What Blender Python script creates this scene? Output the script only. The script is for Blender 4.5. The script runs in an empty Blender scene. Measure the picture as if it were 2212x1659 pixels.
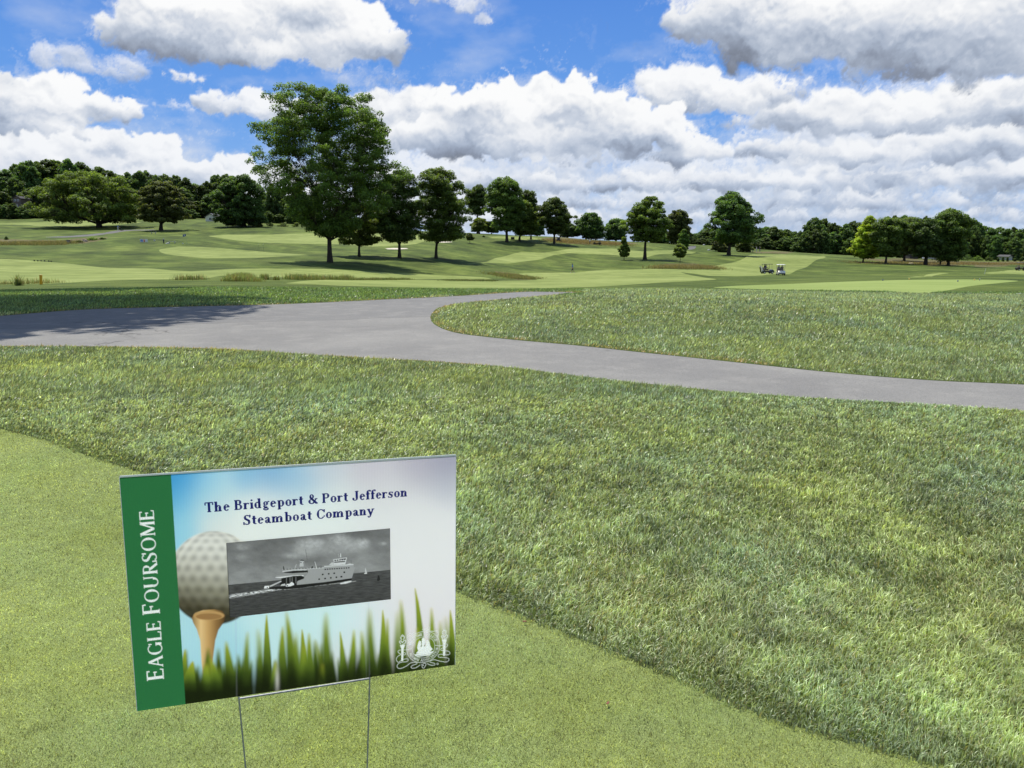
import bpy, bmesh, math, random
import numpy as np
from mathutils import Vector, Matrix
from mathutils.geometry import delaunay_2d_cdt
random.seed(7)
RNG = np.random.default_rng(11)
scene = bpy.context.scene
COL = scene.collection
PI = math.pi
R = math.radians

# ------------------------------------------------------------------ camera
EYE = 1.45
F, CU, CV = 1661.0, 1106.0, 829.5          # survey sheet units (2212 x 1659)
PITCH = math.atan((CV - 520.6) / F)
CP, SP = math.cos(PITCH), math.sin(PITCH)
cam_d = bpy.data.cameras.new('camera')
cam = bpy.data.objects.new('camera', cam_d)
COL.objects.link(cam)
cam.location = (0, 0, EYE)
cam.rotation_euler = (PI / 2 - PITCH, 0, 0)
cam_d.sensor_width = 36.0
cam_d.lens = 36.0 * F / 2212.0
cam_d.clip_start = 0.05
cam_d.clip_end = 5000
scene.camera = cam
scene.view_settings.view_transform = 'Standard'
scene.view_settings.look = 'None'
scene.view_settings.exposure = 0
scene.view_settings.gamma = 1


def ray(u, v):
    x, y = (u - CU) / F, (v - CV) / F
    return x, CP - y * SP, -y * CP - SP


def at(u, v, d):
    x, y, z = ray(u, v)
    t = d / y
    return Vector((x * t, d, EYE + z * t))


# ------------------------------------------------------------------ helpers
def tag(o, label=None, cat=None, group=None, kind=None):
    if label: o['label'] = label
    if cat: o['category'] = cat
    if group: o['group'] = group
    if kind: o['kind'] = kind
    return o


def mesh_np(name, verts, faces, mat=None, parent=None, smooth=False, color=None, mats=None, midx=None, cname='Col'):
    """verts Nx3 array; faces: (loop_verts, loop_totals) arrays or a list of index tuples"""
    me = bpy.data.meshes.new(name)
    verts = np.asarray(verts, dtype=np.float32)
    if isinstance(faces, tuple) and len(faces) == 2 and isinstance(faces[0], np.ndarray):
        lv, lt = faces
    else:
        lt = np.array([len(f) for f in faces], dtype=np.int32)
        lv = np.array([i for f in faces for i in f], dtype=np.int32)
    ls = np.concatenate(([0], np.cumsum(lt)[:-1])).astype(np.int32)
    me.vertices.add(len(verts)); me.vertices.foreach_set('co', verts.ravel())
    me.loops.add(len(lv)); me.loops.foreach_set('vertex_index', lv.astype(np.int32))
    me.polygons.add(len(lt)); me.polygons.foreach_set('loop_start', ls)
    me.polygons.foreach_set('loop_total', lt.astype(np.int32))
    if midx is not None: me.polygons.foreach_set('material_index', np.asarray(midx, dtype=np.int32))
    me.polygons.foreach_set('use_smooth', np.full(len(lt), smooth))
    if color is not None:
        ca = me.color_attributes.new(cname, 'FLOAT_COLOR', 'POINT')
        c = np.ones((len(verts), 4), dtype=np.float32); c[:, :3] = color
        ca.data.foreach_set('color', c.ravel())
    me.update(calc_edges=True)
    if mats:
        for m in mats: me.materials.append(m)
    elif mat: me.materials.append(mat)
    o = bpy.data.objects.new(name, me)
    COL.objects.link(o)
    if parent: o.parent = parent
    return o


class MB:
    """collects shapes for ONE part mesh"""
    def __init__(s): s.v = []; s.f = []; s.m = []; s.cur = 0
    def add(s, vs, fs):
        b = len(s.v); s.v += [tuple(p) for p in vs]
        for f in fs: s.f.append(tuple(i + b for i in f)); s.m.append(s.cur)
    def box(s, c, size, rot=None, bev=0.0):
        bm = bmesh.new(); bmesh.ops.create_cube(bm, size=1)
        bmesh.ops.scale(bm, vec=size, verts=bm.verts)
        if bev: bmesh.ops.bevel(bm, geom=list(bm.edges), offset=bev, segments=2, affect='EDGES', profile=0.5)
        M = Matrix.Translation(c)
        if rot is not None: M = M @ rot.to_4x4()
        bmesh.ops.transform(bm, matrix=M, verts=bm.verts)
        bm.verts.index_update()
        s.add([v.co[:] for v in bm.verts], [[v.index for v in f.verts] for f in bm.faces]); bm.free()
        return s
    def tube(s, pts, rad, n=8, cap=True):
        pts = [Vector(p) for p in pts]
        if not isinstance(rad, (list, tuple)): rad = [rad] * len(pts)
        b = len(s.v); up = None
        for i, p in enumerate(pts):
            t = (pts[min(i + 1, len(pts) - 1)] - pts[max(i - 1, 0)]).normalized()
            if up is None: up = t.orthogonal().normalized()
            up = (up - t * up.dot(t))
            up = up.normalized() if up.length > 1e-6 else t.orthogonal().normalized()
            sd = t.cross(up)
            for k in range(n):
                a = 2 * PI * k / n
                s.v.append(tuple(p + (up * math.cos(a) + sd * math.sin(a)) * rad[i]))
        for i in range(len(pts) - 1):
            for k in range(n):
                s.f.append((b + i * n + k, b + i * n + (k + 1) % n, b + (i + 1) * n + (k + 1) % n, b + (i + 1) * n + k)); s.m.append(s.cur)
        if cap:
            s.f.append(tuple(b + k for k in range(n))[::-1]); s.m.append(s.cur)
            s.f.append(tuple(b + (len(pts) - 1) * n + k for k in range(n))); s.m.append(s.cur)
        return s
    def ball(s, c, r, seg=12, rings=8, noise=0.0):
        b = len(s.v); c = Vector(c)
        if not isinstance(r, (tuple, list)): r = (r, r, r)
        s.v.append((c.x, c.y, c.z - r[2]))
        for i in range(1, rings):
            ph = -PI / 2 + PI * i / rings
            for k in range(seg):
                a = 2 * PI * k / seg; q = 1 + noise * (random.random() - .5)
                s.v.append((c.x + r[0] * math.cos(ph) * math.cos(a) * q, c.y + r[1] * math.cos(ph) * math.sin(a) * q, c.z + r[2] * math.sin(ph) * q))
        s.v.append((c.x, c.y, c.z + r[2])); top = len(s.v) - 1
        for k in range(seg):
            s.f.append((b, b + 1 + (k + 1) % seg, b + 1 + k)); s.m.append(s.cur)
            for i in range(rings - 2):
                q = b + 1 + i * seg
                s.f.append((q + k, q + (k + 1) % seg, q + seg + (k + 1) % seg, q + seg + k)); s.m.append(s.cur)
            q = b + 1 + (rings - 2) * seg
            s.f.append((q + k, q + (k + 1) % seg, top)); s.m.append(s.cur)
        return s
    def prism(s, poly, x0, x1, axis='x'):
        """poly in the plane across the axis, extruded from x0 to x1"""
        n = len(poly); vs = []
        for x in (x0, x1):
            for (a, c) in poly:
                vs.append((x, a, c) if axis == 'x' else ((a, x, c) if axis == 'y' else (a, c, x)))
        fs = [tuple(range(n)), tuple(range(2 * n - 1, n - 1, -1))]
        fs += [(i, i + n, (i + 1) % n + n, (i + 1) % n) for i in range(n)]
        s.add(vs, fs); return s
    def build(s, name, mat, parent=None, smooth=False):
        mats = mat if isinstance(mat, list) else [mat]
        o = mesh_np(name, np.array(s.v, dtype=np.float32), s.f, parent=parent, smooth=smooth, mats=mats, midx=s.m)
        if smooth:
            bm = bmesh.new(); bm.from_mesh(o.data); bmesh.ops.recalc_face_normals(bm, faces=bm.faces)
            for e in bm.edges:
                if len(e.link_faces) == 2 and e.calc_face_angle(0) > 0.7: e.smooth = False
            bm.to_mesh(o.data); bm.free()
        return o


def empty(name, loc=(0, 0, 0), rz=0.0, label=None, cat=None, group=None):
    o = bpy.data.objects.new(name, None); COL.objects.link(o)
    o.location = loc; o.rotation_euler = (0, 0, rz); o.empty_display_size = .3
    return tag(o, label, cat, group)


def dup(root, loc, rz=0.0, sc=None, label=None, group=None):
    r = root.copy(); COL.objects.link(r); r.location = loc; r.rotation_euler = (0, 0, rz)
    if sc is not None: r.scale = sc
    if label: r['label'] = label
    if group: r['group'] = group
    for ch in list(root.children):
        c = ch.copy(); COL.objects.link(c); c.parent = r
        for g in list(ch.children):
            e = g.copy(); COL.objects.link(e); e.parent = c
    return r


# ------------------------------------------------------------------ node helpers
class NT:
    def __init__(s, nt):
        s.nt = nt; s.n = nt.nodes; s.l = nt.links
    def new(s, t, **kw):
        n = s.n.new(t)
        for k, v in kw.items(): setattr(n, k, v)
        return n
    def put(s, sock, v):
        if isinstance(v, bpy.types.NodeSocket): s.l.new(v, sock)
        elif v is not None:
            if hasattr(sock.default_value, '__len__') and not hasattr(v, '__len__'): v = [v] * len(sock.default_value)
            if hasattr(sock.default_value, '__len__') and len(sock.default_value) == 4 and len(v) == 3: v = (*v, 1)
            sock.default_value = v
    def m(s, op, a, b=None, c=None, clamp=False):
        n = s.new('ShaderNodeMath', operation=op); n.use_clamp = clamp
        s.put(n.inputs[0], a)
        if b is not None: s.put(n.inputs[1], b)
        if c is not None: s.put(n.inputs[2], c)
        return n.outputs[0]
    def vm(s, op, a, b=None, scale=None):
        n = s.new('ShaderNodeVectorMath', operation=op)
        s.put(n.inputs[0], a)
        if b is not None: s.put(n.inputs[1], b)
        if scale is not None: s.put(n.inputs['Scale'], scale)
        return n.outputs['Value'] if op in ('LENGTH', 'DOT_PRODUCT', 'DISTANCE') else n.outputs[0]
    def noise(s, vec, scale, detail=4, rough=.5, dist=0, lac=2, dim='3D', out=0):
        n = s.new('ShaderNodeTexNoise', noise_dimensions=dim)
        if vec is not None: s.put(n.inputs['Vector'], vec)
        s.put(n.inputs['Scale'], scale); s.put(n.inputs['Detail'], detail); s.put(n.inputs['Roughness'], rough)
        s.put(n.inputs['Distortion'], dist); s.put(n.inputs['Lacunarity'], lac)
        return n.outputs[out]
    def ramp(s, fac, stops, interp='LINEAR'):
        n = s.new('ShaderNodeValToRGB'); n.color_ramp.interpolation = interp
        e = n.color_ramp.elements
        while len(e) < len(stops): e.new(0.5)
        for i, (p, c) in enumerate(stops):
            e[i].position = p; e[i].color = (*c, 1) if hasattr(c, '__len__') else (c, c, c, 1)
        s.put(n.inputs[0], fac)
        return n.outputs[0]
    def mix(s, fac, a, b, blend='MIX'):
        n = s.new('ShaderNodeMix', data_type='RGBA', blend_type=blend)
        s.put(n.inputs['Factor'], fac); s.put(n.inputs[6], a); s.put(n.inputs[7], b)
        return n.outputs[2]
    def mr(s, v, a, b, c=0, d=1, kind='SMOOTHSTEP'):
        n = s.new('ShaderNodeMapRange', interpolation_type=kind)
        s.put(n.inputs[0], v)
        for i, q in enumerate((a, b, c, d)): s.put(n.inputs[1 + i], q)
        return n.outputs[0]
    def comb(s, x, y, z):
        n = s.new('ShaderNodeCombineXYZ')
        for i, q in enumerate((x, y, z)): s.put(n.inputs[i], q)
        return n.outputs[0]
    def sep(s, v):
        n = s.new('ShaderNodeSeparateXYZ'); s.put(n.inputs[0], v); return n.outputs
    def bump(s, h, strength=.5, dist=.01, normal=None):
        n = s.new('ShaderNodeBump'); s.put(n.inputs['Height'], h)
        n.inputs['Strength'].default_value = strength; n.inputs['Distance'].default_value = dist
        if normal is not None: s.put(n.inputs['Normal'], normal)
        return n.outputs[0]
    def pos(s): return s.new('ShaderNodeNewGeometry').outputs['Position']
    def attr(s, name): return s.new('ShaderNodeAttribute', attribute_name=name).outputs['Color']


def material(name):
    m = bpy.data.materials.new(name); m.use_nodes = True
    t = NT(m.node_tree)
    b = t.n['Principled BSDF']
    return m, t, b


def simple(name, col, rough=.6, metal=0.0, var=.12, scale=6.0, spec=.5, coat=0):
    m, t, b = material(name)
    tc = t.new('ShaderNodeTexCoord').outputs['Object']
    f = t.noise(tc, scale, 4, .6)
    c = t.mix(f, tuple(x * (1 - var) for x in col), tuple(min(1, x * (1 + var)) for x in col))
    t.put(b.inputs['Base Color'], c)
    t.put(b.inputs['Roughness'], t.mr(f, .3, .7, max(0, rough - .08), min(1, rough + .08)))
    b.inputs['Metallic'].default_value = metal
    b.inputs['Specular IOR Level'].default_value = spec
    if coat: b.inputs['Coat Weight'].default_value = coat
    return m


def srgb(r, g, b):
    f = lambda c: ((c / 255 + .055) / 1.055) ** 2.4 if c > 10 else c / 255 / 12.92
    return (f(r), f(g), f(b))
# ------------------------------------------------------------------ terrain heights
_cp = []
def _z(u, v, d):
    p = at(u, v, d); _cp.append((p.x, p.y, p.z))
def _f(x, y, z): _cp.append((x, y, z))
for x in (-12, -6, 0, 6, 12):
    for y in (-6, 0, 5): _f(x, y, 0)
for u in (-600, 0, 700, 1300, 2000, 2700):
    for d in (8, 11.5): _f((u - CU) / F * d, d, 0)
for u in (-600, 0, 500): _f((u - CU) / F * 15, 15, 0)
_f((1100 - CU) / F * 15, 15, 0.03); _f((1700 - CU) / F * 15, 15, 0.12); _f((2212 - CU) / F * 15, 15, 0.1); _f((2700 - CU) / F * 15, 15, 0.1)
for (u, v, d) in [
    (0, 645, 21), (0, 617, 52), (0, 600, 72), (0, 578, 95), (0, 559, 112), (0, 545, 135), (0, 520, 172), (0, 507, 205), (0, 490, 262), (0, 474, 320),
    (300, 650, 20), (300, 607, 58), (300, 579, 95), (300, 555, 130), (300, 530, 160), (300, 518, 177), (300, 502, 235), (300, 488, 275), (300, 474.5, 320),
    (600, 640, 22), (600, 614, 48), (600, 599, 75), (600, 580, 100), (600, 565, 127), (600, 545, 165), (600, 526, 190), (600, 507, 225), (600, 492, 258), (600, 482, 300),
    (900, 632, 25), (900, 620, 55), (900, 604, 95), (900, 590, 115), (900, 560, 150), (900, 537, 180), (900, 511, 225), (900, 500, 260),
    (1200, 629, 28), (1200, 622, 55), (1200, 605, 100), (1238, 589.5, 148), (1200, 570, 172), (1200, 548, 200), (1200, 537, 215), (1200, 527, 232), (1200, 512, 262),
    (1450, 625, 31), (1450, 608, 80), (1456, 590, 125), (1450, 581, 148), (1450, 562, 190), (1450, 548, 225), (1450, 538, 250), (1450, 527, 300), (1450, 524, 380),
    (1700, 630, 32), (1700, 614, 55), (1700, 597, 130), (1700, 592, 157), (1700, 560, 215), (1700, 546, 262), (1700, 544, 350),
    (1950, 633, 33), (1950, 604, 60), (1950, 597, 120), (1950, 580, 170), (1913, 569, 210), (1950, 562, 240), (1950, 558, 330),
    (2212, 640, 30), (2212, 618, 45), (2212, 605, 68), (2212, 593, 150), (2212, 586, 190), (2212, 572, 235), (2212, 566, 280), (2212, 562, 340)]:
    _z(u, v, d)
    if u == 0: _z(-450, v + (2 if d < 60 else -4), d)
    if u == 2212: _z(2700, v + 1, d)
for (u, d, z) in [(-450, 430, 22), (0, 430, 24), (300, 430, 20), (600, 430, 12), (900, 400, 4), (1200, 380, 0), (1450, 500, -2), (1700, 500, -7), (2212, 500, -9), (2700, 500, -9),
                  (-450, 900, 30), (300, 900, 26), (1100, 900, 4), (1700, 900, -6), (2700, 900, -8)]:
    _f((u - CU) / F * d, d, z)
_cp = np.array(_cp)
def _pq(x, y):
    yy = np.maximum(y, -5) + 7.0
    return np.stack([3.6 * x / yy, 2.4 * np.log(yy)], -1)
_C = _pq(_cp[:, 0], _cp[:, 1])
def _U(r2):
    return np.where(r2 > 1e-12, r2 * np.log(np.maximum(r2, 1e-12)), 0)
_n = len(_C)
_D2 = ((_C[:, None] - _C[None]) ** 2).sum(-1)
_K = _U(_D2)
_A = np.zeros((_n + 3, _n + 3)); _A[:_n, :_n] = _K + np.eye(_n) * 1e-3
_A[:_n, _n] = 1; _A[:_n, _n + 1:] = _C; _A[_n, :_n] = 1; _A[_n + 1:, :_n] = _C.T
_W = np.linalg.solve(_A, np.concatenate([_cp[:, 2], [0, 0, 0]]))
def _vn(x, y, s, seed):
    """smooth value noise"""
    x = x / s + seed * 17.3; y = y / s + seed * 5.7
    xi, yi = np.floor(x), np.floor(y); fx, fy = x - xi, y - yi
    h = lambda a, b: np.modf(np.abs(np.sin(a * 127.1 + b * 311.7 + seed) * 43758.5453))[0]
    fx = fx * fx * (3 - 2 * fx); fy = fy * fy * (3 - 2 * fy)
    return (h(xi, yi) * (1 - fx) + h(xi + 1, yi) * fx) * (1 - fy) + (h(xi, yi + 1) * (1 - fx) + h(xi + 1, yi + 1) * fx) * fy - .5
def height(x, y):
    x = np.atleast_1d(np.asarray(x, float)); y = np.atleast_1d(np.asarray(y, float))
    out = np.empty(x.shape)
    P = _pq(x.ravel(), y.ravel()); o = np.empty(len(P))
    for i in range(0, len(P), 20000):
        q = P[i:i + 20000]
        k = _U(((q[:, None] - _C[None]) ** 2).sum(-1))
        o[i:i + 20000] = k @ _W[:_n] + _W[_n] + q @ _W[_n + 1:]
    out = o.reshape(x.shape)
    far = np.clip((y - 60) / 80, 0, 1)
    out = out + far * (_vn(x, y, 26, 1) * .8 + _vn(x, y, 11, 2) * .24)
    return out
def hz(x, y): return float(height(x, y)[0])
_DS = np.concatenate([np.arange(1.2, 12, .04), 12 * 1.004 ** np.arange(0, 1000)])
_DS = _DS[_DS < 620]
def hit(u, v, lim=None):
    """where the sight line through a surveyed point meets the ground (first crossing)"""
    x, y, z = ray(u, v)
    t = _DS / y
    g = height(x * t, _DS) - (EYE + z * t)
    w = np.where(g > 0)[0]
    if len(w) == 0:
        i = int(np.argmax(g)); d = _DS[i]
    else:
        i = max(1, w[0]); a, b = g[i - 1], g[i]; f = 0 if a == b else -a / (b - a)
        d = _DS[i - 1] + min(1, max(0, f)) * (_DS[i] - _DS[i - 1])
    return (x * d / y, d)
def ground(u, v):
    x, y = hit(u, v); return Vector((x, y, hz(x, y)))
def zA(x, y): return (x * .13889, 449.9 + y * .13889)
def zB(x, y): return (274.3 + x * .13889, 449.9 + y * .13889)
def zC(x, y): return (932.6 + x * .13889, 449.9 + y * .13889)
def zD(x, y): return (1590.9 + x * .13889, 449.9 + y * .13889)
def zE(x, y): return (1904.8 + x * .13889, 449.9 + y * .13889)
def zF(x, y): return (570.5 + x * .16865, 449.9 + y * .16865)
def zG(x, y): return (1228.9 + x * .16865, 449.9 + y * .16865)

REG = {}
REG['cart_path'] = [[(-300, 705), (0, 682), (190, 668), (400, 662), (570, 658), (700, 653), (857, 645.5), (933, 642), (1016, 637.4), (1090, 632.5), (1141, 630), (1183, 630.3), (1254, 631.8),
    (1238, 633.4), (1196, 637), (1127, 643), (1030, 651.5), (974, 658), (957, 662), (943, 667), (933, 677), (930, 686), (936, 698), (960, 711), (1000, 721), (1100, 732.5),
    (1250, 746), (1400, 762), (1600, 783), (1800, 804), (2000, 820), (2212, 830), (2500, 848), (2500, 922), (2212, 888), (2000, 874), (1800, 862), (1600, 848), (1400, 829), (1200, 806),
    (1100, 793), (950, 781), (800, 773), (625, 762.5), (485, 753.5), (250, 748.5), (0, 747.5), (-300, 752)],
    [(97, 512), (152.8, 509.6), (201, 505.5), (236, 500.6), (264, 497), (330, 495.8), (330, 497.5), (290, 498.3), (264, 500.4), (229, 505.8), (194, 510.2), (139, 513)],
    [(1482, 537.5), (1490, 532), (1503, 531), (1501, 537), (1488, 539.6)]]
REG['putting_green'] = [[(-600, 850), (-250, 884), (0, 923.5), (50, 936), (100, 948.5), (200, 985), (320, 1021), (600, 1115), (800, 1190), (983, 1266), (1183, 1347),
    (1288, 1388), (1406, 1434), (1508, 1478), (1700, 1558), (1960, 1662), (2300, 1800), (2600, 2300), (2600, 6000), (-3000, 6000), (-2000, 1400)]]
REG['tee_box'] = [[(1541, 621), (1591, 617.3), (1674, 614.5), (1744, 611.7), (1827, 608.3), (1904, 606), (2002, 604), (2085, 603.4), (2168, 604.8), (2199, 607), (2155, 611.7), (2134, 613.8), (2091, 618.6),
    (2044, 627.7), (2002, 633), (1985, 634), (1940, 632), (1905, 628.5), (1841, 627.7), (1744, 627.5), (1674, 625.6), (1591, 623)]]
REG['fairway'] = [
    [(-250, 552), (0, 559), (69, 563), (153, 570), (208, 576.3), (236, 579), (316, 579.3), (371, 584), (413, 586), (455, 584), (496, 581), (581, 579.8), (655, 580.6), (722, 581.6), (790, 585.7), (874, 590), (932, 593.6),
     (1002, 596.4), (1037, 598), (1064, 603), (1016, 605), (960, 603), (874, 602.6), (790, 601.8), (689, 601), (629, 599), (570, 599), (552, 598), (483, 595.7), (441, 600.6), (371, 603.6), (274, 604.4), (222, 606), (167, 609.6),
     (125, 611.7), (83, 613.5), (0, 612), (-250, 612)],
    [(617, 612), (655, 607), (705, 604.6), (773, 605.4), (874, 604.6), (933, 604.6), (1016, 607), (1099, 606), (1159, 604.8), (1141, 597), (1121, 591), (1169, 589.5), (1238, 588.8), (1313, 583), (1397, 581), (1465, 582.3), (1556, 584),
     (1539, 575.5), (1560, 571), (1591, 565), (1609, 557), (1627, 549.5), (1688, 549.3), (1781, 553.4), (1751, 570.7), (1723, 583), (1705, 592), (1646, 595), (1591, 596.6), (1532, 595.8), (1500, 591), (1470, 588), (1482, 592), (1515, 598.3), (1548, 603.4), (1515, 606),
     (1431, 610), (1330, 616.9), (1229, 621), (1169, 622.8), (1085, 623.5), (1002, 622.8), (932, 621.4), (840, 619.4), (739, 616.9), (672, 613.7)],
    [(995, 570.7), (1043, 567), (1085, 554.8), (1124, 545), (1176, 545.5), (1240, 536.7), (1280, 536.6), (1322, 536.8), (1355, 540), (1389, 542.7), (1414, 541), (1460, 540.5), (1505, 544.3), (1495, 547.4), (1448, 548), (1414, 551), (1397, 556),
     (1372, 556), (1330, 551), (1280, 548.6), (1229, 547), (1196, 551), (1169, 559.6), (1127, 565), (1099, 569), (1051, 568.4), (1016, 570.8)],
    [(345, 538.8), (385, 532.5), (441, 533.5), (524, 540), (581, 545), (613, 547.5), (668, 551), (621, 553), (581, 555.5), (496, 557.5), (448, 557.5), (399, 554), (357, 548.5)],
    [(450, 509.6), (483, 507), (581, 506.8), (638, 504.7), (705, 504), (781, 505.5), (840, 505.5), (924, 511.5), (934, 516.6), (908, 524), (882, 529), (806, 532.5), (739, 528), (655, 526.6), (581, 525), (510, 519), (469, 513)],
    [(-200, 482), (0, 481.8), (83, 479.8), (167, 476), (208, 475.3), (250, 477), (307, 480), (292, 482), (222, 487.4), (125, 490), (83, 488.8), (28, 485.3), (-200, 486)],
    [(1052, 511), (1141, 511.5), (1173, 516.6), (1141, 518.6), (1099, 516), (1064, 514)],
    [(1960, 599), (2002, 593), (2030, 589.5), (2050, 589.9), (2016, 595.7), (1988, 598.8)],
    [(2125, 590), (2155, 586.7), (2196, 582.5), (2400, 577), (2400, 597), (2212, 592.7), (2169, 591), (2141, 591.5)]]
REG['fescue_ground'] = [
    [(1856, 557), (1905, 559.6), (2002, 561), (2078, 564), (2169, 565), (2400, 563), (2400, 573), (2212, 572), (2169, 575.6), (2113, 577), (2099, 572), (2057, 573.5), (2009, 574.9), (1974, 566.6), (1905, 565)],
    [(1169, 515), (1210, 512.6), (1229, 514), (1280, 519), (1338, 522.6), (1380, 525), (1338, 529), (1280, 528.3), (1229, 526.6), (1195, 520)],
    [(1612, 543.5), (1660, 543.5), (1740, 546.5), (1700, 548), (1640, 547)],
    [(-200, 516), (0, 516), (60, 518), (139, 519), (165, 515), (228, 512), (225, 517), (180, 526), (139, 526), (60, 529), (0, 528), (-200, 529)],
    [(1420, 574), (1445, 569.5), (1500, 569), (1530, 575), (1545, 581), (1500, 581), (1450, 580)],
    [(1070, 586), (1085, 588), (1120, 592), (1142, 599), (1156, 604), (1120, 604.5), (1095, 599), (1076, 594)]]
REG['bunker_sand'] = [[(832, 536.6), (850, 535.6), (878, 536), (882, 537.5), (860, 538.8), (838, 538.4)], [(944, 522.6), (960, 521.6), (974, 521.8), (978, 523), (960, 524), (948, 524)]]
ORDER = ['ground', 'fescue_ground', 'fairway', 'tee_box', 'bunker_sand', 'putting_green', 'cart_path']


def smooth_poly(pts, step):
    """closed Catmull-Rom through plan points"""
    P = np.array(pts); n = len(P); out = []
    for i in range(n):
        p0, p1, p2, p3 = P[i - 1], P[i], P[(i + 1) % n], P[(i + 2) % n]
        L = np.linalg.norm(p2 - p1)
        st = step * max(1, .5 * (abs(p1[1]) + abs(p2[1])) / 12)
        k = int(min(14, max(1, L / st)))
        # chord-limited tangents so long edges beside short ones do not overshoot
        m1 = (p2 - p0) * .5; m2 = (p3 - p1) * .5
        for m in (m1, m2):
            l = np.linalg.norm(m)
            if l > L: m *= L / l
        for j in range(k):
            t = j / k; t2, t3 = t * t, t * t * t
            out.append((2 * t3 - 3 * t2 + 1) * p1 + (t3 - 2 * t2 + t) * m1 + (-2 * t3 + 3 * t2) * p2 + (t3 - t2) * m2)
    return np.array(out)


def inside(poly, x, y):
    c = np.zeros(x.shape, bool); n = len(poly)
    bx0, by0 = poly.min(0); bx1, by1 = poly.max(0)
    idx = np.where((x >= bx0) & (x <= bx1) & (y >= by0) & (y <= by1))[0]
    if len(idx) == 0: return c
    xs, ys = x[idx], y[idx]; r = np.zeros(len(idx), bool)
    for i in range(n):
        x1, y1 = poly[i - 1]; x2, y2 = poly[i]
        if y1 == y2: continue
        cond = (y1 > ys) != (y2 > ys)
        r ^= cond & (xs < (x2 - x1) * (ys - y1) / (y2 - y1) + x1)
    c[idx] = r
    return c


POLY = {}
for k, lst in REG.items():
    POLY[k] = []
    for pl in lst:
        w = []
        for (u, v) in pl:
            if v > 1700:  # below the sheet: straight on the flat apron
                x, y, z = ray(u, min(v, 1e5)); 
                if y <= 0.02 or z >= 0: w.append(((u - CU) / F * 2, -5.0)); continue
                t = EYE / -z; w.append((max(-11.5, min(11.5, x * t)), max(-5.0, y * t)))
            else: w.append(hit(u, v))
        POLY[k].append(smooth_poly(w, .15 if k in ('putting_green', 'cart_path') else .3))
POLY['putting_green'] = [smooth_poly([p for p in [hit(u, v) for (u, v) in REG['putting_green'][0] if v < 1600 and u > -300]] + [(3.4, 0.9), (5.2, 0), (6.5, -2), (7, -4.8), (-9, -4.8), (-9, 3.8)], .15)]

rows = -4.99 + 1.01 * 1.0148 ** np.arange(0, 470)
rows = np.concatenate([[-6.5], rows[rows < 900]])
allv = []; ncol = 200
for j, y in enumerate(rows):
    w = max(13, 1.0 * y + 10)
    s = np.linspace(-1, 1, ncol)
    xs = np.sign(s) * (np.abs(s) * .72 + np.abs(s) ** 3 * .28) * w
    xs = xs + (s[1] - s[0]) * w * .4 * (0.5 if j % 2 else -0.5)
    xs[0], xs[-1] = -w, w
    allv.append(np.stack([xs, np.full(ncol, y)], -1))
grid = np.concatenate(allv)
vs2 = [Vector(p) for p in grid]; edges = []
for k in ORDER[1:]:
    for pl in POLY[k]:
        b = len(vs2); vs2 += [Vector(p) for p in pl]
        edges += [(b + i, b + (i + 1) % len(pl)) for i in range(len(pl))]
import time as _t; _t0 = _t.time()
ov, oe, of, *_ = delaunay_2d_cdt(vs2, edges, [], 0, 1e-4, False)
print('CDT', len(ov), len(of), _t.time() - _t0)
V2 = np.array([v[:] for v in ov]); FT = np.array(of, dtype=np.int32)
HZ = height(V2[:, 0], V2[:, 1])
# road sits a little below the turf; gentle crown
V3 = np.column_stack([V2, HZ])
cen = V2[FT].mean(1)
wrow = np.maximum(13, cen[:, 1] + 10)
regid = np.zeros(len(FT), int)
for i, k in enumerate(ORDER):
    if i == 0: continue
    for pl in POLY[k]:
        regid[inside(pl, cen[:, 0], cen[:, 1])] = i
# flip orientation to face up
a, b_, c_ = V3[FT[:, 0]], V3[FT[:, 1]], V3[FT[:, 2]]
dn = np.cross(b_ - a, c_ - a)[:, 2] < 0
FT[dn] = FT[dn][:, ::-1]
# ------------------------------------------------------------------ ground surfaces
def ground_mat(name, lo, mid, hi, scale=1.0, bumpy=.6, streak=True, tuft=True, mott=.35, extra=None):
    m, t, b = material(name)
    p = t.pos(); s = t.sep(p)
    big = t.noise(p, .055 * scale, 5, .55)                                # tens of metres
    medv = t.vm('MULTIPLY', p, (1, .55, 1))
    med = t.noise(medv, .55 * scale, 5, .62, .3)
    ang = t.comb(t.m('ADD', t.m('MULTIPLY', s[0], .25), t.m('MULTIPLY', s[1], .05)), t.m('ADD', t.m('MULTIPLY', s[1], 1.2), t.m('MULTIPLY', s[0], .35)), s[2])
    strk = t.noise(ang, .8 * scale, 6, .62)
    fine = t.noise(p, 26 * scale, 4, .7)
    vfine = t.noise(p, 150, 3, .7)
    f = t.m('ADD', t.m('MULTIPLY', big, .5), t.m('MULTIPLY', med, mott))
    f = t.m('ADD', f, t.m('MULTIPLY', strk, .55 if streak else .1))
    f = t.m('ADD', f, t.m('MULTIPLY', fine, .28 if tuft else .1))
    f = t.m('ADD', f, t.m('MULTIPLY', vfine, .12))
    tot = .5 + mott + (.55 if streak else .1) + (.28 if tuft else .1) + .12
    f = t.mr(f, tot * .36, tot * .64)
    c = t.ramp(f, [(0, lo), (.5, mid), (1, hi)])
    if extra: c = extra(t, p, s, c, big, med, fine)
    t.put(b.inputs['Base Color'], c)
    b.inputs['Roughness'].default_value = .85
    b.inputs['Specular IOR Level'].default_value = .15
    h = t.m('ADD', t.m('MULTIPLY', fine, 1.0), t.m('MULTIPLY', vfine, .4))
    t.put(b.inputs['Normal'], t.bump(h, bumpy, .06))
    return m


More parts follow.
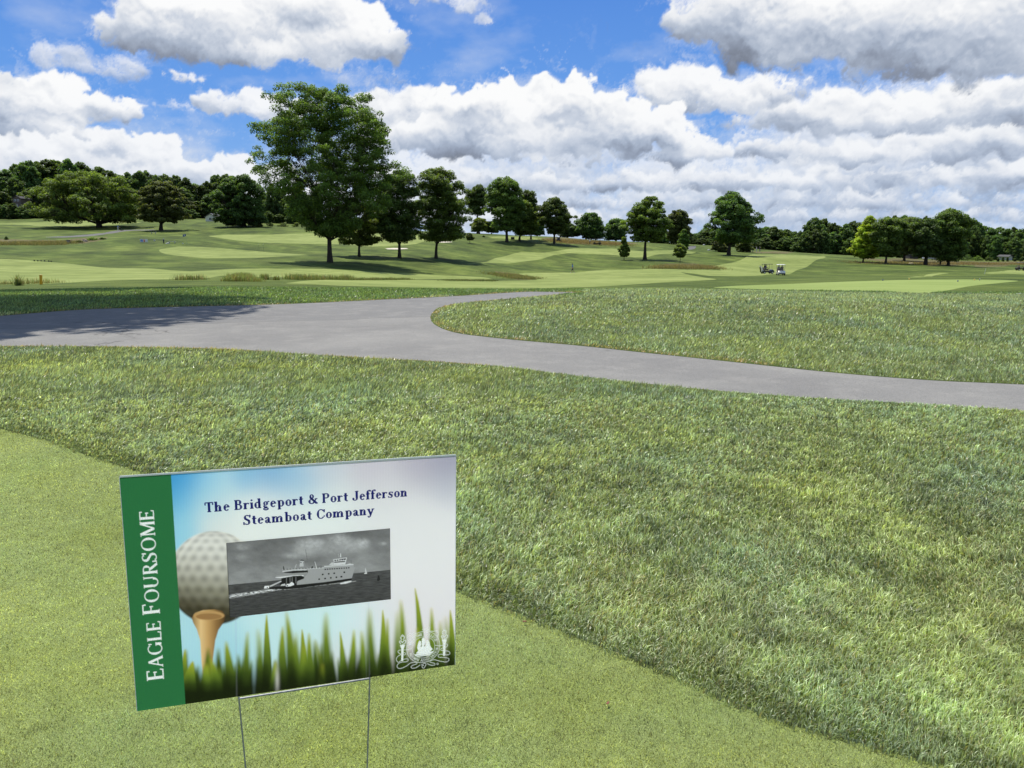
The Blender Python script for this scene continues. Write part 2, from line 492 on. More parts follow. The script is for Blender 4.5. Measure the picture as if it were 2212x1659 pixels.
def rough_extra(t, p, s, c, big, med, fine):
    # drier straw flecks and yellow-green clumps
    dry = t.mr(t.noise(t.vm('ADD', p, (31, 7, 0)), .33, 6, .7), .62, .74)
    c = t.mix(t.m('MULTIPLY', dry, .55), c, (.20, .22, .055, 1))
    # mowing passes on the far slopes: alternating light and dark lanes about 2.2 m wide
    w = t.noise(p, .03, 2, .5)
    ph = t.m('ADD', t.m('ADD', t.m('MULTIPLY', s[0], .62), t.m('MULTIPLY', s[1], .28)), t.m('MULTIPLY', w, 26))
    lane = t.m('SINE', ph)
    far = t.mr(s[1], 45, 100)
    amt = t.m('MULTIPLY', t.m('MULTIPLY', lane, far), .17)
    k = t.m('ADD', 1.0, amt)
    return t.vm('SCALE', c, scale=k)


M = {}
M['ground'] = ground_mat('rough_turf', (.026, .046, .006), (.082, .118, .018), (.170, .210, .042), extra=rough_extra)


def fair_extra(t, p, s, c, big, med, fine):
    w = t.noise(p, .05, 2, .5)
    ph = t.m('ADD', t.m('ADD', t.m('MULTIPLY', s[1], 1.1), t.m('MULTIPLY', s[0], .12)), t.m('MULTIPLY', w, 14))
    lane = t.m('SINE', ph)
    return t.vm('SCALE', c, scale=t.m('ADD', 1.0, t.m('MULTIPLY', lane, .05)))


M['fairway'] = ground_mat('fairway_turf', (.140, .180, .040), (.222, .268, .070), (.300, .345, .105), bumpy=.15, mott=.35, tuft=False, extra=fair_extra)
M['tee_box'] = ground_mat('tee_turf', (.185, .245, .055), (.235, .300, .078), (.285, .350, .10), bumpy=.15, mott=.15, tuft=False)


def green_extra(t, p, s, c, big, med, fine):
    yel = t.mr(t.noise(t.vm('ADD', p, (3, 9, 0)), .9, 5, .6), .42, .66)
    c = t.mix(t.m('MULTIPLY', yel, .45), c, (.205, .255, .045, 1))
    sp = t.noise(p, 210, 2, .6)
    return t.vm('SCALE', c, scale=t.mr(sp, .25, .75, .55, 1.3))


M['putting_green'] = ground_mat('putting_turf', (.19, .24, .075), (.265, .325, .110), (.34, .40, .150), bumpy=.5, mott=.25, tuft=False, streak=False, extra=green_extra)
M['fescue_ground'] = ground_mat('fescue_turf', (.075, .078, .022), (.130, .115, .044), (.18, .160, .07), bumpy=.8)


def asphalt():
    m, t, b = material('worn_asphalt')
    p = t.pos(); s = t.sep(p)
    grain = t.noise(p, 160, 3, .75)
    vor = t.new('ShaderNodeTexVoronoi'); t.put(vor.inputs['Vector'], p); t.put(vor.inputs['Scale'], 95)
    big = t.noise(p, .35, 5, .6, .6); med = t.noise(p, 2.3, 5, .65)
    c = t.ramp(big, [(.3, (.100, .099, .099)), (.55, (.125, .124, .122)), (.75, (.158, .155, .150))])
    # wheel-polished lighter sweep and darker older lane along the far edge
    wob = t.m('MULTIPLY', t.noise(p, .6, 3, .5), 1.2)
    seam = t.m('SUBTRACT', t.m('ADD', t.m('SUBTRACT', s[1], t.m('MULTIPLY', s[0], .28)), wob), 15.9)
    old = t.mr(seam, -.25, .05)
    c = t.mix(t.m('MULTIPLY', old, .55), c, (.085, .086, .089, 1))
    line = t.m('MULTIPLY', t.mr(t.m('ABSOLUTE', seam), .0, .12, 1, 0), t.mr(med, .4, .6))
    c = t.mix(t.m('MULTIPLY', line, .65), c, (.05, .05, .05, 1))
    c = t.mix(t.mr(med, .45, .7, 0, .3), c, (.19, .186, .178, 1))
    cr = t.new('ShaderNodeTexVoronoi', feature='DISTANCE_TO_EDGE'); t.put(cr.inputs['Vector'], t.vm('ADD', p, t.vm('SCALE', t.noise(p, .8, 4, .6, out=1), scale=2.2))); t.put(cr.inputs['Scale'], .16)
    crack = t.m('MULTIPLY', t.mr(cr.outputs['Distance'], 0, .006, 1, 0), t.mr(t.noise(p, .25, 2, .5), .5, .6))
    c = t.mix(t.m('MULTIPLY', crack, .85), c, (.035, .034, .034, 1))
    gr2 = t.noise(p, 22, 4, .75)
    g = t.m('ADD', t.m('ADD', t.m('MULTIPLY', grain, .45), t.m('MULTIPLY', gr2, .5)), t.m('MULTIPLY', vor.outputs['Distance'], .5))
    c = t.vm('SCALE', c, scale=t.mr(s[1], 60, 150, 1, .62))
    c = t.vm('SCALE', t.vm('MULTIPLY', c, (1.36, 1.33, 1.24)), scale=t.mr(g, .25, .85, .50, 1.5))
    t.put(b.inputs['Base Color'], c)
    b.inputs['Roughness'].default_value = .82; b.inputs['Specular IOR Level'].default_value = .35
    t.put(b.inputs['Normal'], t.bump(g, .7, .012))
    return m


M['cart_path'] = asphalt()
m_, t_, b_ = material('bunker_sand')
t_.put(b_.inputs['Base Color'], t_.mix(t_.noise(t_.pos(), 3, 4, .6), (.55, .48, .36, 1), (.72, .66, .54, 1)))
b_.inputs['Roughness'].default_value = .95
M['bunker_sand'] = m_
GND = {}
for i, k in enumerate(ORDER):
    ft = FT[regid == i]
    used = np.unique(ft); rem = np.full(len(V3), -1); rem[used] = np.arange(len(used))
    vv = V3[used].copy()
    if k == 'putting_green': vv[:, 2] -= .008
    if k == 'cart_path': vv[:, 2] -= .004
    o = mesh_np(k, vv, (rem[ft].ravel().astype(np.int32), np.full(len(ft), 3, np.int32)), M[k], smooth=True)
    GND[k] = tag(o, {'ground': 'dark green mown rough grass rolling over the whole course', 'cart_path': 'worn grey asphalt cart path with a widened bend',
                     'putting_green': 'smooth closely mown practice green beneath the sign', 'fairway': 'pale mown fairway strips between darker rough',
                     'tee_box': 'flat pale green tee ground with coloured markers', 'bunker_sand': 'white sand of the far bunkers',
                     'fescue_ground': 'reddish brown unmown fescue ground'}[k], kind='structure')

# ------------------------------------------------------------------ sun and sky
SUN_EL, SUN_AZ = R(66), R(-32)            # azimuth measured from +Y (ahead) towards +X
sdir = Vector((math.sin(SUN_AZ) * math.cos(SUN_EL), math.cos(SUN_AZ) * math.cos(SUN_EL), math.sin(SUN_EL)))
sun_d = bpy.data.lights.new('sun', 'SUN'); sun_d.energy = 5.0; sun_d.angle = R(.53); sun_d.color = (1, .955, .88)
sun = bpy.data.objects.new('sun', sun_d); COL.objects.link(sun)
sun.rotation_euler = sdir.to_track_quat('Z', 'Y').to_euler(); sun.location = (0, 0, 60)

world = bpy.data.worlds.new('World'); scene.world = world; world.use_nodes = True
w = NT(world.node_tree); w.n.clear()
wout = w.new('ShaderNodeOutputWorld'); bg = w.new('ShaderNodeBackground'); w.l.new(bg.outputs[0], wout.inputs[0])
sky = w.new('ShaderNodeTexSky', sky_type='NISHITA'); sky.sun_disc = False
sky.sun_elevation = SUN_EL; sky.sun_rotation = SUN_AZ; sky.air_density = 1.0; sky.dust_density = .6; sky.ozone_density = 3.0; sky.altitude = 50

dirv = w.new('ShaderNodeTexCoord').outputs['Generated']
skc = w.vm('SCALE', sky.outputs[0], scale=.115)
skc = w.vm('MULTIPLY', skc, (.62, .86, 1.12))
ds = w.sep(dirv)
pl = w.vm('DIVIDE', dirv, w.comb(w.m('ADD', w.m('MAXIMUM', ds[2], 0), .15), w.m('ADD', w.m('MAXIMUM', ds[2], 0), .15), 1))
al = w.mr(w.noise(pl, 1.6, 3, .55), .47, .60)
mixc = w.mix(al, skc, (.62, .65, .70, 1))
mixc = w.mix(w.m('LESS_THAN', ds[2], -.01), mixc, (.06, .08, .04, 1))
w.put(bg.inputs['Color'], mixc); bg.inputs['Strength'].default_value = 1.0
world.cycles.sampling_method = 'MANUAL'; world.cycles.sample_map_resolution = 256
scene.cycles.use_denoising = True
# ------------------------------------------------------------------ cumulus field of the sky dome (colour per dome vertex)
def _hash(ix, iy, s):
    h = (ix.astype(np.int64) * 374761393 + iy.astype(np.int64) * 668265263 + s * 1442695041) & 0xffffffff
    h = ((h ^ (h >> 13)) * 1274126177) & 0xffffffff
    return ((h ^ (h >> 16)) & 0xffffff) / float(0xffffff)
def gnoise(x, y, s):
    xi, yi = np.floor(x).astype(np.int64), np.floor(y).astype(np.int64); fx, fy = x - xi, y - yi
    def g(a, b, dx, dy):
        t = _hash(a, b, s) * 2 * PI
        return np.cos(t) * dx + np.sin(t) * dy
    u = fx * fx * fx * (fx * (fx * 6 - 15) + 10); v = fy * fy * fy * (fy * (fy * 6 - 15) + 10)
    n00 = g(xi, yi, fx, fy); n10 = g(xi + 1, yi, fx - 1, fy); n01 = g(xi, yi + 1, fx, fy - 1); n11 = g(xi + 1, yi + 1, fx - 1, fy - 1)
    return ((n00 * (1 - u) + n10 * u) * (1 - v) + (n01 * (1 - u) + n11 * u) * v) * 1.4
def fbm(x, y, s, o=6, g=.5, lac=2.07):
    a = 1; t = 0; r = 0
    for i in range(o):
        r = r + a * gnoise(x, y, s + i * 7); t += a; a *= g
        x, y = (x * .8 - y * .6) * lac, (x * .6 + y * .8) * lac
    return r / t
def billow(x, y, s, o=7, g=.55, lac=2.05):
    a = 1; t = 0; r = 0
    for i in range(o):
        r = r + a * np.abs(gnoise(x, y, s + i * 7)) * 2; t += a; a *= g
        x, y = (x * .8 - y * .6) * lac + 3.1, (x * .6 + y * .8) * lac
    return r / t
def blur(A, r):
    """separable box blur, twice"""
    r = int(max(1, r))
    for _ in range(2):
        for ax in (0, 1):
            P = np.concatenate([np.repeat(A.take([0], ax), r + 1, ax), A, np.repeat(A.take([-1], ax), r, ax)], ax)
            S = np.cumsum(P, ax); n = A.shape[ax]
            A = (S.take(range(2 * r + 1, 2 * r + 1 + n), ax) - S.take(range(0, n), ax)) / (2 * r + 1)
    return A
# every cloud: ellipses (u, v, ru, rv) of its body, puff radii, count, base shade, top shade, opacity
CLOUDS = [
    dict(e=[(1500, 430, 900, 110), (2000, 330, 420, 120), (250, 440, 500, 70), (900, 380, 260, 100)], r=(40, 110), n=420, dark=.66, top=.86, op=.80, soft=3.0),
    dict(e=[(300, 508, 700, 22), (1500, 508, 900, 22), (2200, 515, 500, 22)], r=(10, 24), n=420, dark=.55, top=.90, op=.6, soft=2.6),
    dict(e=[(120, 455, 300, 30), (420, 450, 260, 34), (560, 410, 110, 40), (950, 475, 330, 24), (700, 440, 200, 34)], r=(12, 34), n=300, dark=.66, top=.97, op=.95, soft=1.2),
    dict(e=[(1300, 478, 360, 14), (1800, 470, 420, 16), (2150, 472, 220, 16), (1700, 490, 300, 10)], r=(9, 22), n=300, dark=.50, top=.86, op=.8, soft=2.6),
    dict(e=[(1050, 436, 240, 20), (1380, 440, 260, 18), (1760, 436, 260, 20), (2100, 440, 240, 20)], r=(10, 34), n=280, dark=.46, top=.90, op=.88, soft=2.2),
    dict(e=[(960, 392, 200, 26), (1250, 398, 300, 24), (1550, 395, 220, 22), (1880, 388, 260, 24), (2150, 385, 180, 28), (2000, 405, 300, 16)], r=(12, 34), n=280, dark=.52, top=.94, op=.95, soft=1.7),
    dict(e=[(1700, 322, 130, 20), (1950, 330, 260, 26), (2180, 300, 120, 40), (1560, 330, 90, 16)], r=(14, 34), n=170, dark=.62, top=.95, op=.92, soft=1.5),
    dict(e=[(520, 368, 48, 30), (560, 392, 80, 28), (470, 392, 60, 18)], r=(14, 34), n=70, dark=.78, top=1.0, op=.97, soft=1.0),
    dict(e=[(530, 228, 88, 22), (610, 240, 60, 26)], r=(14, 30), n=60, dark=.74, top=.96, op=.92, soft=1.4),
    dict(e=[(375, 232, 38, 8)], r=(8, 16), n=20, dark=.8, top=.92, op=.55, soft=2),
    dict(e=[(500, 292, 70, 6), (450, 282, 30, 5)], r=(6, 14), n=26, dark=.8, top=.9, op=.45, soft=2.5),
    # long low bank on the left
    dict(e=[(40, 330, 130, 36), (200, 315, 120, 30), (260, 345, 110, 36), (330, 330, 48, 30), (120, 372, 300, 34)], r=(14, 42), n=230, dark=.66, top=1.02, op=1, soft=.9),
    dict(e=[(60, 225, 90, 42), (130, 215, 70, 34), (220, 238, 80, 20), (30, 262, 90, 26), (90, 280, 70, 16)], r=(16, 44), n=150, dark=.62, top=1.02, op=1, soft=1.0),
    dict(e=[(200, 140, 86, 24), (150, 118, 40, 14), (250, 165, 60, 12)], r=(14, 32), n=70, dark=.72, top=.88, op=.72, soft=2.2),
    dict(e=[(372, 160, 18, 7), (410, 170, 34, 8)], r=(8, 15), n=26, dark=.76, top=.95, op=.85, soft=1.6),
    dict(e=[(1980, 255, 190, 36), (2160, 235, 110, 44), (1780, 250, 150, 36), (1640, 262, 100, 22)], r=(18, 50), n=170, dark=.58, top=.98, op=.97, soft=1.4),
    dict(e=[(1470, 190, 90, 34), (1380, 210, 70, 22), (1560, 215, 110, 34), (1650, 195, 90, 24)], r=(18, 48), n=120, dark=.66, top=1.0, op=.97, soft=1.3),
    dict(e=[(830, 240, 70, 40), (900, 250, 80, 46), (860, 300, 70, 30)], r=(18, 46), n=90, dark=.7, top=.97, op=.96, soft=1.2),
    # the big central cumulus
    dict(e=[(1180, 225, 110, 46), (1060, 245, 110, 44), (960, 225, 70, 26), (1290, 250, 100, 50), (1380, 290, 110, 44), (1480, 330, 90, 26), (1130, 300, 260, 40), (980, 310, 130, 22), (1340, 345, 200, 16), (1060, 330, 160, 14)],
         r=(18, 64), n=330, dark=.44, top=1.04, op=1, soft=.85),
    dict(e=[(800, 165, 60, 16), (760, 180, 40, 14), (860, 180, 30, 10)], r=(14, 28), n=34, dark=.7, top=.84, op=.5, soft=2.6),
    dict(e=[(1000, 12, 30, 22), (1035, 40, 12, 22), (900, -5, 90, 14), (1030, 5, 22, 14)], r=(9, 24), n=50, dark=.8, top=.92, op=.72, soft=2.2),
    # upper left cumulus
    dict(e=[(330, 60, 70, 52), (280, 75, 48, 30), (470, 30, 150, 60), (640, 15, 130, 50), (560, 95, 200, 42), (700, 90, 90, 36), (800, 85, 62, 46), (600, 130, 110, 24), (720, 130, 50, 20), (400, 110, 80, 26)],
         r=(22, 74), n=300, dark=.50, top=1.04, op=1, soft=.95),
    # upper right grey cumulus
    dict(e=[(1560, 40, 90, 44), (1640, 90, 90, 44), (1760, 40, 180, 66), (1980, 30, 230, 90), (2180, 60, 160, 90), (1820, 110, 170, 44), (2050, 130, 190, 40), (2230, 140, 120, 36), (1480, 5, 70, 22)],
         r=(26, 90), n=330, dark=.40, top=.96, op=1, soft=1.1),
]
def sky_rgb(AZ, EL):
    """regular grid, EL increasing along axis 0 -> linear rgb"""
    rs = np.random.default_rng(5)
    X = AZ * F; Y = EL * F; du = (X[0, 1] - X[0, 0]); dv = (Y[1, 0] - Y[0, 0])
    e = np.clip(EL, 0, 1.2)
    bs = np.array([0, .06, .16, .30, .6, 1.2]); bc = np.array([(.40, .56, .82), (.25, .47, .85), (.15, .36, .82), (.095, .265, .73), (.05, .16, .52), (.04, .12, .42)])
    out = np.stack([np.interp(e, bs, bc[:, i]) for i in range(3)], -1)
    vl = np.clip(fbm(X / 260, Y / 110, 61, 6, .55) * 2.0 - .05, 0, 1)[..., None] * .62 * np.clip(1.4 - EL[..., None] / .3, .25, 1)
    out = out * (1 - vl) + vl * np.array([.66, .73, .86])
    # fine shared warps
    W1, W2 = fbm(X / 46, Y / 46, 21, 5, .6), fbm(X / 46, Y / 46, 29, 5, .6)
    W3, W4 = fbm(X / 11, Y / 11, 23, 4, .6), fbm(X / 11, Y / 11, 27, 4, .6)
    st = np.array([.30, .45, .6, .75, .9, 1.05])
    cols = np.array([(.17, .19, .235), (.255, .295, .38), (.395, .46, .575), (.59, .645, .74), (.83, .85, .885), (.97, .975, .98)])
    for ci, c in enumerate(CLOUDS):
        E = []
        for (u, v, ru, rv) in c['e']:
            x, y, z = ray(u, v); E.append((math.atan2(x, y) * F, math.atan2(z, math.hypot(x, y)) * F, ru, rv))
        r0, r1 = c['r']
        x0 = min(q[0] - q[2] for q in E) - 2 * r1; x1 = max(q[0] + q[2] for q in E) + 2 * r1
        y0 = min(q[1] - q[3] for q in E) - 2 * r1; y1 = max(q[1] + q[3] for q in E) + 2 * r1
        jx = np.where((X[0] >= x0) & (X[0] <= x1))[0]; jy = np.where((Y[:, 0] >= y0) & (Y[:, 0] <= y1))[0]
        if len(jx) < 3 or len(jy) < 3: continue
        sl = (slice(jy[0], jy[-1] + 1), slice(jx[0], jx[-1] + 1))
        gx = X[sl] + W1[sl] * r1 * .75 + W3[sl] * (6 + 4 * c['soft']); gy = Y[sl] + W2[sl] * r1 * .55 + W4[sl] * (5 + 3 * c['soft'])
        H = np.zeros(gx.shape); TT = np.zeros(gx.shape); WT = np.full(gx.shape, 1e-6)
        area = np.array([q[2] * q[3] for q in E]); area = area / area.sum()
        ybase = {}
        for k in range(c['n']):
            q = E[rs.choice(len(E), p=area)]
            a = rs.random() * 2 * PI; rr = math.sqrt(rs.random())
            ex, ey = math.cos(a) * rr, math.sin(a) * rr
            if ey < -.2: ey = -.2 + (ey + .2) * .6                     # flat undersides
            r = r0 + (r1 - r0) * rs.random() ** 1.8 * (1 - .45 * rr)
            r = min(r, max(q[3] * .95, r0))
            cx, cy = q[0] + ex * q[2], q[1] + ey * max(1, q[3] - r * .35)
            j0 = np.searchsorted(X[0, sl[1]], cx - r * 2.2); j1 = np.searchsorted(X[0, sl[1]], cx + r * 2.2)
            i0 = np.searchsorted(Y[sl[0], 0], cy - r * 2.2); i1 = np.searchsorted(Y[sl[0], 0], cy + r * 2.2)
            if i1 <= i0 or j1 <= j0: continue
            s2 = (slice(i0, i1), slice(j0, j1))
            dx = (gx[s2] - cx) / r; dy = (gy[s2] - cy) / r
            dy = np.where(dy < 0, dy * 1.5, dy * 1.05)
            d2 = dx * dx + dy * dy
            h = np.sqrt(np.maximum(0, 1 - d2)) * r + (rs.random() - .3) * r * .5 * (d2 < 1)
            H[s2] = np.maximum(H[s2], h)
            wgt = np.exp(-2 * d2); TT[s2] += wgt * (ey * .5 + .5); WT[s2] += wgt
        T = TT / WT
        rm = (r0 + r1) * .5
        bl = billow(gx / (rm * 1.6), gy / (rm * 1.6), 40 + ci, 5, .58)
        wis0 = fbm(gx / (rm * .55), gy / (rm * .5), 160 + ci, 6, .65)
        Hs = blur(H, max(1, rm * .10 / du))
        Hd = Hs + (.5 - bl) * rm * .55 * np.clip(Hs / rm, 0, 1)
        al = np.clip((blur(H, max(1, rm * .10 * c['soft'] / du)) - (bl - .25) * rm * .5 - wis0 * rm * .35) / (rm * .62 * c['soft']), 0, 1)
        wis = fbm(gx / (rm * 1.1), gy / (rm * .9), 140 + ci, 6, .62)
        low = np.clip(1 - T * 2.2, 0, 1)
        al = np.clip(al * (1 + .25 * c['soft']) - np.clip(wis + .12, 0, 1) * .9 * (1 - al) * c['soft'] - low * .12, 0, 1)
        al = al * al * (3 - 2 * al)
        Hb = blur(Hd, max(1, rm * .30 / du))
        gy_f, gx_f = np.gradient(blur(Hd, 1), dv, du); gy_b, gx_b = np.gradient(Hb, dv, du)
        rel = (-gy_f * .9 + gx_f * -.25) * .42 + (-gy_b * 1.1 + gx_b * -.25) * .55
        rel = np.tanh(rel * 1.1)
        # overall vertical tone of the body
        bt = np.clip((blur(T, rm * .5 / du) - .12) / .62, 0, 1); bt = bt * bt * (3 - 2 * bt)
        tone = c['dark'] + (c['top'] - c['dark']) * bt
        big = fbm(gx / (rm * 4.2), gy / (rm * 2.0), 70 + ci, 5, .55)
        L = tone + rel * .15 * (.35 + .8 * bt) + W1[sl] * .05 + big * .44
        L += .10 * np.clip(1 - Hs / (rm * .6), 0, 1) * bt - .05 * low                  # thin edges glow
        C = np.stack([np.interp(L, st, cols[:, i]) for i in range(3)], -1)
        hzf = np.clip(1 - EL[sl] / .17, 0, 1)[..., None]
        C = C * (1 - .30 * hzf) + .30 * hzf * np.array([.46, .58, .80])
        hal = np.clip(blur(H, max(1, rm * .9 / du)) / rm * 1.1 + wis * 1.3 + W3[sl] * .2 - .40, 0, 1) * .62 * c['op']
        hal = (hal * np.clip(bt * 1.3 + .25, 0, 1))[..., None]; hc = np.array([.80, .835, .89]) * (1 - .12 * hzf)
        out[sl] = out[sl] * (1 - hal) + hc * hal
        A = (al * c['op'])[..., None]
        out[sl] = out[sl] * (1 - A) + C * A
    # broken cumulus all round, away from the surveyed part of the sky
    off = np.clip((np.abs(AZ) - .74) / .16, 0, 1)
    if off.max() > 0:
        f = fbm(X / 420, Y / 170, 3, 7, .55) * .9 - (billow(X / 150, Y / 90, 9, 4) - .4) * .5 + .12
        a = (np.clip(f / .18, 0, 1) * off)[..., None]
        g2 = np.gradient(blur(f, 3), dv, axis=0)
        L = np.clip(.78 - g2 * 16 - .2 * np.clip(f, 0, .5), .35, 1.03)
        C = np.stack([np.interp(L, st, cols[:, i]) for i in range(3)], -1)
        out = out * (1 - a) + C * a
    return out

# ---- dome
def dome_patch(az0, az1, na, el0, el1, ne, rad):
    AZ, EL = np.meshgrid(np.linspace(az0, az1, na), np.linspace(el0, el1, ne))
    C = sky_rgb(AZ if abs(az0 + az1) < .1 else AZ * 1.0, EL)
    V = np.stack([np.sin(AZ) * np.cos(EL), np.cos(AZ) * np.cos(EL), np.sin(EL)], -1).reshape(-1, 3) * rad
    V[:, 2] += EYE
    i = np.arange(ne - 1)[:, None] * na + np.arange(na - 1)[None]
    Q = np.stack([i, i + na, i + na + 1, i + 1], -1).reshape(-1, 4)
    return V, C.reshape(-1, 3), Q
RAD = 2600
v1, c1, q1 = dome_patch(-.95, .95, 1500, -.03, .42, 350, RAD)
v2, c2, q2 = dome_patch(.95, 2 * PI - .95, 300, -.03, .42, 40, RAD)
Q = np.concatenate([q1, q2 + len(v1)])
m, t, b = material('cumulus_sky'); t.n.remove(b)
em = t.new('ShaderNodeEmission'); t.put(em.inputs['Color'], t.attr('Col')); em.inputs['Strength'].default_value = 1.0
t.l.new(em.outputs[0], t.n['Material Output'].inputs[0])
m.cycles.emission_sampling = 'NONE'
sk = mesh_np('sky', np.concatenate([v1, v2]), (Q.ravel().astype(np.int32), np.full(len(Q), 4, np.int32)), m, smooth=True, color=np.concatenate([c1, c2]))
tag(sk, 'blue summer sky with broken white and grey cumulus', kind='structure')
# ------------------------------------------------------------------ trees
def leaf_mat(name, tint, var=.25, trans=.45, gloss=.35):
    m, t, b = material(name)
    t.n.remove(b); out = t.n['Material Output']
    c = t.attr('Col')
    oi = t.new('ShaderNodeObjectInfo')
    c = t.vm('MULTIPLY', c, tint)
    h = t.new('ShaderNodeHueSaturation'); t.put(h.inputs['Hue'], t.mr(oi.outputs['Random'], 0, 1, .485, .515, 'LINEAR'))
    t.put(h.inputs['Value'], t.mr(oi.outputs['Random'], 0, 1, 1 - var * .5, 1 + var * .5, 'LINEAR')); t.put(h.inputs['Color'], c)
    c = h.outputs[0]
    d = t.new('ShaderNodeBsdfPrincipled'); t.put(d.inputs['Base Color'], c); d.inputs['Roughness'].default_value = .55
    d.inputs['Specular IOR Level'].default_value = gloss
    tr = t.new('ShaderNodeBsdfTranslucent'); t.put(tr.inputs['Color'], t.vm('MULTIPLY', c, (1.5, 1.45, .5)))
    mx = t.new('ShaderNodeMixShader'); mx.inputs[0].default_value = trans
    t.l.new(d.outputs[0], mx.inputs[1]); t.l.new(tr.outputs[0], mx.inputs[2]); t.l.new(mx.outputs[0], out.inputs[0])
    return m


LM = {
    'oak': leaf_mat('leaves_oak', (1.1, 1.32, .95)),
    'dark': leaf_mat('leaves_dark', (.82, 1.0, .80)),
    'wood': leaf_mat('leaves_wood', (.80, 1.0, .84), var=.6),
    'fresh': leaf_mat('leaves_fresh', (1.22, 1.36, .85)),
    'bright': leaf_mat('leaves_bright', (2.9, 2.6, .8)),
    'olive': leaf_mat('leaves_olive', (.92, .92, .80)),
}
def bark():
    m, t, b = material('bark')
    tc = t.new('ShaderNodeTexCoord').outputs['Object']
    v = t.vm('MULTIPLY', tc, (6, 6, .9)); f = t.noise(v, 1.6, 6, .7)
    t.put(b.inputs['Base Color'], t.ramp(f, [(.3, (.018, .015, .012)), (.55, (.055, .046, .037)), (.8, (.10, .088, .072))]))
    b.inputs['Roughness'].default_value = .9; b.inputs['Specular IOR Level'].default_value = .2
    t.put(b.inputs['Normal'], t.bump(f, .8, .08))
    return m
BARK = bark()


def leaf_cards(centers, radii, per, size, rs, col, flat=.75, core=.25, up=.75):
    """leaf-sized rhombus faces spread over the shells of many small clumps"""
    N = int(sum(per)); idx = np.repeat(np.arange(len(centers)), per)
    a = rs.random(N) * 2 * PI; cz = rs.random(N) * 1.55 - .55; cz = np.clip(cz, -1, 1)
    sr = np.sqrt(1 - cz * cz); rad = (core + (1 - core) * rs.random(N) ** .45)
    dirs = np.stack([np.cos(a) * sr, np.sin(a) * sr, cz], -1)
    rr = radii[idx][:, None]
    P = centers[idx] + dirs * rr * rad[:, None] * np.array([1, 1, flat])
    n = dirs * .65 + np.array([0, 0, up]) + rs.normal(size=(N, 3)) * .55
    n /= np.linalg.norm(n, axis=1)[:, None]
    t = np.cross(n, rs.normal(size=(N, 3))); t /= np.linalg.norm(t, axis=1)[:, None] + 1e-9
    b = np.cross(n, t)
    s = size * (.6 + .8 * rs.random(N))[:, None]
    t = t * s; b = b * s * .62
    droop = n * s * .16
    V = np.stack([P - t - droop, P + b, P + t - droop, P - b], 1).reshape(-1, 3)
    cl = (rs.random(len(centers)) * .5 + .75)[idx] * (.72 + .5 * rs.random(N)) * (.42 + .58 * np.clip(cz + .5, 0, 1)) * (.45 + .55 * rad)  # shade put into the leaf colour: darker inside and beneath each clump
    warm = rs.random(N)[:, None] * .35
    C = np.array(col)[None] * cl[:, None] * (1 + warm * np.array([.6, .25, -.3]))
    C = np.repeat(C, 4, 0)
    k = np.arange(N * 4, dtype=np.int32)
    return V, (k, np.full(N, 4, np.int32)), C


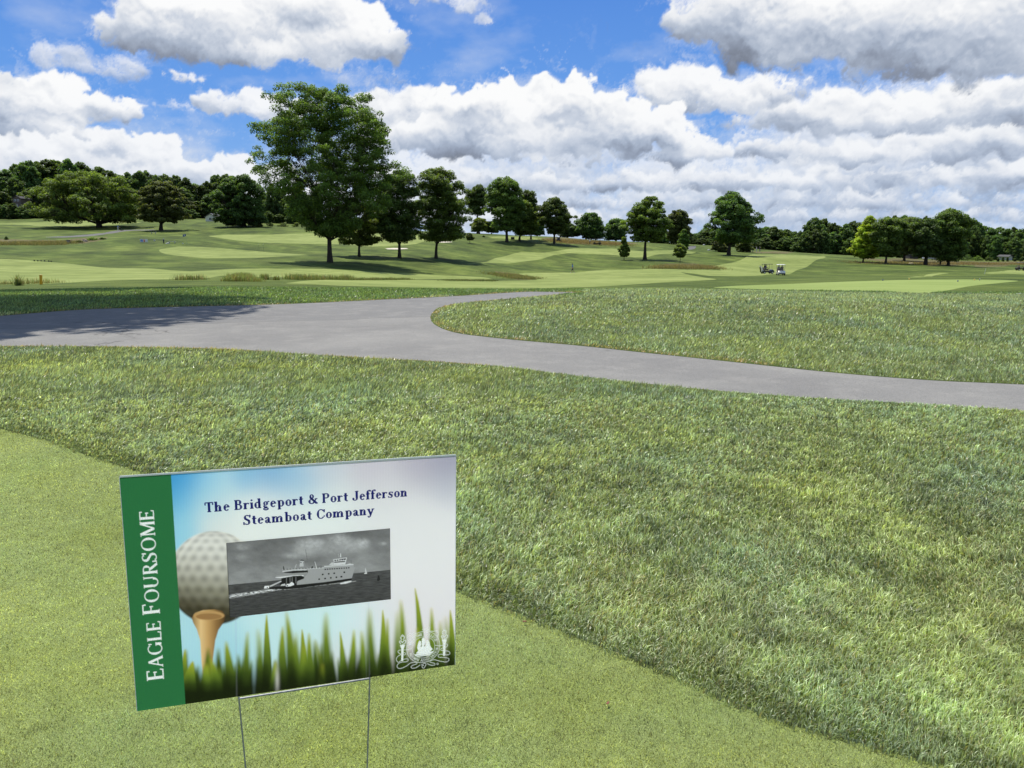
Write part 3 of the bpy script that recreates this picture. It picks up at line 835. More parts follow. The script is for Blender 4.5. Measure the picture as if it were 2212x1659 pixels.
def build_tree(rows, trunk_r, seed, nclump, nleaf, lsize, lmat, col=(.150, .205, .072), fork=.3, clump_r=None, depth=.92, limbs=9, label=None, group=None,
               name='tree', loc=(0, 0, 0), gaps=.12, lean=0.0, cat='tree', bare=.0):
    """rows: (z, x_left, x_right) of the crown outline, low to high, metres from the foot"""
    rs = np.random.default_rng(seed); rows = sorted(rows)
    zs = np.array([r[0] for r in rows]); xc = np.array([(r[1] + r[2]) / 2 for r in rows]); rx = np.array([(r[2] - r[1]) / 2 for r in rows])
    z0, z1 = zs[0], zs[-1]; Rm = rx.max()
    cr = (clump_r or Rm * .2) * (.80 if limbs else 1); nclump = int(nclump * (1.5 if limbs else 1))
    # clump centres with a little blue-noise rejection
    C = []; tries = 0
    while len(C) < nclump and tries < nclump * 60:
        tries += 1
        z = z0 + min(cr * .55, (z1 - z0) * .2) + (z1 - z0 - min(cr * .55, (z1 - z0) * .2)) * rs.random()
        r = np.interp(z, zs, rx)
        if rs.random() > (r / Rm) ** 1.3 + .08: continue
        a = rs.random() * 2 * PI; q = rs.random() ** .40
        lob = 1 + .10 * math.sin(3 * a + seed) + .14 * math.sin(5 * a + z * 9 / (z1 - z0) + seed) + .12 * math.sin(z * 23 / (z1 - z0) + 2 * a + seed * 2)
        rr = max(0, r * lob - cr * .60)
        p = np.array([np.interp(z, zs, xc) + math.cos(a) * q * rr, math.sin(a) * q * rr * depth, z - cr * .25])
        if gaps and gnoise(np.array([p[0] / (Rm * .42) + seed]), np.array([p[2] / (Rm * .42) + p[1] / (Rm * .8)]), seed)[0] > .55 - gaps: continue
        if any(((p - c) ** 2).sum() < (cr * .62) ** 2 for c in C[-80:]): continue
        C.append(p)
    C = np.array(C); rad = cr * (.62 + .65 * rs.random(len(C)))
    edge = np.interp(C[:, 2], zs, rx) / Rm
    per = np.maximum(8, (nleaf / len(C) * (rad / rad.mean()) ** 2).astype(int))
    V, Fc, col_ = leaf_cards(C, rad, per, lsize, rs, col)
    root = empty(name, loc, 0, label, cat, group)
    # trunk
    tb = MB(); H = z0 + (z1 - z0) * (.62 if bare == 0 else .8)
    path = []; rd = []
    xcz = lambda z: float(np.interp(z, zs, xc)) if z > z0 else float(xc[0]) * max(0, z / max(z0, .01)) ** 1.5
    n = 12
    for i in range(n):
        f = i / (n - 1); z = H * f
        path.append((xcz(z) * .8 * f + lean * f + math.sin(f * 5 + seed) * trunk_r * .35 * f, math.cos(f * 4 + seed) * trunk_r * .4 * f, z - .15 * (i == 0)))
        rd.append(trunk_r * ((1 - f) ** 1.1 * .86 + .08) * (1 + .40 * math.exp(-f * H / (trunk_r * 1.6))))
    tb.tube(path, rd, 10)
    P = np.array(path)
    # limbs: from the trunk to groups of clumps, then branchlets to the clumps
    if limbs and len(C) > limbs:
        order = rs.permutation(len(C))[:limbs]; hubs = C[order] * 1.0
        for _ in range(3):
            dd = ((C[:, None] - hubs[None]) ** 2).sum(-1); asg = dd.argmin(1)
            for h in range(limbs):
                if (asg == h).any(): hubs[h] = C[asg == h].mean(0)
        for h in range(limbs):
            hub = hubs[h].copy()
            ts = min(H * .92, max(z0 * (.75 + fork * .3), hub[2] - np.hypot(hub[0], hub[1]) * 1.0 - (z1 - z0) * .12))
            ts = max(ts, z0 * .8)
            i = ts / H * (n - 1); i0 = int(min(n - 2, i)); f = i - i0
            s0 = P[i0] * (1 - f) + P[i0 + 1] * f
            rr = np.interp(i, range(n), rd) * (.55 if fork > .4 else .40)
            mid = s0 * .5 + hub * .5 + np.array([0, 0, -.08 * np.linalg.norm(hub - s0)]) + rs.normal(size=3) * .25
            pts = []
            for k in range(6):
                q = k / 5; p = s0 * (1 - q) ** 2 + 2 * mid * q * (1 - q) + hub * q * q
                pts.append(p)
            tb.tube(pts, [rr * (1 - .78 * k / 5) for k in range(6)], 6)
            for c in C[asg == h]:
                if rs.random() < .25 and len(C) > 90: continue
                q = .35 + .5 * rs.random(); b0 = s0 * (1 - q) ** 2 + 2 * mid * q * (1 - q) + hub * q * q
                m1 = (b0 + c) / 2 + np.array([0, 0, -.06 * np.linalg.norm(c - b0)]) + rs.normal(size=3) * .12
                e = c + (c - b0) * .12
                tb.tube([b0, m1, e], [rr * .32, rr * .2, rr * .07], 4, cap=False)
    tr = tb.build('trunk', BARK, root, smooth=True)
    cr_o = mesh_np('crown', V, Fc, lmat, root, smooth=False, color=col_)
    return root


TREES = {}
def tree_px(key, base, rows, lab, lm='oak', ncl=90, nleaf=8000, px=1.25, tr=3.2, seed=1, d=None, **kw):
    """base (u, v) of the trunk foot; rows (v, uL, uR) as surveyed"""
    if d is None: g = ground(*base)
    else:
        x = (base[0] - CU) / F * d * 1.0; g = Vector((at(base[0], 540, d).x, d, hz(at(base[0], 540, d).x, d)))
    d = g.y
    R_ = [(at(u0, v, d).z - g.z, at(u0, v, d).x - g.x, at(u1, v, d).x - g.x) for (v, u0, u1) in rows]
    R_ = [(max(.05, z), a, b) for (z, a, b) in R_]
    ls = px * d / 769 * .66; nleaf = int(nleaf * 1.8)
    t = build_tree(R_, tr * .62 * d / F, seed, ncl, nleaf, ls, LM[lm], label=lab, loc=g - Vector((0, 0, .05)), **kw)
    TREES[key] = t
    return t


tree_px('big', (713, 567), [(512, 690, 745), (488, 655, 790), (460, 625, 815), (430, 600, 835), (400, 585, 862), (365, 560, 868), (330, 553, 850), (300, 556, 848), (270, 560, 842), (240, 572, 822), (215, 585, 803), (197, 612, 785), (184, 680, 752)],
        'tallest broad oak with an open crown, left of centre on the fairway edge', 'oak', ncl=640, nleaf=72000, px=1.35, tr=9, seed=3, limbs=20, fork=.35, clump_r=1.3, gaps=.28, name='oak_tree')
tree_px('t2', (776, 554), [(440, 745, 805), (455, 722, 828), (475, 710, 842), (495, 710, 840), (510, 722, 834), (523, 742, 812), (530, 760, 795)],
        'small forked tree with low hanging foliage just right of the tallest oak', 'fresh', ncl=130, nleaf=20000, tr=5, seed=5, limbs=8, fork=.6, clump_r=1.1)
tree_px('t3', (863, 557), [(367, 845, 885), (385, 820, 900), (420, 803, 912), (460, 800, 915), (490, 806, 912), (512, 825, 900), (524, 845, 885)],
        'dense dark tree standing between the small forked tree and the tall narrow one', 'dark', ncl=230, nleaf=28000, tr=6.0, seed=8, limbs=12, clump_r=1.25)
tree_px('t4', (942, 558), [(365, 925, 970), (380, 903, 992), (410, 895, 1006), (450, 893, 1014), (485, 900, 1010), (508, 905, 1000), (522, 925, 980)],
        'tall narrow trunked tree with a ragged crown, rightmost of the central fairway group', 'oak', ncl=230, nleaf=26000, tr=5.5, seed=12, limbs=12, gaps=.12, clump_r=1.2)
tree_px('t5', (215, 491), [(371, 150, 215), (380, 125, 262), (400, 103, 290), (430, 86, 303), (450, 78, 306), (466, 78, 300), (476, 110, 290), (482, 140, 260)],
        'wide spreading light green tree on the left hillside beside the walking golfer', 'fresh', ncl=330, nleaf=30000, tr=9, seed=15, limbs=14, clump_r=2.0)
tree_px('t6', (348, 498), [(391, 325, 362), (405, 308, 388), (430, 298, 402), (455, 297, 406), (470, 305, 402), (483, 322, 388)],
        'grey green rounded tree with a curved trunk on the left hillside', 'olive', ncl=170, nleaf=20000, tr=6.5, seed=18, limbs=9, fork=.7, clump_r=1.4)
tree_px('t7', (527, 490), [(380, 508, 546), (392, 484, 560), (415, 467, 568), (440, 459, 571), (465, 459, 573), (480, 474, 566), (487, 498, 552)],
        'dense globe shaped dark green tree above its round shadow beside the white house', 'dark', ncl=230, nleaf=26000, tr=8, seed=21, limbs=9, fork=.8, clump_r=1.7)
tree_px('t8', (1095, 523), [(383, 1070, 1110), (395, 1055, 1128), (420, 1049, 1133), (450, 1047, 1136), (480, 1054, 1128), (500, 1066, 1115)],
        'tall egg shaped tree on the central crest above the dark box', 'oak', ncl=210, nleaf=20000, tr=5.5, seed=24, limbs=9, clump_r=1.5)
tree_px('t8b', (1122, 520), [(434, 1110, 1140), (450, 1100, 1155), (475, 1097, 1163), (495, 1104, 1160), (509, 1113, 1148)],
        'lower broad tree touching the egg shaped tree on its right', 'fresh', ncl=120, nleaf=12000, tr=4, seed=27, limbs=7, clump_r=1.4)
tree_px('t8c', (1147, 517), [(413, 1128, 1150), (430, 1127, 1160), (450, 1130, 1162), (480, 1136, 1160)],
        'thin dark tree half hidden behind the pair on the central crest', 'dark', ncl=60, nleaf=6000, tr=3, seed=30, limbs=5, clump_r=1.5)
tree_px('t9', (1197, 527), [(428, 1180, 1215), (440, 1165, 1223), (455, 1160, 1226), (464, 1160, 1242), (480, 1163, 1240), (495, 1174, 1226), (506, 1186, 1212)],
        'dark tree with spreading open limbs beside the small white roofed cart', 'dark', ncl=130, nleaf=13000, tr=4.5, seed=33, limbs=12, gaps=.16, clump_r=1.25)
tree_px('t10', (1393, 561), [(425, 1395, 1422), (438, 1368, 1432), (455, 1358, 1440), (470, 1351, 1450), (485, 1351, 1452), (500, 1354, 1446), (513, 1366, 1430), (522, 1378, 1410)],
        'airy tree with a forked black trunk between the two young trees', 'fresh', ncl=190, nleaf=17000, tr=6.5, seed=36, limbs=14, gaps=.16, fork=.8, clump_r=1.15)
tree_px('t11', (1574, 551), [(414, 1565, 1597), (430, 1548, 1606), (450, 1535, 1628), (470, 1530, 1637), (490, 1527, 1641), (510, 1534, 1636), (526, 1552, 1618)],
        'large dark nearly black rounded tree standing alone right of centre', 'wood', ncl=260, nleaf=24000, tr=6.5, seed=39, limbs=10, clump_r=1.5)
tree_px('t13', (1864, 567), [(465, 1877, 1886), (475, 1867, 1892), (490, 1856, 1898), (505, 1846, 1903), (520, 1840, 1904), (535, 1836, 1903), (548, 1847, 1897), (558, 1860, 1884)],
        'bright yellow green pointed maple lit against the dark wood at right', 'bright', ncl=170, nleaf=15000, tr=2.8, seed=42, limbs=7, clump_r=1.05)
tree_px('t14', (1913, 570), [(471, 1902, 1945), (485, 1890, 1958), (510, 1888, 1956), (535, 1892, 1946), (551, 1902, 1930)],
        'dark tree directly right of the bright maple at the fescue edge', 'oak', ncl=150, nleaf=14000, tr=4, seed=45, limbs=7, clump_r=1.4)
tree_px('t15', (1953, 564), [(470, 1930, 1985), (485, 1918, 2004), (510, 1918, 2004), (535, 1926, 1990), (550, 1936, 1974)],
        'olive dark tree in front of the low dark shed', 'olive', ncl=150, nleaf=14000, tr=4.2, seed=48, limbs=7, clump_r=1.5)
tree_px('t16', (1999, 572), [(472, 1975, 2015), (490, 1962, 2035), (515, 1960, 2040), (540, 1966, 2030), (556, 1980, 2018)],
        'thick trunked dark tree beside the parked grey car', 'dark', ncl=150, nleaf=14000, tr=6.5, seed=51, limbs=7, clump_r=1.4)
tree_px('t17', (2048, 574), [(452, 2042, 2062), (462, 2018, 2082), (480, 2008, 2096), (505, 2005, 2090), (530, 2014, 2086), (550, 2017, 2086), (565, 2032, 2074)],
        'tallest dark tree of the right hand group with foliage almost to the ground', 'oak', ncl=230, nleaf=21000, tr=5, seed=54, limbs=9, clump_r=1.4)
tree_px('t18', (2031, 572), [(505, 2012, 2048), (530, 2010, 2046), (552, 2019, 2040)],
        'slim dark tree squeezed left of the tallest one at right', 'dark', ncl=50, nleaf=5000, tr=2.5, seed=57, limbs=5, clump_r=1.3)
tree_px('s1', (1348, 562), [(511, 1345, 1350), (522, 1341, 1355), (535, 1336, 1360), (547, 1337, 1360), (554, 1343, 1354)],
        'young leafy sapling left of the airy forked tree', 'fresh', ncl=50, nleaf=5000, tr=1.3, seed=60, limbs=5, clump_r=.55, cat='sapling', name='sapling')
tree_px('s2', (1469, 567), [(528, 1463, 1475), (538, 1458, 1483), (548, 1457, 1483), (556, 1463, 1477)],
        'young round sapling just behind the brown fescue mound', 'fresh', ncl=45, nleaf=4500, tr=1.2, seed=63, limbs=5, clump_r=.6, cat='sapling', name='sapling')
tree_px('s3', (1477, 549), [(496, 1474, 1482), (508, 1467, 1488), (520, 1465, 1489), (532, 1467, 1487), (540, 1470, 1483)],
        'pointed young tree rising behind the round sapling', 'oak', ncl=50, nleaf=5000, tr=1.5, seed=66, limbs=5, clump_r=.8)
tree_px('s4', (1015, 526), [(503, 1012, 1018), (510, 1006, 1023), (518, 1008, 1021)],
        'tiny thin sapling on the slope left of the central crest', 'olive', ncl=22, nleaf=900, tr=.9, seed=69, limbs=4, clump_r=.6, cat='sapling', name='sapling')
tree_px('e1', (1032, 504), [(400, 1018, 1046), (412, 1006, 1053), (430, 1004, 1056), (450, 1010, 1052), (467, 1020, 1044)],
        'bare legged tall tree on the skyline behind the round bushy pair', 'dark', ncl=70, nleaf=6000, tr=4, seed=72, limbs=7, clump_r=1.8, bare=1)
tree_px('e2', (1036, 505), [(471, 1024, 1046), (485, 1017, 1053), (500, 1019, 1051)], 'left one of two bushy trees low on the skyline crest', 'fresh', ncl=50, nleaf=5000, tr=2, seed=75, limbs=4, clump_r=1.2)
tree_px('e3', (1062, 505), [(480, 1052, 1073), (490, 1050, 1076), (502, 1052, 1074)], 'right one of two bushy trees low on the skyline crest', 'oak', ncl=40, nleaf=4000, tr=2, seed=78, limbs=4, clump_r=1.1)
tree_px('e4', (1275, 521), [(460, 1262, 1290), (470, 1250, 1298), (490, 1243, 1307), (508, 1243, 1306), (517, 1250, 1300)],
        'broad dark tree behind the brown bank, left of the far golfers', 'dark', ncl=120, nleaf=11000, tr=3, seed=81, limbs=5, clump_r=1.7, d=285)
tree_px('e5', (1330, 524), [(474, 1318, 1345), (485, 1310, 1351), (505, 1307, 1351), (518, 1312, 1349)],
        'dark tree behind the brown bank, right of the far golfers', 'wood', ncl=80, nleaf=8000, tr=3, seed=84, limbs=5, clump_r=1.6, d=290)
tree_px('e6', (1225, 524), [(483, 1216, 1240), (495, 1208, 1247), (512, 1209, 1247)], 'low dark tree filling the gap beside the open limbed tree', 'wood', ncl=50, nleaf=5000, tr=2.5, seed=87, limbs=4, clump_r=1.6, d=288)
tree_px('e7', (1468, 539), [(455, 1450, 1476), (465, 1442, 1488), (485, 1438, 1491), (510, 1440, 1490), (530, 1446, 1487)],
        'grey green tree behind the airy forked tree, by the far path', 'olive', ncl=120, nleaf=11000, tr=3.5, seed=90, limbs=6, clump_r=1.7, d=295)
tree_px('e8', (1418, 533), [(500, 1402, 1440), (515, 1398, 1448), (528, 1400, 1446)], 'low dark tree behind the trunk of the airy forked tree', 'wood', ncl=60, nleaf=6000, tr=2.5, seed=93, limbs=4, clump_r=1.7, d=310)
tree_px('e9', (1160, 519), [(470, 1150, 1170), (490, 1145, 1175), (508, 1147, 1174)], 'low dark tree peeping out right of the crest pair', 'wood', ncl=40, nleaf=4000, tr=2.5, seed=96, limbs=4, clump_r=1.4, d=275)
tree_px('e10', (1552, 549), [(520, 1544, 1562), (535, 1538, 1572), (546, 1540, 1570)], 'pale willowy shrub left of the lone dark tree trunk', 'olive', ncl=40, nleaf=4000, tr=1.5, seed=99, limbs=4, clump_r=1.0, d=252, cat='shrub', name='shrub')
tree_px('e11', (1606, 548), [(515, 1598, 1618), (530, 1590, 1624), (544, 1592, 1622)], 'pale willowy shrub right of the lone dark tree trunk', 'olive', ncl=40, nleaf=4000, tr=1.5, seed=102, limbs=4, clump_r=1.0, d=258, cat='shrub', name='shrub')

# tall tree standing just left of the frame; its shadow lies over the road bend
build_tree([(12.2, -5, 9), (14, -6.5, 12), (16, -7, 13.5), (18, -6, 13), (20, -4, 9), (22, -1.5, 4)], .5, 105, 340, 80000, .17, LM['oak'], limbs=6, depth=.70, clump_r=1.35, gaps=.0,
           label='tall tree just outside the left edge, seen only by its shadow on the road', name='tree', loc=(-22.6, 22.6, hz(-22.6, 22.6) - .05))

build_tree([(16.8, -7, 8), (19, -9, 11), (22, -8, 11), (25, -5, 7), (27, -1.5, 3)], .5, 106, 200, 40000, .2, LM['oak'], limbs=6, depth=.6, clump_r=1.2, gaps=.2,
           label='second tall tree outside the left edge, its shadow lies on the grass beyond the road', name='tree', loc=(-29.0, 40.0, hz(-29.0, 40.0) - .05))
# ---- the woods: a few model trees, then individual copies
def proto(seed, lm, shape):
    prof = {'round': [(.04, .30), (.15, .42), (.4, .5), (.65, .46), (.85, .30), (1.0, .08)], 'tall': [(.04, .22), (.2, .34), (.5, .40), (.75, .34), (.9, .22), (1.0, .06)],
            'flat': [(.04, .36), (.2, .48), (.5, .55), (.75, .50), (.92, .32), (1.0, .14)]}[shape]
    return build_tree([(z * 20, -r * 20, r * 20) for z, r in prof], .45, seed, 120, 9000, .66, LM[lm], limbs=4, clump_r=2.3, name='woodland_tree', cat='tree', gaps=.05)
WP = [proto(201, 'wood', 'round'), proto(202, 'wood', 'tall'), proto(203, 'wood', 'flat'), proto(204, 'dark', 'round'), proto(205, 'wood', 'tall')]
_used = [False] * len(WP)
def wood_tree(u, vt, halfw, d, label, group, pi):
    p = at(u, 540, d); gz = hz(p.x, d); h = max(3, at(u, vt, d).z - gz); r = halfw * d / F
    sx = r / (20 * .5); sz = h / 20
    sc = (sx, sx * random.uniform(.8, 1.1), sz); rz = random.random() * 6.28
    if not _used[pi]:
        _used[pi] = True; o = WP[pi]; o.location = (p.x, d, gz - .2); o.scale = sc; o.rotation_euler = (0, 0, rz); o['label'] = label; o['group'] = group
    else: dup(WP[pi], (p.x, d, gz - .2), rz, sc, label, group)
def prof(P, u): return float(np.interp(u, [p[0] for p in P], [p[1] for p in P]))
PL = [(-120, 362), (0, 356), (16, 362), (30, 362), (41, 350), (82, 345), (123, 341), (150, 341), (177, 350), (205, 359), (232, 358), (245, 370), (273, 377), (286, 369), (308, 366), (333, 367), (341, 382), (382, 377), (406, 373),
      (423, 388), (436, 402), (450, 392), (485, 370), (502, 374), (560, 386), (600, 392), (640, 398), (700, 440)]
u = -110; k = 0
while u < 510:
    vt = prof(PL, u) + random.uniform(-3, 7)
    wood_tree(u, vt, random.uniform(26, 38), random.uniform(385, 420), 'dark tree in the back row of the wood along the left ridge', 'back row of the wood on the left ridge', k % 3 if k % 4 else 4); u += random.uniform(17, 25); k += 1
u = -100
while u < 500:
    vt = prof(PL, u) + random.uniform(28, 60)
    wood_tree(u, vt, random.uniform(22, 34), random.uniform(340, 365), 'dark tree in the front row of the wood along the left ridge', 'front row of the wood on the left ridge', [0, 3, 2, 1][k % 4]); u += random.uniform(20, 30); k += 1
u = -100
while u < 520:
    if not 425 < u < 478: wood_tree(u, random.uniform(436, 456), random.uniform(14, 20), random.uniform(323, 332), 'low dark bushy tree at the foot of the wood on the left ridge', 'low trees at the foot of the left wood', [2, 0][k % 2])
    u += random.uniform(16, 22); k += 1
u = 575
while u < 700:
    wood_tree(u, random.uniform(392, 425), random.uniform(17, 24), random.uniform(292, 310), 'dark tree behind the tallest oak, between the globe tree and its trunk', 'trees behind the tallest oak', k % 4); u += random.uniform(16, 24); k += 1
for u, vt in [(585, 455), (607, 462), (632, 460), (655, 466), (680, 470), (800, 482), (830, 487), (985, 490), (820, 440), (850, 450)]:
    wood_tree(u, vt, 15, 288 if u < 700 else 300, 'low tree on the skyline behind the central fairway trees', 'low trees behind the central group', k % 3); k += 1
PR = [(1485, 503), (1505, 498), (1525, 492), (1550, 498), (1600, 503), (1635, 498), (1649, 487), (1671, 486), (1690, 495), (1728, 495), (1745, 474), (1778, 468), (1797, 478), (1805, 486), (1840, 480), (1857, 485), (1890, 474), (1919, 463), (1947, 464),
      (1970, 474), (1996, 471), (2018, 467), (2060, 470), (2094, 475), (2124, 480), (2135, 493), (2148, 483), (2160, 496), (2184, 489), (2212, 486), (2400, 488)]
u = 1488
while u < 2330:
    vt = prof(PR, u) + random.uniform(-2, 5)
    wood_tree(u, vt, random.uniform(18, 30), random.uniform(365, 400), 'dark tree in the far row of the wood closing the right horizon', 'far row of the right hand wood', k % 5); u += random.uniform(12, 19); k += 1
u = 1495
while u < 2330:
    vt = prof(PR, u) + random.uniform(16, 34)
    wood_tree(u, vt, random.uniform(14, 24), random.uniform(322, 345), 'dark tree in the near row of the wood closing the right horizon', 'near row of the right hand wood', [0, 3, 2, 1][k % 4]); u += random.uniform(14, 22); k += 1
# ------------------------------------------------------------------ grass
def blade_mat(name, trans=.35, gloss=.5, rough=.38):
    m, t, b = material(name)
    t.n.remove(b); out = t.n['Material Output']
    c = t.attr('Col')
    d = t.new('ShaderNodeBsdfPrincipled'); t.put(d.inputs['Base Color'], c); d.inputs['Roughness'].default_value = rough
    d.inputs['Specular IOR Level'].default_value = gloss
    tr = t.new('ShaderNodeBsdfTranslucent'); t.put(tr.inputs['Color'], t.vm('MULTIPLY', c, (1.25, 1.25, .6)))
    mx = t.new('ShaderNodeMixShader'); mx.inputs[0].default_value = trans
    t.l.new(d.outputs[0], mx.inputs[1]); t.l.new(tr.outputs[0], mx.inputs[2]); t.l.new(mx.outputs[0], out.inputs[0])
    return m
BM = blade_mat('grass_blade', .48); BMG = blade_mat('short_turf_blade', .42, .35, .5)


def edge_dist(poly, x, y):
    out = np.full(x.shape, 1e9)
    for i in range(len(poly)):
        a, b = poly[i - 1], poly[i]; ab = b - a; L2 = max(1e-9, ab @ ab)
        t = np.clip(((x - a[0]) * ab[0] + (y - a[1]) * ab[1]) / L2, 0, 1)
        out = np.minimum(out, np.hypot(x - a[0] - t * ab[0], y - a[1] - t * ab[1]))
    return out


def scatter(n, d0, d1, spread, rs, power=0.0):
    """points whose ground density falls with the square of the distance"""
    d = d0 * (d1 / d0) ** rs.random(n)
    x = (rs.random(n) * 2 - 1) * spread * d * 1.0
    return x, d


def blades(name, x, y, L, W, lean, az, rs, col, mat, seg2=True, z=None):
    N = len(x); z = height(x, y) if z is None else z
    base = np.stack([x, y, z - .003], -1)
    a = rs.random(N) * PI * 2
    side = np.stack([np.cos(a), np.sin(a) * .6, np.zeros(N)], -1); side /= np.linalg.norm(side, axis=1)[:, None]; side *= (W * .5)[:, None]
    ld = np.stack([np.sin(az), np.cos(az), np.zeros(N)], -1)
    h1 = L * np.cos(lean * .6); o1 = L * np.sin(lean * .6)
    if seg2:
        mid = base + ld * (o1 * .5)[:, None] + np.stack([np.zeros(N), np.zeros(N), h1 * .55], -1)
        tip = base + ld * (L * np.sin(lean))[:, None] + np.stack([np.zeros(N), np.zeros(N), L * np.cos(lean) * .92], -1)
        V = np.stack([base - side, base + side, mid + side * .85, mid - side * .85, tip], 1).reshape(-1, 3)
        b = (np.arange(N) * 5)[:, None]
        lv = np.concatenate([b + np.array([0, 1, 2, 3]), b + np.array([3, 2, 4])], 1).ravel().astype(np.int32)
        lt = np.tile(np.array([4, 3], np.int32), N)
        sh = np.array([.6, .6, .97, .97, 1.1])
    else:
        tip = base + ld * (L * np.sin(lean))[:, None] + np.stack([np.zeros(N), np.zeros(N), L * np.cos(lean)], -1)
        V = np.stack([base - side, base + side, tip], 1).reshape(-1, 3)
        lv = np.arange(N * 3, dtype=np.int32); lt = np.full(N, 3, np.int32)
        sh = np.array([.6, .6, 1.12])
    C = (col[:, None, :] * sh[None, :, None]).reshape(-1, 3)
    return V, lv, lt, C


def merge(parts):
    off = 0; V = []; LV = []; LT = []; C = []
    for (v, lv, lt, c) in parts:
        V.append(v); LV.append(lv + off); LT.append(lt); C.append(c); off += len(v)
    return np.concatenate(V), (np.concatenate(LV).astype(np.int32), np.concatenate(LT)), np.concatenate(C)


def blade_colors(x, y, rs, base=(.44, .515, .28)):
    N = len(x)
    p1 = fbm(x / 1.9, y / 3.0, 301, 4); p2 = fbm(x / .55, y / .7, 305, 4); p3 = fbm(x / 7, y / 9, 309, 3)
    p4 = fbm(x / .13, y / .16, 313, 3)
    val = 1.04 + .32 * p1 + .48 * p2 + .25 * p3 + .75 * p4 + rs.normal(size=N) * .30
    val = np.clip(val, .35, 2.1)
    c = np.array(base)[None] * val[:, None]
    # blue-green clumps and yellow-green clumps
    bl = np.clip(fbm(x / 1.3 + 7, y / 1.6, 311, 3) * 2.2, -1, 1)[:, None]
    c = c * (1 + np.clip(bl, 0, 1) * np.array([-.07, .0, .22]) + np.clip(-bl, 0, 1) * np.array([.08, .04, -.14]))
    straw = rs.random(N) < np.clip(.10 + .26 * np.clip(fbm(x / 1.0, y / 1.2, 317, 3), 0, 1), 0, .4)
    c[straw] = np.array([.46, .42, .20]) * (.6 + .7 * rs.random((straw.sum(), 1)))
    pale = rs.random(N) < .18
    c[pale] = c[pale] * 1.35 + np.array([.10, .115, .08])
    yg = np.clip(fbm(x / 1.7 + 3, y / 2.2 + 8, 371, 3) * 3 - 1.1, 0, 1)[:, None] * .4
    c = c * (1 - yg) + yg * c * np.array([1.0, 1.0, .40])
    dd = np.clip(fbm(x / 2.6 + 13, y / 3.2 + 2, 375, 4) * 3.2 - 1.25, 0, 1)[:, None] * .5
    c = c * (1 - dd) + dd * np.array([.50, .42, .22])
    return c


rs = np.random.default_rng(77)
GP = POLY['putting_green'][0]; ROAD = POLY['cart_path'][0]; TEE = POLY['tee_box'][0]
parts = []
N0 = 560000
x, y = scatter(N0, 1.75, 36, .80, rs)
def flanks(n, lo, hi, inner, width):
    yy = 1 / (1 / lo - (1 / lo - 1 / hi) * rs.random(n)); sg_ = np.where(rs.random(n) < .5, -1, 1)
    yy = yy - .35; return sg_ * (inner * np.maximum(yy, 0) + width * rs.random(n)), yy
n_core = len(x); fx_, fy_ = flanks(190000, 1.0, 22, .80, 3.2); x = np.concatenate([x, fx_]); y = np.concatenate([y, fy_]); wide = np.concatenate([np.zeros(n_core), np.ones(len(fx_))])
jx, jy = x + fbm(x / .07, y / .07, 343, 3) * .05, y + fbm(x / .07, y / .07, 345, 3) * .05
ing = inside(GP, jx, jy); w_ = np.where(ing & (y < 6.5))[0]; sp = edge_dist(GP, x[w_], y[w_]); ing[w_[sp < .03 * rs.random(len(w_)) + .012]] = False
ok = ~ing & ~inside(ROAD, x, y) & ~inside(TEE, x, y)
for p_ in POLY['fairway']: ok &= ~inside(p_, x, y)
x, y, wide = x[ok], y[ok], wide[ok]
col = blade_colors(x, y, rs)
de = np.full(len(x), 9.0); nr = y < 6; de[nr] = edge_dist(GP, x[nr], y[nr])
dr = np.full(len(x), 9.0); nr = y < 30; dr[nr] = edge_dist(ROAD, x[nr], y[nr])
tall = 1 + .55 * fbm(x / .5, y / .5, 321, 3) + .9 * np.clip(fbm(x / .22, y / .22, 323, 3), 0, 1) + .35 * fbm(x / 2.2, y / 2.6, 325, 3)
L = (.032 + .019 * rs.random(len(x))) * tall * np.clip(.55 + (de + .12 * fbm(x / .12, y / .12, 347, 3)) / .30, .4, 1) * np.clip(.55 + dr / .3, .5, 1) * (1 + np.clip((y - 6) / 30, 0, .5))
L = np.clip(L, .012, .085)
W = np.maximum(.0034, .00160 * y) * (1 + .7 * wide) * (.5 + .8 * rs.random(len(x)))
wind = .9 + 1.1 * fbm(x / 1.4, y / 1.4, 331, 3)
az = wind + rs.normal(size=len(x)) * .9
lean = np.clip(.75 + .35 * rs.normal(size=len(x)) + .4 * fbm(x / .8, y / .8, 335, 3), .05, 1.35)
# the strip beyond the road gets darker, greener blades
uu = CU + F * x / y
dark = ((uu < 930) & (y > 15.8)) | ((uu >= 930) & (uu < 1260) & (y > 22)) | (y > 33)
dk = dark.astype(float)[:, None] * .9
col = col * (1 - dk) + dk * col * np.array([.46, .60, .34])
# burnt fringe along the path, step shade painted into the blades beside the green
fr = np.clip(1.3 - dr / .15, 0, 1)[:, None] * (rs.random((len(x), 1)) < .85) * (y > 9)[:, None] * np.clip(.8 + 1.8 * fbm(x / 1.1, y / 1.1, 341, 3), 0, 1)[:, None]

col = col * (1 - fr) + fr * np.array([.80, .56, .28])
lip = np.clip(1 - de / .16, 0, 1)[:, None]
col = col * (1 - .30 * lip)
near = y < 7
parts = []
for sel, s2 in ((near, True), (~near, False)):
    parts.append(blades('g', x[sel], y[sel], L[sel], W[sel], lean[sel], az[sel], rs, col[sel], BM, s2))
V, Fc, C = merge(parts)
tag(mesh_np('rough_grass', V, Fc, BM, color=C), 'longer leaning blades of rough grass around the green and path', 'grass', kind='stuff')

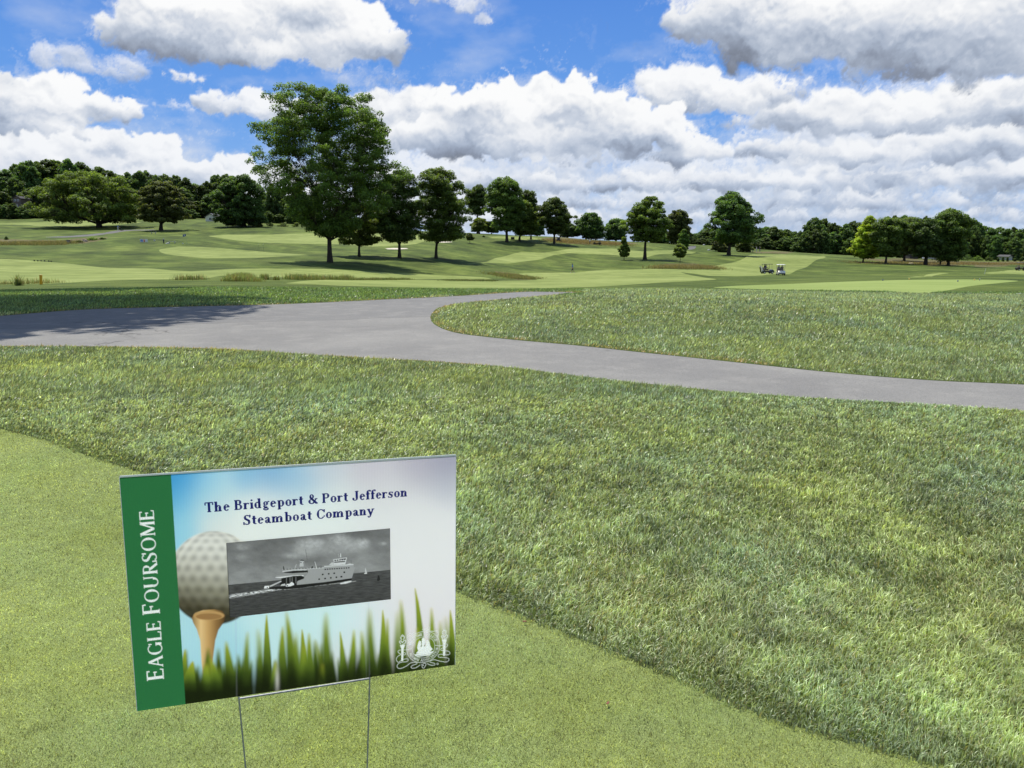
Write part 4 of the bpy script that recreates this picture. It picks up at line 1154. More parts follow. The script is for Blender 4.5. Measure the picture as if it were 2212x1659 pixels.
# closely mown turf of the practice green
x, y = scatter(760000, 1.7, 6.2, .85, rs)
fx_, fy_ = flanks(120000, 1.0, 6, .85, 2.6); gx_, gy_ = (rs.random(90000) * 2 - 1) * 2.2, .3 + 1.5 * rs.random(90000)
x = np.concatenate([x, fx_, gx_]); y = np.concatenate([y, fy_, gy_])
ok = inside(GP, x, y); x, y = x[ok], y[ok]
n = len(x)
p1 = fbm(x / .9, y / 1.1, 351, 4); p2 = fbm(x / .09, y / .09, 355, 3); p3 = fbm(x / 2.6, y / 2.6, 357, 3)
val = np.clip(1 + .35 * p1 + .55 * p2 + .35 * p3 + rs.normal(size=n) * .42, .25, 2.3)
col = np.array([.57, .635, .315])[None] * val[:, None]
yl = np.clip(fbm(x / .7 + 5, y / .7, 359, 4) * 2, -1, 1)[:, None]
col = col * (1 + np.clip(yl, 0, 1) * np.array([.12, .03, -.2]) + np.clip(-yl, 0, 1) * np.array([-.10, -.0, .15]))
st = rs.random(n) < .06
col[st] = np.array([.34, .30, .12]) * (.7 + .5 * rs.random((st.sum(), 1)))
L = (.010 + .011 * rs.random(n)); W = np.maximum(.0026, .00125 * y) * (.5 + .8 * rs.random(n))
lean = np.clip(.85 + .4 * rs.normal(size=n), .1, 1.4); az = rs.random(n) * 2 * PI
v, lv, lt, c = blades('t', x, y, L, W, lean, az, rs, col, BMG, False, z=height(x, y) - .009)
tag(mesh_np('green_turf', v, (lv, lt), BMG, color=c), 'fine closely mown turf blades of the practice green', 'grass', kind='stuff')

# pale clover and small broadleaf clumps are left to the turf texture; unmown stems follow the far ditches
def stems(name, pts, spreadx, spready, n, hgt, colr, label, cat, group=None, kind=None, width=.02, top=.3, clump=True, seedhead=True):
    """upright dry grass stems; pts are (u, v) survey spots"""
    P = []; rs2 = np.random.default_rng(abs(hash(str(pts[0]))) % 1000 + len(pts)) if False else np.random.default_rng(abs(int(pts[0][0])) + n)
    G = [ground(*p) for p in pts]
    X = np.concatenate([g.x + rs2.normal(size=n) * spreadx for g in G]); Y = np.concatenate([g.y + rs2.normal(size=n) * spready for g in G])
    hh = np.concatenate([np.full(n, (hgt[i % len(hgt)]) * G[i].y / F) for i in range(len(G))])
    N = len(X)
    L = hh * (.45 + .65 * rs2.random(N)); W = np.full(N, width) * (.5 + rs2.random(N))
    c = np.array(colr)[None] * (.6 + .8 * rs2.random((N, 1))); w = rs2.random(N) < top
    c[w] = np.array([.34, .27, .14]) * (.7 + .6 * rs2.random((w.sum(), 1)))
    lean = np.clip(rs2.normal(size=N) * .28, -.7, .7); az = rs2.random(N) * 2 * PI
    v, lv, lt, cc = blades(name, X, Y, L, W, np.abs(lean), az, rs2, c, BM, True)
    o = mesh_np(name, v, (lv, lt), BM, color=cc)
    return tag(o, label, cat, group, kind)
# ------------------------------------------------------------------ the yard sign
# survey sheet of the sign face: 2212 x 1659 drawing, corners TL TR BR BL
SQ = [(52, 190), (2140, 57), (2133, 1352), (160, 1640)]
def _hom(a, b):
    A = []
    for (x, y), (u, v) in zip(a, b):
        A.append([x, y, 1, 0, 0, 0, -u * x, -u * y, -u]); A.append([0, 0, 0, x, y, 1, -v * x, -v * y, -v])
    return np.linalg.svd(np.array(A, float))[2][-1].reshape(3, 3)
SW, SH = .61, .4555
HS = _hom([(0, SH), (SW, SH), (SW, 0), (0, 0)], SQ); HI = np.linalg.inv(HS)
def sg(x, y):
    """sheet -> sign plane metres"""
    p = HI @ np.array([x, y, 1.0]); return p[0] / p[2], p[1] / p[2]
S_ = .5
PW, PH = int(2212 * S_), int(1659 * S_)
YY, XX = np.mgrid[0:PH, 0:PW]; XX = (XX + .5) / S_; YY = (YY + .5) / S_
def poly_mask(pts, aa=1.5, w=PW, h=PH, s=S_):
    P = np.array(pts, float) * s
    x0, y0 = np.floor(P.min(0) - 2).astype(int); x1, y1 = np.ceil(P.max(0) + 2).astype(int)
    x0, y0 = max(0, x0), max(0, y0); x1, y1 = min(w, x1), min(h, y1)
    M_ = np.zeros((h, w))
    if x1 <= x0 or y1 <= y0: return M_
    n = 3; ys = (np.arange((y1 - y0) * n) + .5) / n + y0; xs = (np.arange((x1 - x0) * n) + .5) / n + x0
    gx, gy = np.meshgrid(xs, ys); c = inside(P, gx.ravel(), gy.ravel()).reshape(gx.shape).astype(float)
    M_[y0:y1, x0:x1] = c.reshape(y1 - y0, n, x1 - x0, n).mean((1, 3))
    return M_
def lay(img, mask, col, op=1.0):
    a = (mask * op)[..., None]; col = np.asarray(col, float)
    img[:] = img * (1 - a) + (col if col.ndim == 3 else col[None, None]) * a
def grad2(pts):
    """smooth colours from scattered colour spots"""
    wsum = np.zeros(XX.shape); acc = np.zeros(XX.shape + (3,))
    for (x, y, c, r) in pts:
        wgt = np.exp(-(((XX - x) / r) ** 2 + ((YY - y) / r) ** 2)) + 1e-7; wsum += wgt; acc += wgt[..., None] * np.array(srgb(*c))
    return acc / wsum[..., None]
art = grad2([(380, 200, (60, 150, 212), 120), (480, 190, (72, 162, 220), 120), (620, 200, (140, 200, 232), 110), (420, 330, (90, 176, 222), 110), (430, 480, (150, 205, 230), 120), (560, 330, (170, 212, 230), 130),
             (700, 260, (190, 216, 230), 130), (820, 190, (110, 178, 222), 90), (1000, 170, (104, 168, 216), 130), (1180, 210, (128, 180, 220), 120), (1330, 150, (190, 196, 215), 120), (1600, 130, (196, 188, 206), 160), (1900, 130, (178, 172, 192), 150),
             (2080, 120, (160, 158, 182), 110), (2080, 240, (190, 192, 208), 120), (1700, 300, (218, 218, 226), 200), (1950, 500, (228, 227, 234), 260), (1950, 800, (230, 228, 235), 260), (1300, 350, (222, 230, 234), 260), (900, 430, (224, 230, 234), 220),
             (650, 460, (216, 222, 226), 120), (900, 560, (230, 232, 234), 160), (1300, 560, (230, 232, 236), 200), (1700, 560, (228, 228, 234), 200), (1000, 1080, (196, 226, 236), 180), (600, 1200, (176, 216, 232), 180), (1300, 1080, (204, 230, 238), 180),
             (1600, 1100, (214, 228, 238), 160), (1100, 1350, (196, 224, 234), 200), (700, 1350, (160, 206, 226), 160), (1400, 1350, (214, 218, 226), 160), (1800, 1050, (226, 222, 232), 180), (2100, 1050, (226, 222, 232), 180), (1900, 1300, (216, 206, 206), 160)])
art = art * np.array([1.03, 1.015, .965]) * (1 + .012 * np.sin(XX * .36)[..., None]) * (1 + .01 * RNG.normal(size=XX.shape))[..., None]
# golf ball with dimples
bx, by, br = 640.0, 812.0, 296.0
dx, dy = (XX - bx) / br, (YY - by) / br; r2 = dx * dx + dy * dy; zz = np.sqrt(np.clip(1 - r2, 0, 1))
bm_ = np.clip((1 - np.sqrt(r2)) * 24, 0, 1)
sh = np.clip(.60 - dy * .62 - np.clip(-dx, 0, 1) * .10, 0, 1)
dim = np.zeros(XX.shape); hi = np.zeros(XX.shape)
for i in range(-9, 10):
    for j in range(-9, 10):
        a = (j + (i % 2) * .5) * .262 + .05; b = i * .228 + .05
        if abs(a) > 1.45 or abs(b) > 1.45: continue
        cx_, cy_ = math.sin(a) * math.cos(b * .6), math.sin(b)
        if cx_ ** 2 + cy_ ** 2 > .97: continue
        cz_ = math.sqrt(max(.02, 1 - cx_ ** 2 - cy_ ** 2))
        rr_ = .118
        ddx, ddy = dx - cx_, dy - cy_
        q = (ddx * ddx + ddy * ddy + (ddx * cx_ + ddy * cy_) ** 2 / (cz_ * cz_ + .05)) / (rr_ * rr_)
        g_ = np.exp(-q * 1.3); dim += g_ * (1 + ddy / rr_ * -.7); hi += np.exp(-((ddx / rr_) ** 2 + ((ddy - rr_ * .8) / rr_) ** 2) * 2.2)
ball = np.stack([np.interp(sh, [0, .2, .42, .7, 1], [srgb(44, 42, 30)[k], srgb(84, 78, 58)[k], srgb(150, 146, 128)[k], srgb(205, 201, 190)[k], srgb(234, 231, 224)[k]][:5]) for k in range(3)], -1)
ball *= (1 - np.clip(dim, 0, 1.3) * .36)[..., None]; ball += (hi * .045 * (sh + .2))[..., None]
lay(art, blur(bm_, 1.5), ball)
# dark lower rim glow
# tee
tee = [(500, 1060), (520, 1030), (570, 1013), (640, 1008), (690, 1018), (708, 1045), (700, 1085), (665, 1135), (645, 1200), (630, 1320), (618, 1460), (575, 1470), (560, 1340), (552, 1200), (530, 1130), (508, 1090)]
tm = blur(poly_mask(tee), 1)
f = np.clip((XX - 500) / 200, 0, 1)
tc = np.stack([np.interp(f, [0, .28, .5, .75, 1], [srgb(*c)[k] for c in [(140, 108, 66), (226, 192, 138), (200, 160, 104), (150, 114, 70), (92, 68, 42)]]) for k in range(3)], -1)
lay(art, tm, tc)
ell = np.clip((1 - (((XX - 606) / 100) ** 2 + ((YY - 1046) / 30) ** 2)) * 6, 0, 1)
lay(art, blur(ell, 1), srgb(190, 152, 100)); ell2 = np.clip((1 - (((XX - 606) / 84) ** 2 + ((YY - 1052) / 20) ** 2)) * 6, 0, 1); lay(art, blur(ell2, 1), srgb(158, 120, 76))
# blurred grass blades: (tip x, tip y, foot x, foot width)
BL_ = [(462, 1255, 470, 60), (740, 1205, 742, 80), (845, 1145, 850, 50), (905, 1125, 925, 50), (985, 1040, 960, 58), (1065, 1110, 1085, 70), (1105, 1020, 1120, 70), (1160, 1145, 1165, 56), (1205, 1130, 1200, 60), (1235, 1150, 1260, 60),
       (1280, 1190, 1350, 46), (1355, 1020, 1345, 70), (1420, 1145, 1440, 44), (1490, 1130, 1480, 60), (1540, 1135, 1560, 60), (1612, 1000, 1640, 66), (1672, 1010, 1680, 60), (1712, 1060, 1730, 50), (1785, 945, 1810, 60), (1768, 1010, 1790, 50),
       (1885, 875, 1935, 56), (1968, 995, 2000, 56), (2025, 1075, 2060, 50), (2070, 1050, 2140, 50), (2095, 1010, 2165, 60), (1880, 1120, 1900, 60), (640, 1310, 655, 90), (560, 1340, 560, 110), (480, 1330, 500, 120), (1000, 1330, 1000, 60), (1290, 1345, 1310, 60), (1190, 1230, 1185, 50)]
rsb = np.random.default_rng(4)
def blade_art(tx, ty, fx, fw, soft, dark):
    n = 9; Lf, Rt = [], []
    for i in range(n + 1):
        q = i / n; y = ty + (1660 - ty) * q; x = tx + (fx - tx) * q ** .8
        wd = fw * (q ** .7) * .52 * (1 + .3 * math.sin(q * 3.4)) + 2; x += math.sin(q * 2.6 + tx) * fw * .35 * (1 - q)
        Lf.append((x - wd, y)); Rt.append((x + wd, y))
    q = np.array(Lf + Rt[::-1]) * S_; pad = int(soft * 3 + 3)
    x0, y0 = np.maximum(0, np.floor(q.min(0)).astype(int) - pad); x1, y1 = np.ceil(q.max(0)).astype(int) + pad; x1, y1 = min(PW, x1), min(PH, y1)
    w_, h_ = x1 - x0, y1 - y0
    if w_ < 3 or h_ < 3: return
    m = blur(poly_mask([((px - x0) / S_, (py - y0) / S_) for px, py in q], w=w_, h=h_), soft)
    yy, xx = YY[y0:y1, x0:x1], XX[y0:y1, x0:x1]
    f = np.clip((yy - ty) / (1560 - ty), 0, 1)
    cs = [(182, 178, 60), (146, 160, 50), (104, 126, 42), (62, 80, 28), (28, 38, 14)] if not dark else [(120, 134, 40), (86, 108, 34), (54, 74, 26), (34, 46, 18), (18, 24, 10)]
    c = np.stack([np.interp(f, [0, .16, .40, .62, .85], [srgb(*q_)[k] for q_ in cs]) for k in range(3)], -1)
    edge = np.clip((xx - (tx + fx) / 2) / fw, -1, 1)[..., None] * .14
    sub = art[y0:y1, x0:x1]; lay(sub, np.clip(m * 1.15, 0, 1), c * (1 + edge))
for i in range(60):
    tx = 430 + i * 29 + rsb.normal() * 14; blade_art(tx, 1330 + rsb.normal() * 45 - (i > 22) * 60, tx + rsb.normal() * 12, 62, 5, True)
for k_, bdef in enumerate(BL_): blade_art(*bdef, 2.6 + (k_ % 4) * 1.6, False)
mass = np.clip((YY - (1425 - (XX - 460) * .12) - 40 * np.sin(XX / 31.0) - 30 * np.sin(XX / 13.0)) / 150, 0, 1)
lay(art, mass, srgb(24, 32, 12), .85)
lay(art, np.exp(-(((XX - 1030) / 13) ** 2 + ((YY - 1440) / 80) ** 2)), srgb(205, 200, 196), .7)
# faint wire silhouettes painted into the print, as backlight would show them
for xx0 in (772, 1598):
    lay(art, np.exp(-((XX - (xx0 + (YY - 1000) * .012)) / 5) ** 2) * (YY > 960), srgb(150, 150, 160), .16)
# green band on the left
band = poly_mask([(40, 150), (371, 168), (460, 1606), (150, 1670)])
lay(art, band, np.array(srgb(44, 112, 66))[None, None] * (1 + .02 * RNG.normal(size=XX.shape))[..., None])


def sample(img, X, Y, s=S_):
    x = np.clip(X * s - .5, 0, img.shape[1] - 1.001); y = np.clip(Y * s - .5, 0, img.shape[0] - 1.001)
    i, j = y.astype(int), x.astype(int); a, b = (y - i)[..., None], (x - j)[..., None]
    return img[i, j] * (1 - a) * (1 - b) + img[i + 1, j] * a * (1 - b) + img[i, j + 1] * (1 - a) * b + img[i + 1, j + 1] * a * b


def face_grid(corners_uv, nx, ny, off):
    """quad (TL TR BR BL in metres on the sign plane) -> verts, quads, sheet coords"""
    (a0, a1), (b0, b1), (c0, c1), (d0, d1) = corners_uv
    s, t = np.meshgrid(np.linspace(0, 1, nx), np.linspace(0, 1, ny))
    u = (a0 * (1 - s) + b0 * s) * (1 - t) + (d0 * (1 - s) + c0 * s) * t
    v = (a1 * (1 - s) + b1 * s) * (1 - t) + (d1 * (1 - s) + c1 * s) * t
    w = HS[2, 0] * u + HS[2, 1] * v + HS[2, 2]
    X = (HS[0, 0] * u + HS[0, 1] * v + HS[0, 2]) / w; Y = (HS[1, 0] * u + HS[1, 1] * v + HS[1, 2]) / w
    V = np.stack([u, np.full(u.shape, -off), v], -1).reshape(-1, 3)
    i = np.arange(ny - 1)[:, None] * nx + np.arange(nx - 1)[None]
    Q = np.stack([i, i + nx, i + nx + 1, i + 1], -1).reshape(-1, 4)
    return V, Q, X, Y


def print_mat(name, attr=True, col=None, trans=.5, glow=1.0):
    m, t, b = material(name); t.n.remove(b); out = t.n['Material Output']
    c = t.attr('Col') if attr else None
    pr = t.new('ShaderNodeBsdfPrincipled'); tr = t.new('ShaderNodeBsdfTranslucent')
    if attr: t.put(pr.inputs['Base Color'], c); t.put(tr.inputs['Color'], t.vm('SCALE', c, scale=glow))
    else:
        oc = t.new('ShaderNodeTexCoord').outputs['Object']; f = t.noise(oc, 60, 2, .5)
        cc = t.mix(f, tuple(x * .93 for x in col), tuple(min(1, x * 1.05) for x in col)); t.put(pr.inputs['Base Color'], cc); t.put(tr.inputs['Color'], cc)
    pr.inputs['Roughness'].default_value = .42; pr.inputs['Specular IOR Level'].default_value = .4
    tc_ = t.new('ShaderNodeTexCoord').outputs['Object']
    fl = t.m('SINE', t.m('MULTIPLY', t.sep(tc_)[0], 2 * PI / .0042))
    t.put(pr.inputs['Normal'], t.bump(fl, .10, .0006))
    mx = t.new('ShaderNodeMixShader'); mx.inputs[0].default_value = trans
    t.l.new(pr.outputs[0], mx.inputs[1]); t.l.new(tr.outputs[0], mx.inputs[2]); t.l.new(mx.outputs[0], out.inputs[0])
    return m


UD = Vector((.95540, .29475, -.01837)); VD = Vector((.01809, .00657, .99981))
sign = empty('yard_sign'); tag(sign, 'white corrugated plastic golf sponsor sign on a wire stake in the foreground', 'yard sign')
UD.normalize(); ND = VD.cross(UD).normalized(); VD = UD.cross(ND).normalized()
Mx = Matrix((UD, ND, VD)).transposed().to_4x4()
Mx.translation = Vector((-.70403, 1.30900, -.86785 + EYE))
# base of the sign thing sits on the ground below
sign.matrix_world = Mx
PRM = print_mat('printed_face', trans=.70, glow=1.5)
WPL = simple('white_fluted_plastic', (.86, .87, .88), rough=.4, var=.03)
mb = MB(); mb.box((SW / 2, .0001, SH / 2), (SW - .0004, .0040, SH), bev=.0006)
# open flute ends along the top edge
def sheet_mat():
    m, t, b = material('fluted_sheet'); out = t.n['Material Output']
    oc = t.new('ShaderNodeTexCoord').outputs['Object']; t.put(b.inputs['Base Color'], t.mix(t.noise(oc, 50, 2, .5), (.84, .85, .86, 1), (.92, .92, .93, 1)))
    tp = t.new('ShaderNodeBsdfTransparent'); mx = t.new('ShaderNodeMixShader'); mx.inputs[0].default_value = .14
    t.l.new(tp.outputs[0], mx.inputs[1]); t.l.new(b.outputs[0], mx.inputs[2]); t.l.new(mx.outputs[0], out.inputs[0]); return m
pl_ = mb.build('plastic_sheet', sheet_mat(), sign)
ed = MB()
ed.box((SW / 2, -.0020, SH + .0016), (SW, .0012, .0032)); ed.box((SW + .0005, -.0020, SH / 2), (.0010, .0012, SH)); ed.box((-.0005, -.0020, SH / 2), (.0010, .0012, SH))
tag(ed.build('sheet_edge', WPL, sign), 'bright white cut edge of the plastic sheet')

def local_paint(mask, pts, s=S_):
    P = np.array(pts, float) * s; n = 3
    x0, y0 = np.floor(P.min(0) - 1).astype(int); x1, y1 = np.ceil(P.max(0) + 1).astype(int)
    x0, y0, x1, y1 = max(0, x0), max(0, y0), min(PW, x1), min(PH, y1)
    if x1 <= x0 or y1 <= y0: return
    gx, gy = np.meshgrid((np.arange((x1 - x0) * n) + .5) / n + x0, (np.arange((y1 - y0) * n) + .5) / n + y0)
    c = inside(P, gx.ravel(), gy.ravel()).reshape(y1 - y0, n, x1 - x0, n).astype(float).mean((1, 3))
    mask[y0:y1, x0:x1] = np.maximum(mask[y0:y1, x0:x1], c)
def ink_under(o, col):
    me = o.data; mk = np.zeros((PH, PW))
    for p in me.polygons:
        q = []
        for i in p.vertices:
            c = me.vertices[i].co; v = HS @ np.array([c.x, c.z, 1.0]); q.append((v[0] / v[2], v[1] / v[2]))
        local_paint(mk, q)
    lay(art, mk, col)
def overlay_ink(m, k):
    nt = m.node_tree; out = nt.nodes['Material Output']; src = out.inputs[0].links[0].from_socket
    tp = nt.nodes.new('ShaderNodeBsdfTransparent'); mx = nt.nodes.new('ShaderNodeMixShader'); mx.inputs[0].default_value = k
    nt.links.new(tp.outputs[0], mx.inputs[1]); nt.links.new(src, mx.inputs[2]); nt.links.new(mx.outputs[0], out.inputs[0])

# --- lettering drawn stroke by stroke
class Glyphs:
    def __init__(s, stem, hair, serif, st):
        s.stem, s.hair, s.sw, s.st = stem, hair, serif, st
        s.P = []; s.k = 0
    def quad(s, a, b, c, d): s.P.append([a, b, c, d])
    def line(s, x0, y0, x1, y1, w):
        dx, dy = x1 - x0, y1 - y0; l = math.hypot(dx, dy) or 1; nx, ny = -dy / l * w / 2, dx / l * w / 2
        s.quad((x0 + nx, y0 + ny), (x1 + nx, y1 + ny), (x1 - nx, y1 - ny), (x0 - nx, y0 - ny))
    def vs(s, x, y0, y1, w=None): w = w or s.stem; s.quad((x - w / 2, y0), (x + w / 2, y0), (x + w / 2, y1), (x - w / 2, y1))
    def serif(s, x, y, w=None, up=True, l=1, r=1):
        w = w or s.sw; y0, y1 = (y, y + s.st) if up else (y - s.st, y); s.quad((x - w * l, y0), (x + w * r, y0), (x + w * r, y1), (x - w * l, y1))
    def arc(s, cx, cy, rx, ry, a0, a1, thick=None, thin=None, n=None):
        thick = thick or s.stem; thin = thin or s.hair; n = n or max(6, int(abs(a1 - a0) / 12)); pr = None
        for i in range(n + 1):
            a = R(a0 + (a1 - a0) * i / n); w = thin + (thick - thin) * abs(math.cos(a)) ** 1.6
            o = (cx + (rx) * math.cos(a), cy + (ry) * math.sin(a)); q = (cx + (rx - w) * math.cos(a), cy + (ry - max(thin, w * .6)) * math.sin(a))
            if pr: s.quad(pr[0], o, q, pr[1])
            pr = (o, q)
    def dot(s, x, y, r): s.P.append([(x + r * math.cos(2 * PI * k / 10), y + r * math.sin(2 * PI * k / 10)) for k in range(10)])
    def draw(s, ch, bold=True):
        s.P = []; S, h, w = s.stem, s.hair, s.sw; X = .64
        L = s.line
        if ch == 'T':
            s.vs(.37, 0, 1); s.serif(.37, 0); s.quad((.03, 1 - h), (.71, 1 - h), (.71, 1), (.03, 1)); L(.06, .70, .045, 1 - h, h); L(.68, .70, .695, 1 - h, h); return .78
        if ch in 'hnm' or ch == 'r':
            top = 1 if ch == 'h' else X
            s.vs(.14, 0, top); s.serif(.14, 0); s.serif(.14, top, up=False, r=0)
            if ch == 'r': s.arc(.34, .40, .20, .24, 165, 60, S * .7); s.dot(.42, .55, .068); return .52
            s.arc(.34, .40, .215, .24, 165, 0, S); s.vs(.555 - S / 2, 0, .42); s.serif(.555 - S / 2, 0)
            if ch == 'm': s.arc(.70, .40, .215, .24, 165, 0, S); s.vs(.915 - S / 2, 0, .42); s.serif(.915 - S / 2, 0); return 1.05
            return .69
        if ch == 'e': s.arc(.29, .32, .25, .335, 10, 318, S, h); s.quad((.10, .335), (.53, .335), (.53, .335 + h), (.10, .335 + h)); s.vs(.505, .335, .42, S * .45); return .58
        if ch == 'o': s.arc(.30, .32, .27, .335, 0, 360, S, h); return .62
        if ch == 'c': s.arc(.29, .32, .25, .335, 45, 320, S, h); return .56
        if ch == 'B': s.vs(.16, 0, 1); s.serif(.16, 0, r=0); s.serif(.16, 1, up=False, r=0); s.arc(.36, .755, .25, .25, 90, -90, S, h); s.arc(.38, .27, .29, .275, 90, -90, S, h); [s.quad((.16, y), (.39, y), (.39, y + h), (.16, y + h)) for y in (0, .505, 1 - h)]; return .75
        if ch == 'P': s.vs(.16, 0, 1); s.serif(.16, 0); s.serif(.16, 1, up=False, r=0); s.arc(.38, .735, .28, .27, 90, -90, S, h); [s.quad((.16, y), (.4, y), (.4, y + h), (.16, y + h)) for y in (.465, 1 - h)]; return .70
        if ch == 'R': s.vs(.16, 0, 1); s.serif(.16, 0); s.serif(.16, 1, up=False, r=0); s.arc(.36, .75, .26, .25, 90, -90, S, h); [s.quad((.16, y), (.38, y), (.38, y + h), (.16, y + h)) for y in (.50, 1 - h)]; L(.36, .50, .68, .0, S); s.serif(.70, 0, l=.3); return .76
        if ch == 'i': s.vs(.15, 0, X); s.serif(.15, 0); s.serif(.15, X, up=False, r=0); s.dot(.15, .87, .085); return .31
        if ch == 'd': s.arc(.30, .32, .27, .335, 0, 360, S, h); s.vs(.555 - S / 2, 0, 1); s.serif(.555 - S / 2, 1, up=False, r=0); s.serif(.555 - S / 2, 0, l=0); return .70
        if ch == 'b': s.arc(.37, .32, .27, .335, 0, 360, S, h); s.vs(.10 + S / 2, 0, 1); s.serif(.10 + S / 2, 1, up=False, r=0); return .68
        if ch == 'p': s.arc(.37, .32, .27, .335, 0, 360, S, h); s.vs(.10 + S / 2, -.30, X); s.serif(.10 + S / 2, X, up=False, r=0); s.serif(.10 + S / 2, -.30); return .68
        if ch == 'g': s.arc(.27, .43, .21, .22, 0, 360, S * .9, h); s.arc(.28, -.13, .25, .16, 0, 360, S * .55, h * 1.3); L(.14, .23, .12, .10, h * 1.5); L(.12, .07, .40, .03, S * .8); L(.42, .56, .54, .62, h); s.dot(.55, .60, .055); return .60
        if ch == 't': s.vs(.20, .10, .86); s.arc(.33, .14, .20, .155, 180, 300, S, h); s.quad((.03, X - h), (.40, X - h), (.40, X), (.03, X)); return .44
        if ch == '&': s.arc(.35, .25, .30, .265, 20, 350, S, h); s.arc(.36, .77, .20, .235, -30, 330, S * .8, h); L(.22, .70, .80, .02, S * .95); L(.74, .50, .60, .22, h); s.serif(.74, .48, w=.12); s.serif(.80, 0, w=.1); return .92
        if ch == 'J': s.vs(.42, .22, 1); s.serif(.42, 1, up=False); s.arc(.255, .22, .165 + S / 2, .24, 0, -160, S, h); s.dot(.10, .20, .095); return .62
        if ch == 'f': s.vs(.17, 0, .80); s.serif(.17, 0); s.arc(.17 + .16, .78, .16 + S / 2, .23, 180, 55, S, h); s.dot(.40, .90, .075); s.quad((.02, X - h), (.36, X - h), (.36, X), (.02, X)); return .42
        if ch == 's':
            s.arc(.25, .475, .19, .175, 40, 250, S * .8, h); s.arc(.25, .165, .21, .18, 75, -140, S * .9, h); L(.10, .44, .42, .22, S * .85); L(.43, .62, .42, .46, h); L(.06, .18, .055, .02, h); return .52
        if ch == 'S':
            s.arc(.32, .74, .26, .27, 35, 250, S, h); s.arc(.32, .26, .28, .28, 80, -145, S, h); L(.13, .66, .53, .36, S * .95); L(.58, 1.0, .565, .72, h * 1.2); L(.05, .30, .06, .0, h * 1.2); return .68
        if ch == 'a': s.vs(.46 - S / 2, .05, .46); s.arc(.26, .45, .20, .20, 150, 0, S, h); s.dot(.12, .50, .07); s.arc(.23, .18, .19, .19, 0, 360, S * .9, h); L(.40, .05, .56, .04, h * 1.4); return .60
        if ch == 'C': s.arc(.42, .5, .37, .515, 42, 318, S, h); L(.72, .98, .71, .66, h * 1.2); L(.70, .18, .72, .34, h); return .80
        if ch == 'y': L(.10, .62, .31, .02, S * .9); L(.52, .62, .24, -.20, h * 1.3); s.serif(.11, X, up=False, w=w * .9); s.serif(.52, X, up=False, w=w * .8); s.arc(.15, -.19, .12, .11, 0, -170, S * .5, h); s.dot(.08, -.18, .065); return .61
        if ch == 'E': s.vs(.15, 0, 1); s.serif(.15, 0, r=0); s.serif(.15, 1, up=False, r=0); [s.quad((.15, y), (e, y), (e, y + h), (.15, y + h)) for y, e in ((0, .56), (.49, .46), (1 - h, .53))]; L(.56, 0, .60, .20, h); L(.53, 1, .54, .82, h); L(.46, .40, .46, .60, h); return .66
        if ch == 'F': s.vs(.15, 0, 1); s.serif(.15, 0); s.serif(.15, 1, up=False, r=0); [s.quad((.15, y), (e, y), (e, y + h), (.15, y + h)) for y, e in ((.47, .44), (1 - h, .54))]; L(.54, 1, .56, .80, h); L(.44, .38, .44, .58, h); return .62
        if ch == 'L': s.vs(.15, 0, 1); s.serif(.15, 0, r=0); s.serif(.15, 1, up=False); s.quad((.15, 0), (.56, 0), (.56, h), (.15, h)); L(.56, 0, .60, .24, h); return .64
        if ch == 'A': L(.40, 1.0, .12, 0, h * 1.2); L(.40, 1.02, .70, 0, S); s.quad((.22, .32), (.58, .32), (.58, .32 + h), (.22, .32 + h)); s.serif(.12, 0, w=w * .8); s.serif(.70, 0, w=w * .9); return .82
        if ch == 'G': s.arc(.44, .5, .40, .515, 45, 320, S, h); L(.76, .95, .75, .72, h); s.vs(.75, .03, .42); s.serif(.75, .44, up=False); return .90
        if ch == 'O': s.arc(.45, .5, .42, .515, 0, 360, S, h); return .90
        if ch == 'U': s.vs(.16, .34, 1); s.vs(.68, .34, 1, h * 1.2); s.arc(.42 - S / 4, .34, .26 + S / 4 + .02, .36, 180, 360, S, h); s.serif(.16, 1, up=False); s.serif(.68, 1, up=False, w=w * .8); return .84
        if ch == 'M': s.vs(.14, 0, 1, h * 1.2); s.vs(.84, 0, 1); L(.15, 1, .49, .05, S); L(.82, 1, .49, .03, h * 1.2); s.serif(.14, 0, w=w * .8); s.serif(.84, 0); s.serif(.12, 1, up=False, l=.8, r=.2); s.serif(.86, 1, up=False, l=.2, r=1); return .98
        if ch == 'N': s.vs(.14, 0, 1, h * 1.2); s.vs(.72, 0, 1, h * 1.2); L(.14, 1, .72, 0, S); s.serif(.14, 0, w=w * .8); s.serif(.72, 1, up=False, w=w * .8); return .86
        if ch == 'I': s.vs(.17, 0, 1); s.serif(.17, 0); s.serif(.17, 1, up=False); return .34
        return .34


def lettering(name, text, p0, p1, caph, font, col, off, smallcap=None, track=0.0, mat=None):
    """text between two baseline points (metres on the sign); caph = capital height"""
    adv = []; x = 0; items = []
    for ch in text:
        sc = 1.0
        if smallcap and ch.islower(): ch2, sc = ch.upper(), smallcap
        else: ch2 = ch
        a = .30 if ch2 == ' ' else font.draw(ch2); polys = [] if ch2 == ' ' else [list(p) for p in font.P]
        items.append((x, sc, polys)); x += (a + track) * sc
    total = x - track
    dx, dy = p1[0] - p0[0], p1[1] - p0[1]; Ln = math.hypot(dx, dy); ux, uy = dx / Ln, dy / Ln
    sx = Ln / total; vs, fs = [], []; k = 0
    for (x0, sc, polys) in items:
        for p in polys:
            b = len(vs); k += 1; z = -(off + (k % 23) * .000012)
            for (a, c) in p:
                s = (x0 + a * sc) * sx; t = c * sc * caph
                vs.append((p0[0] + ux * s - uy * t, z, p0[1] + uy * s + ux * t))
            fs.append(tuple(range(b, b + len(p))))
    o = mesh_np(name, np.array(vs), fs, mat, sign)
    return o


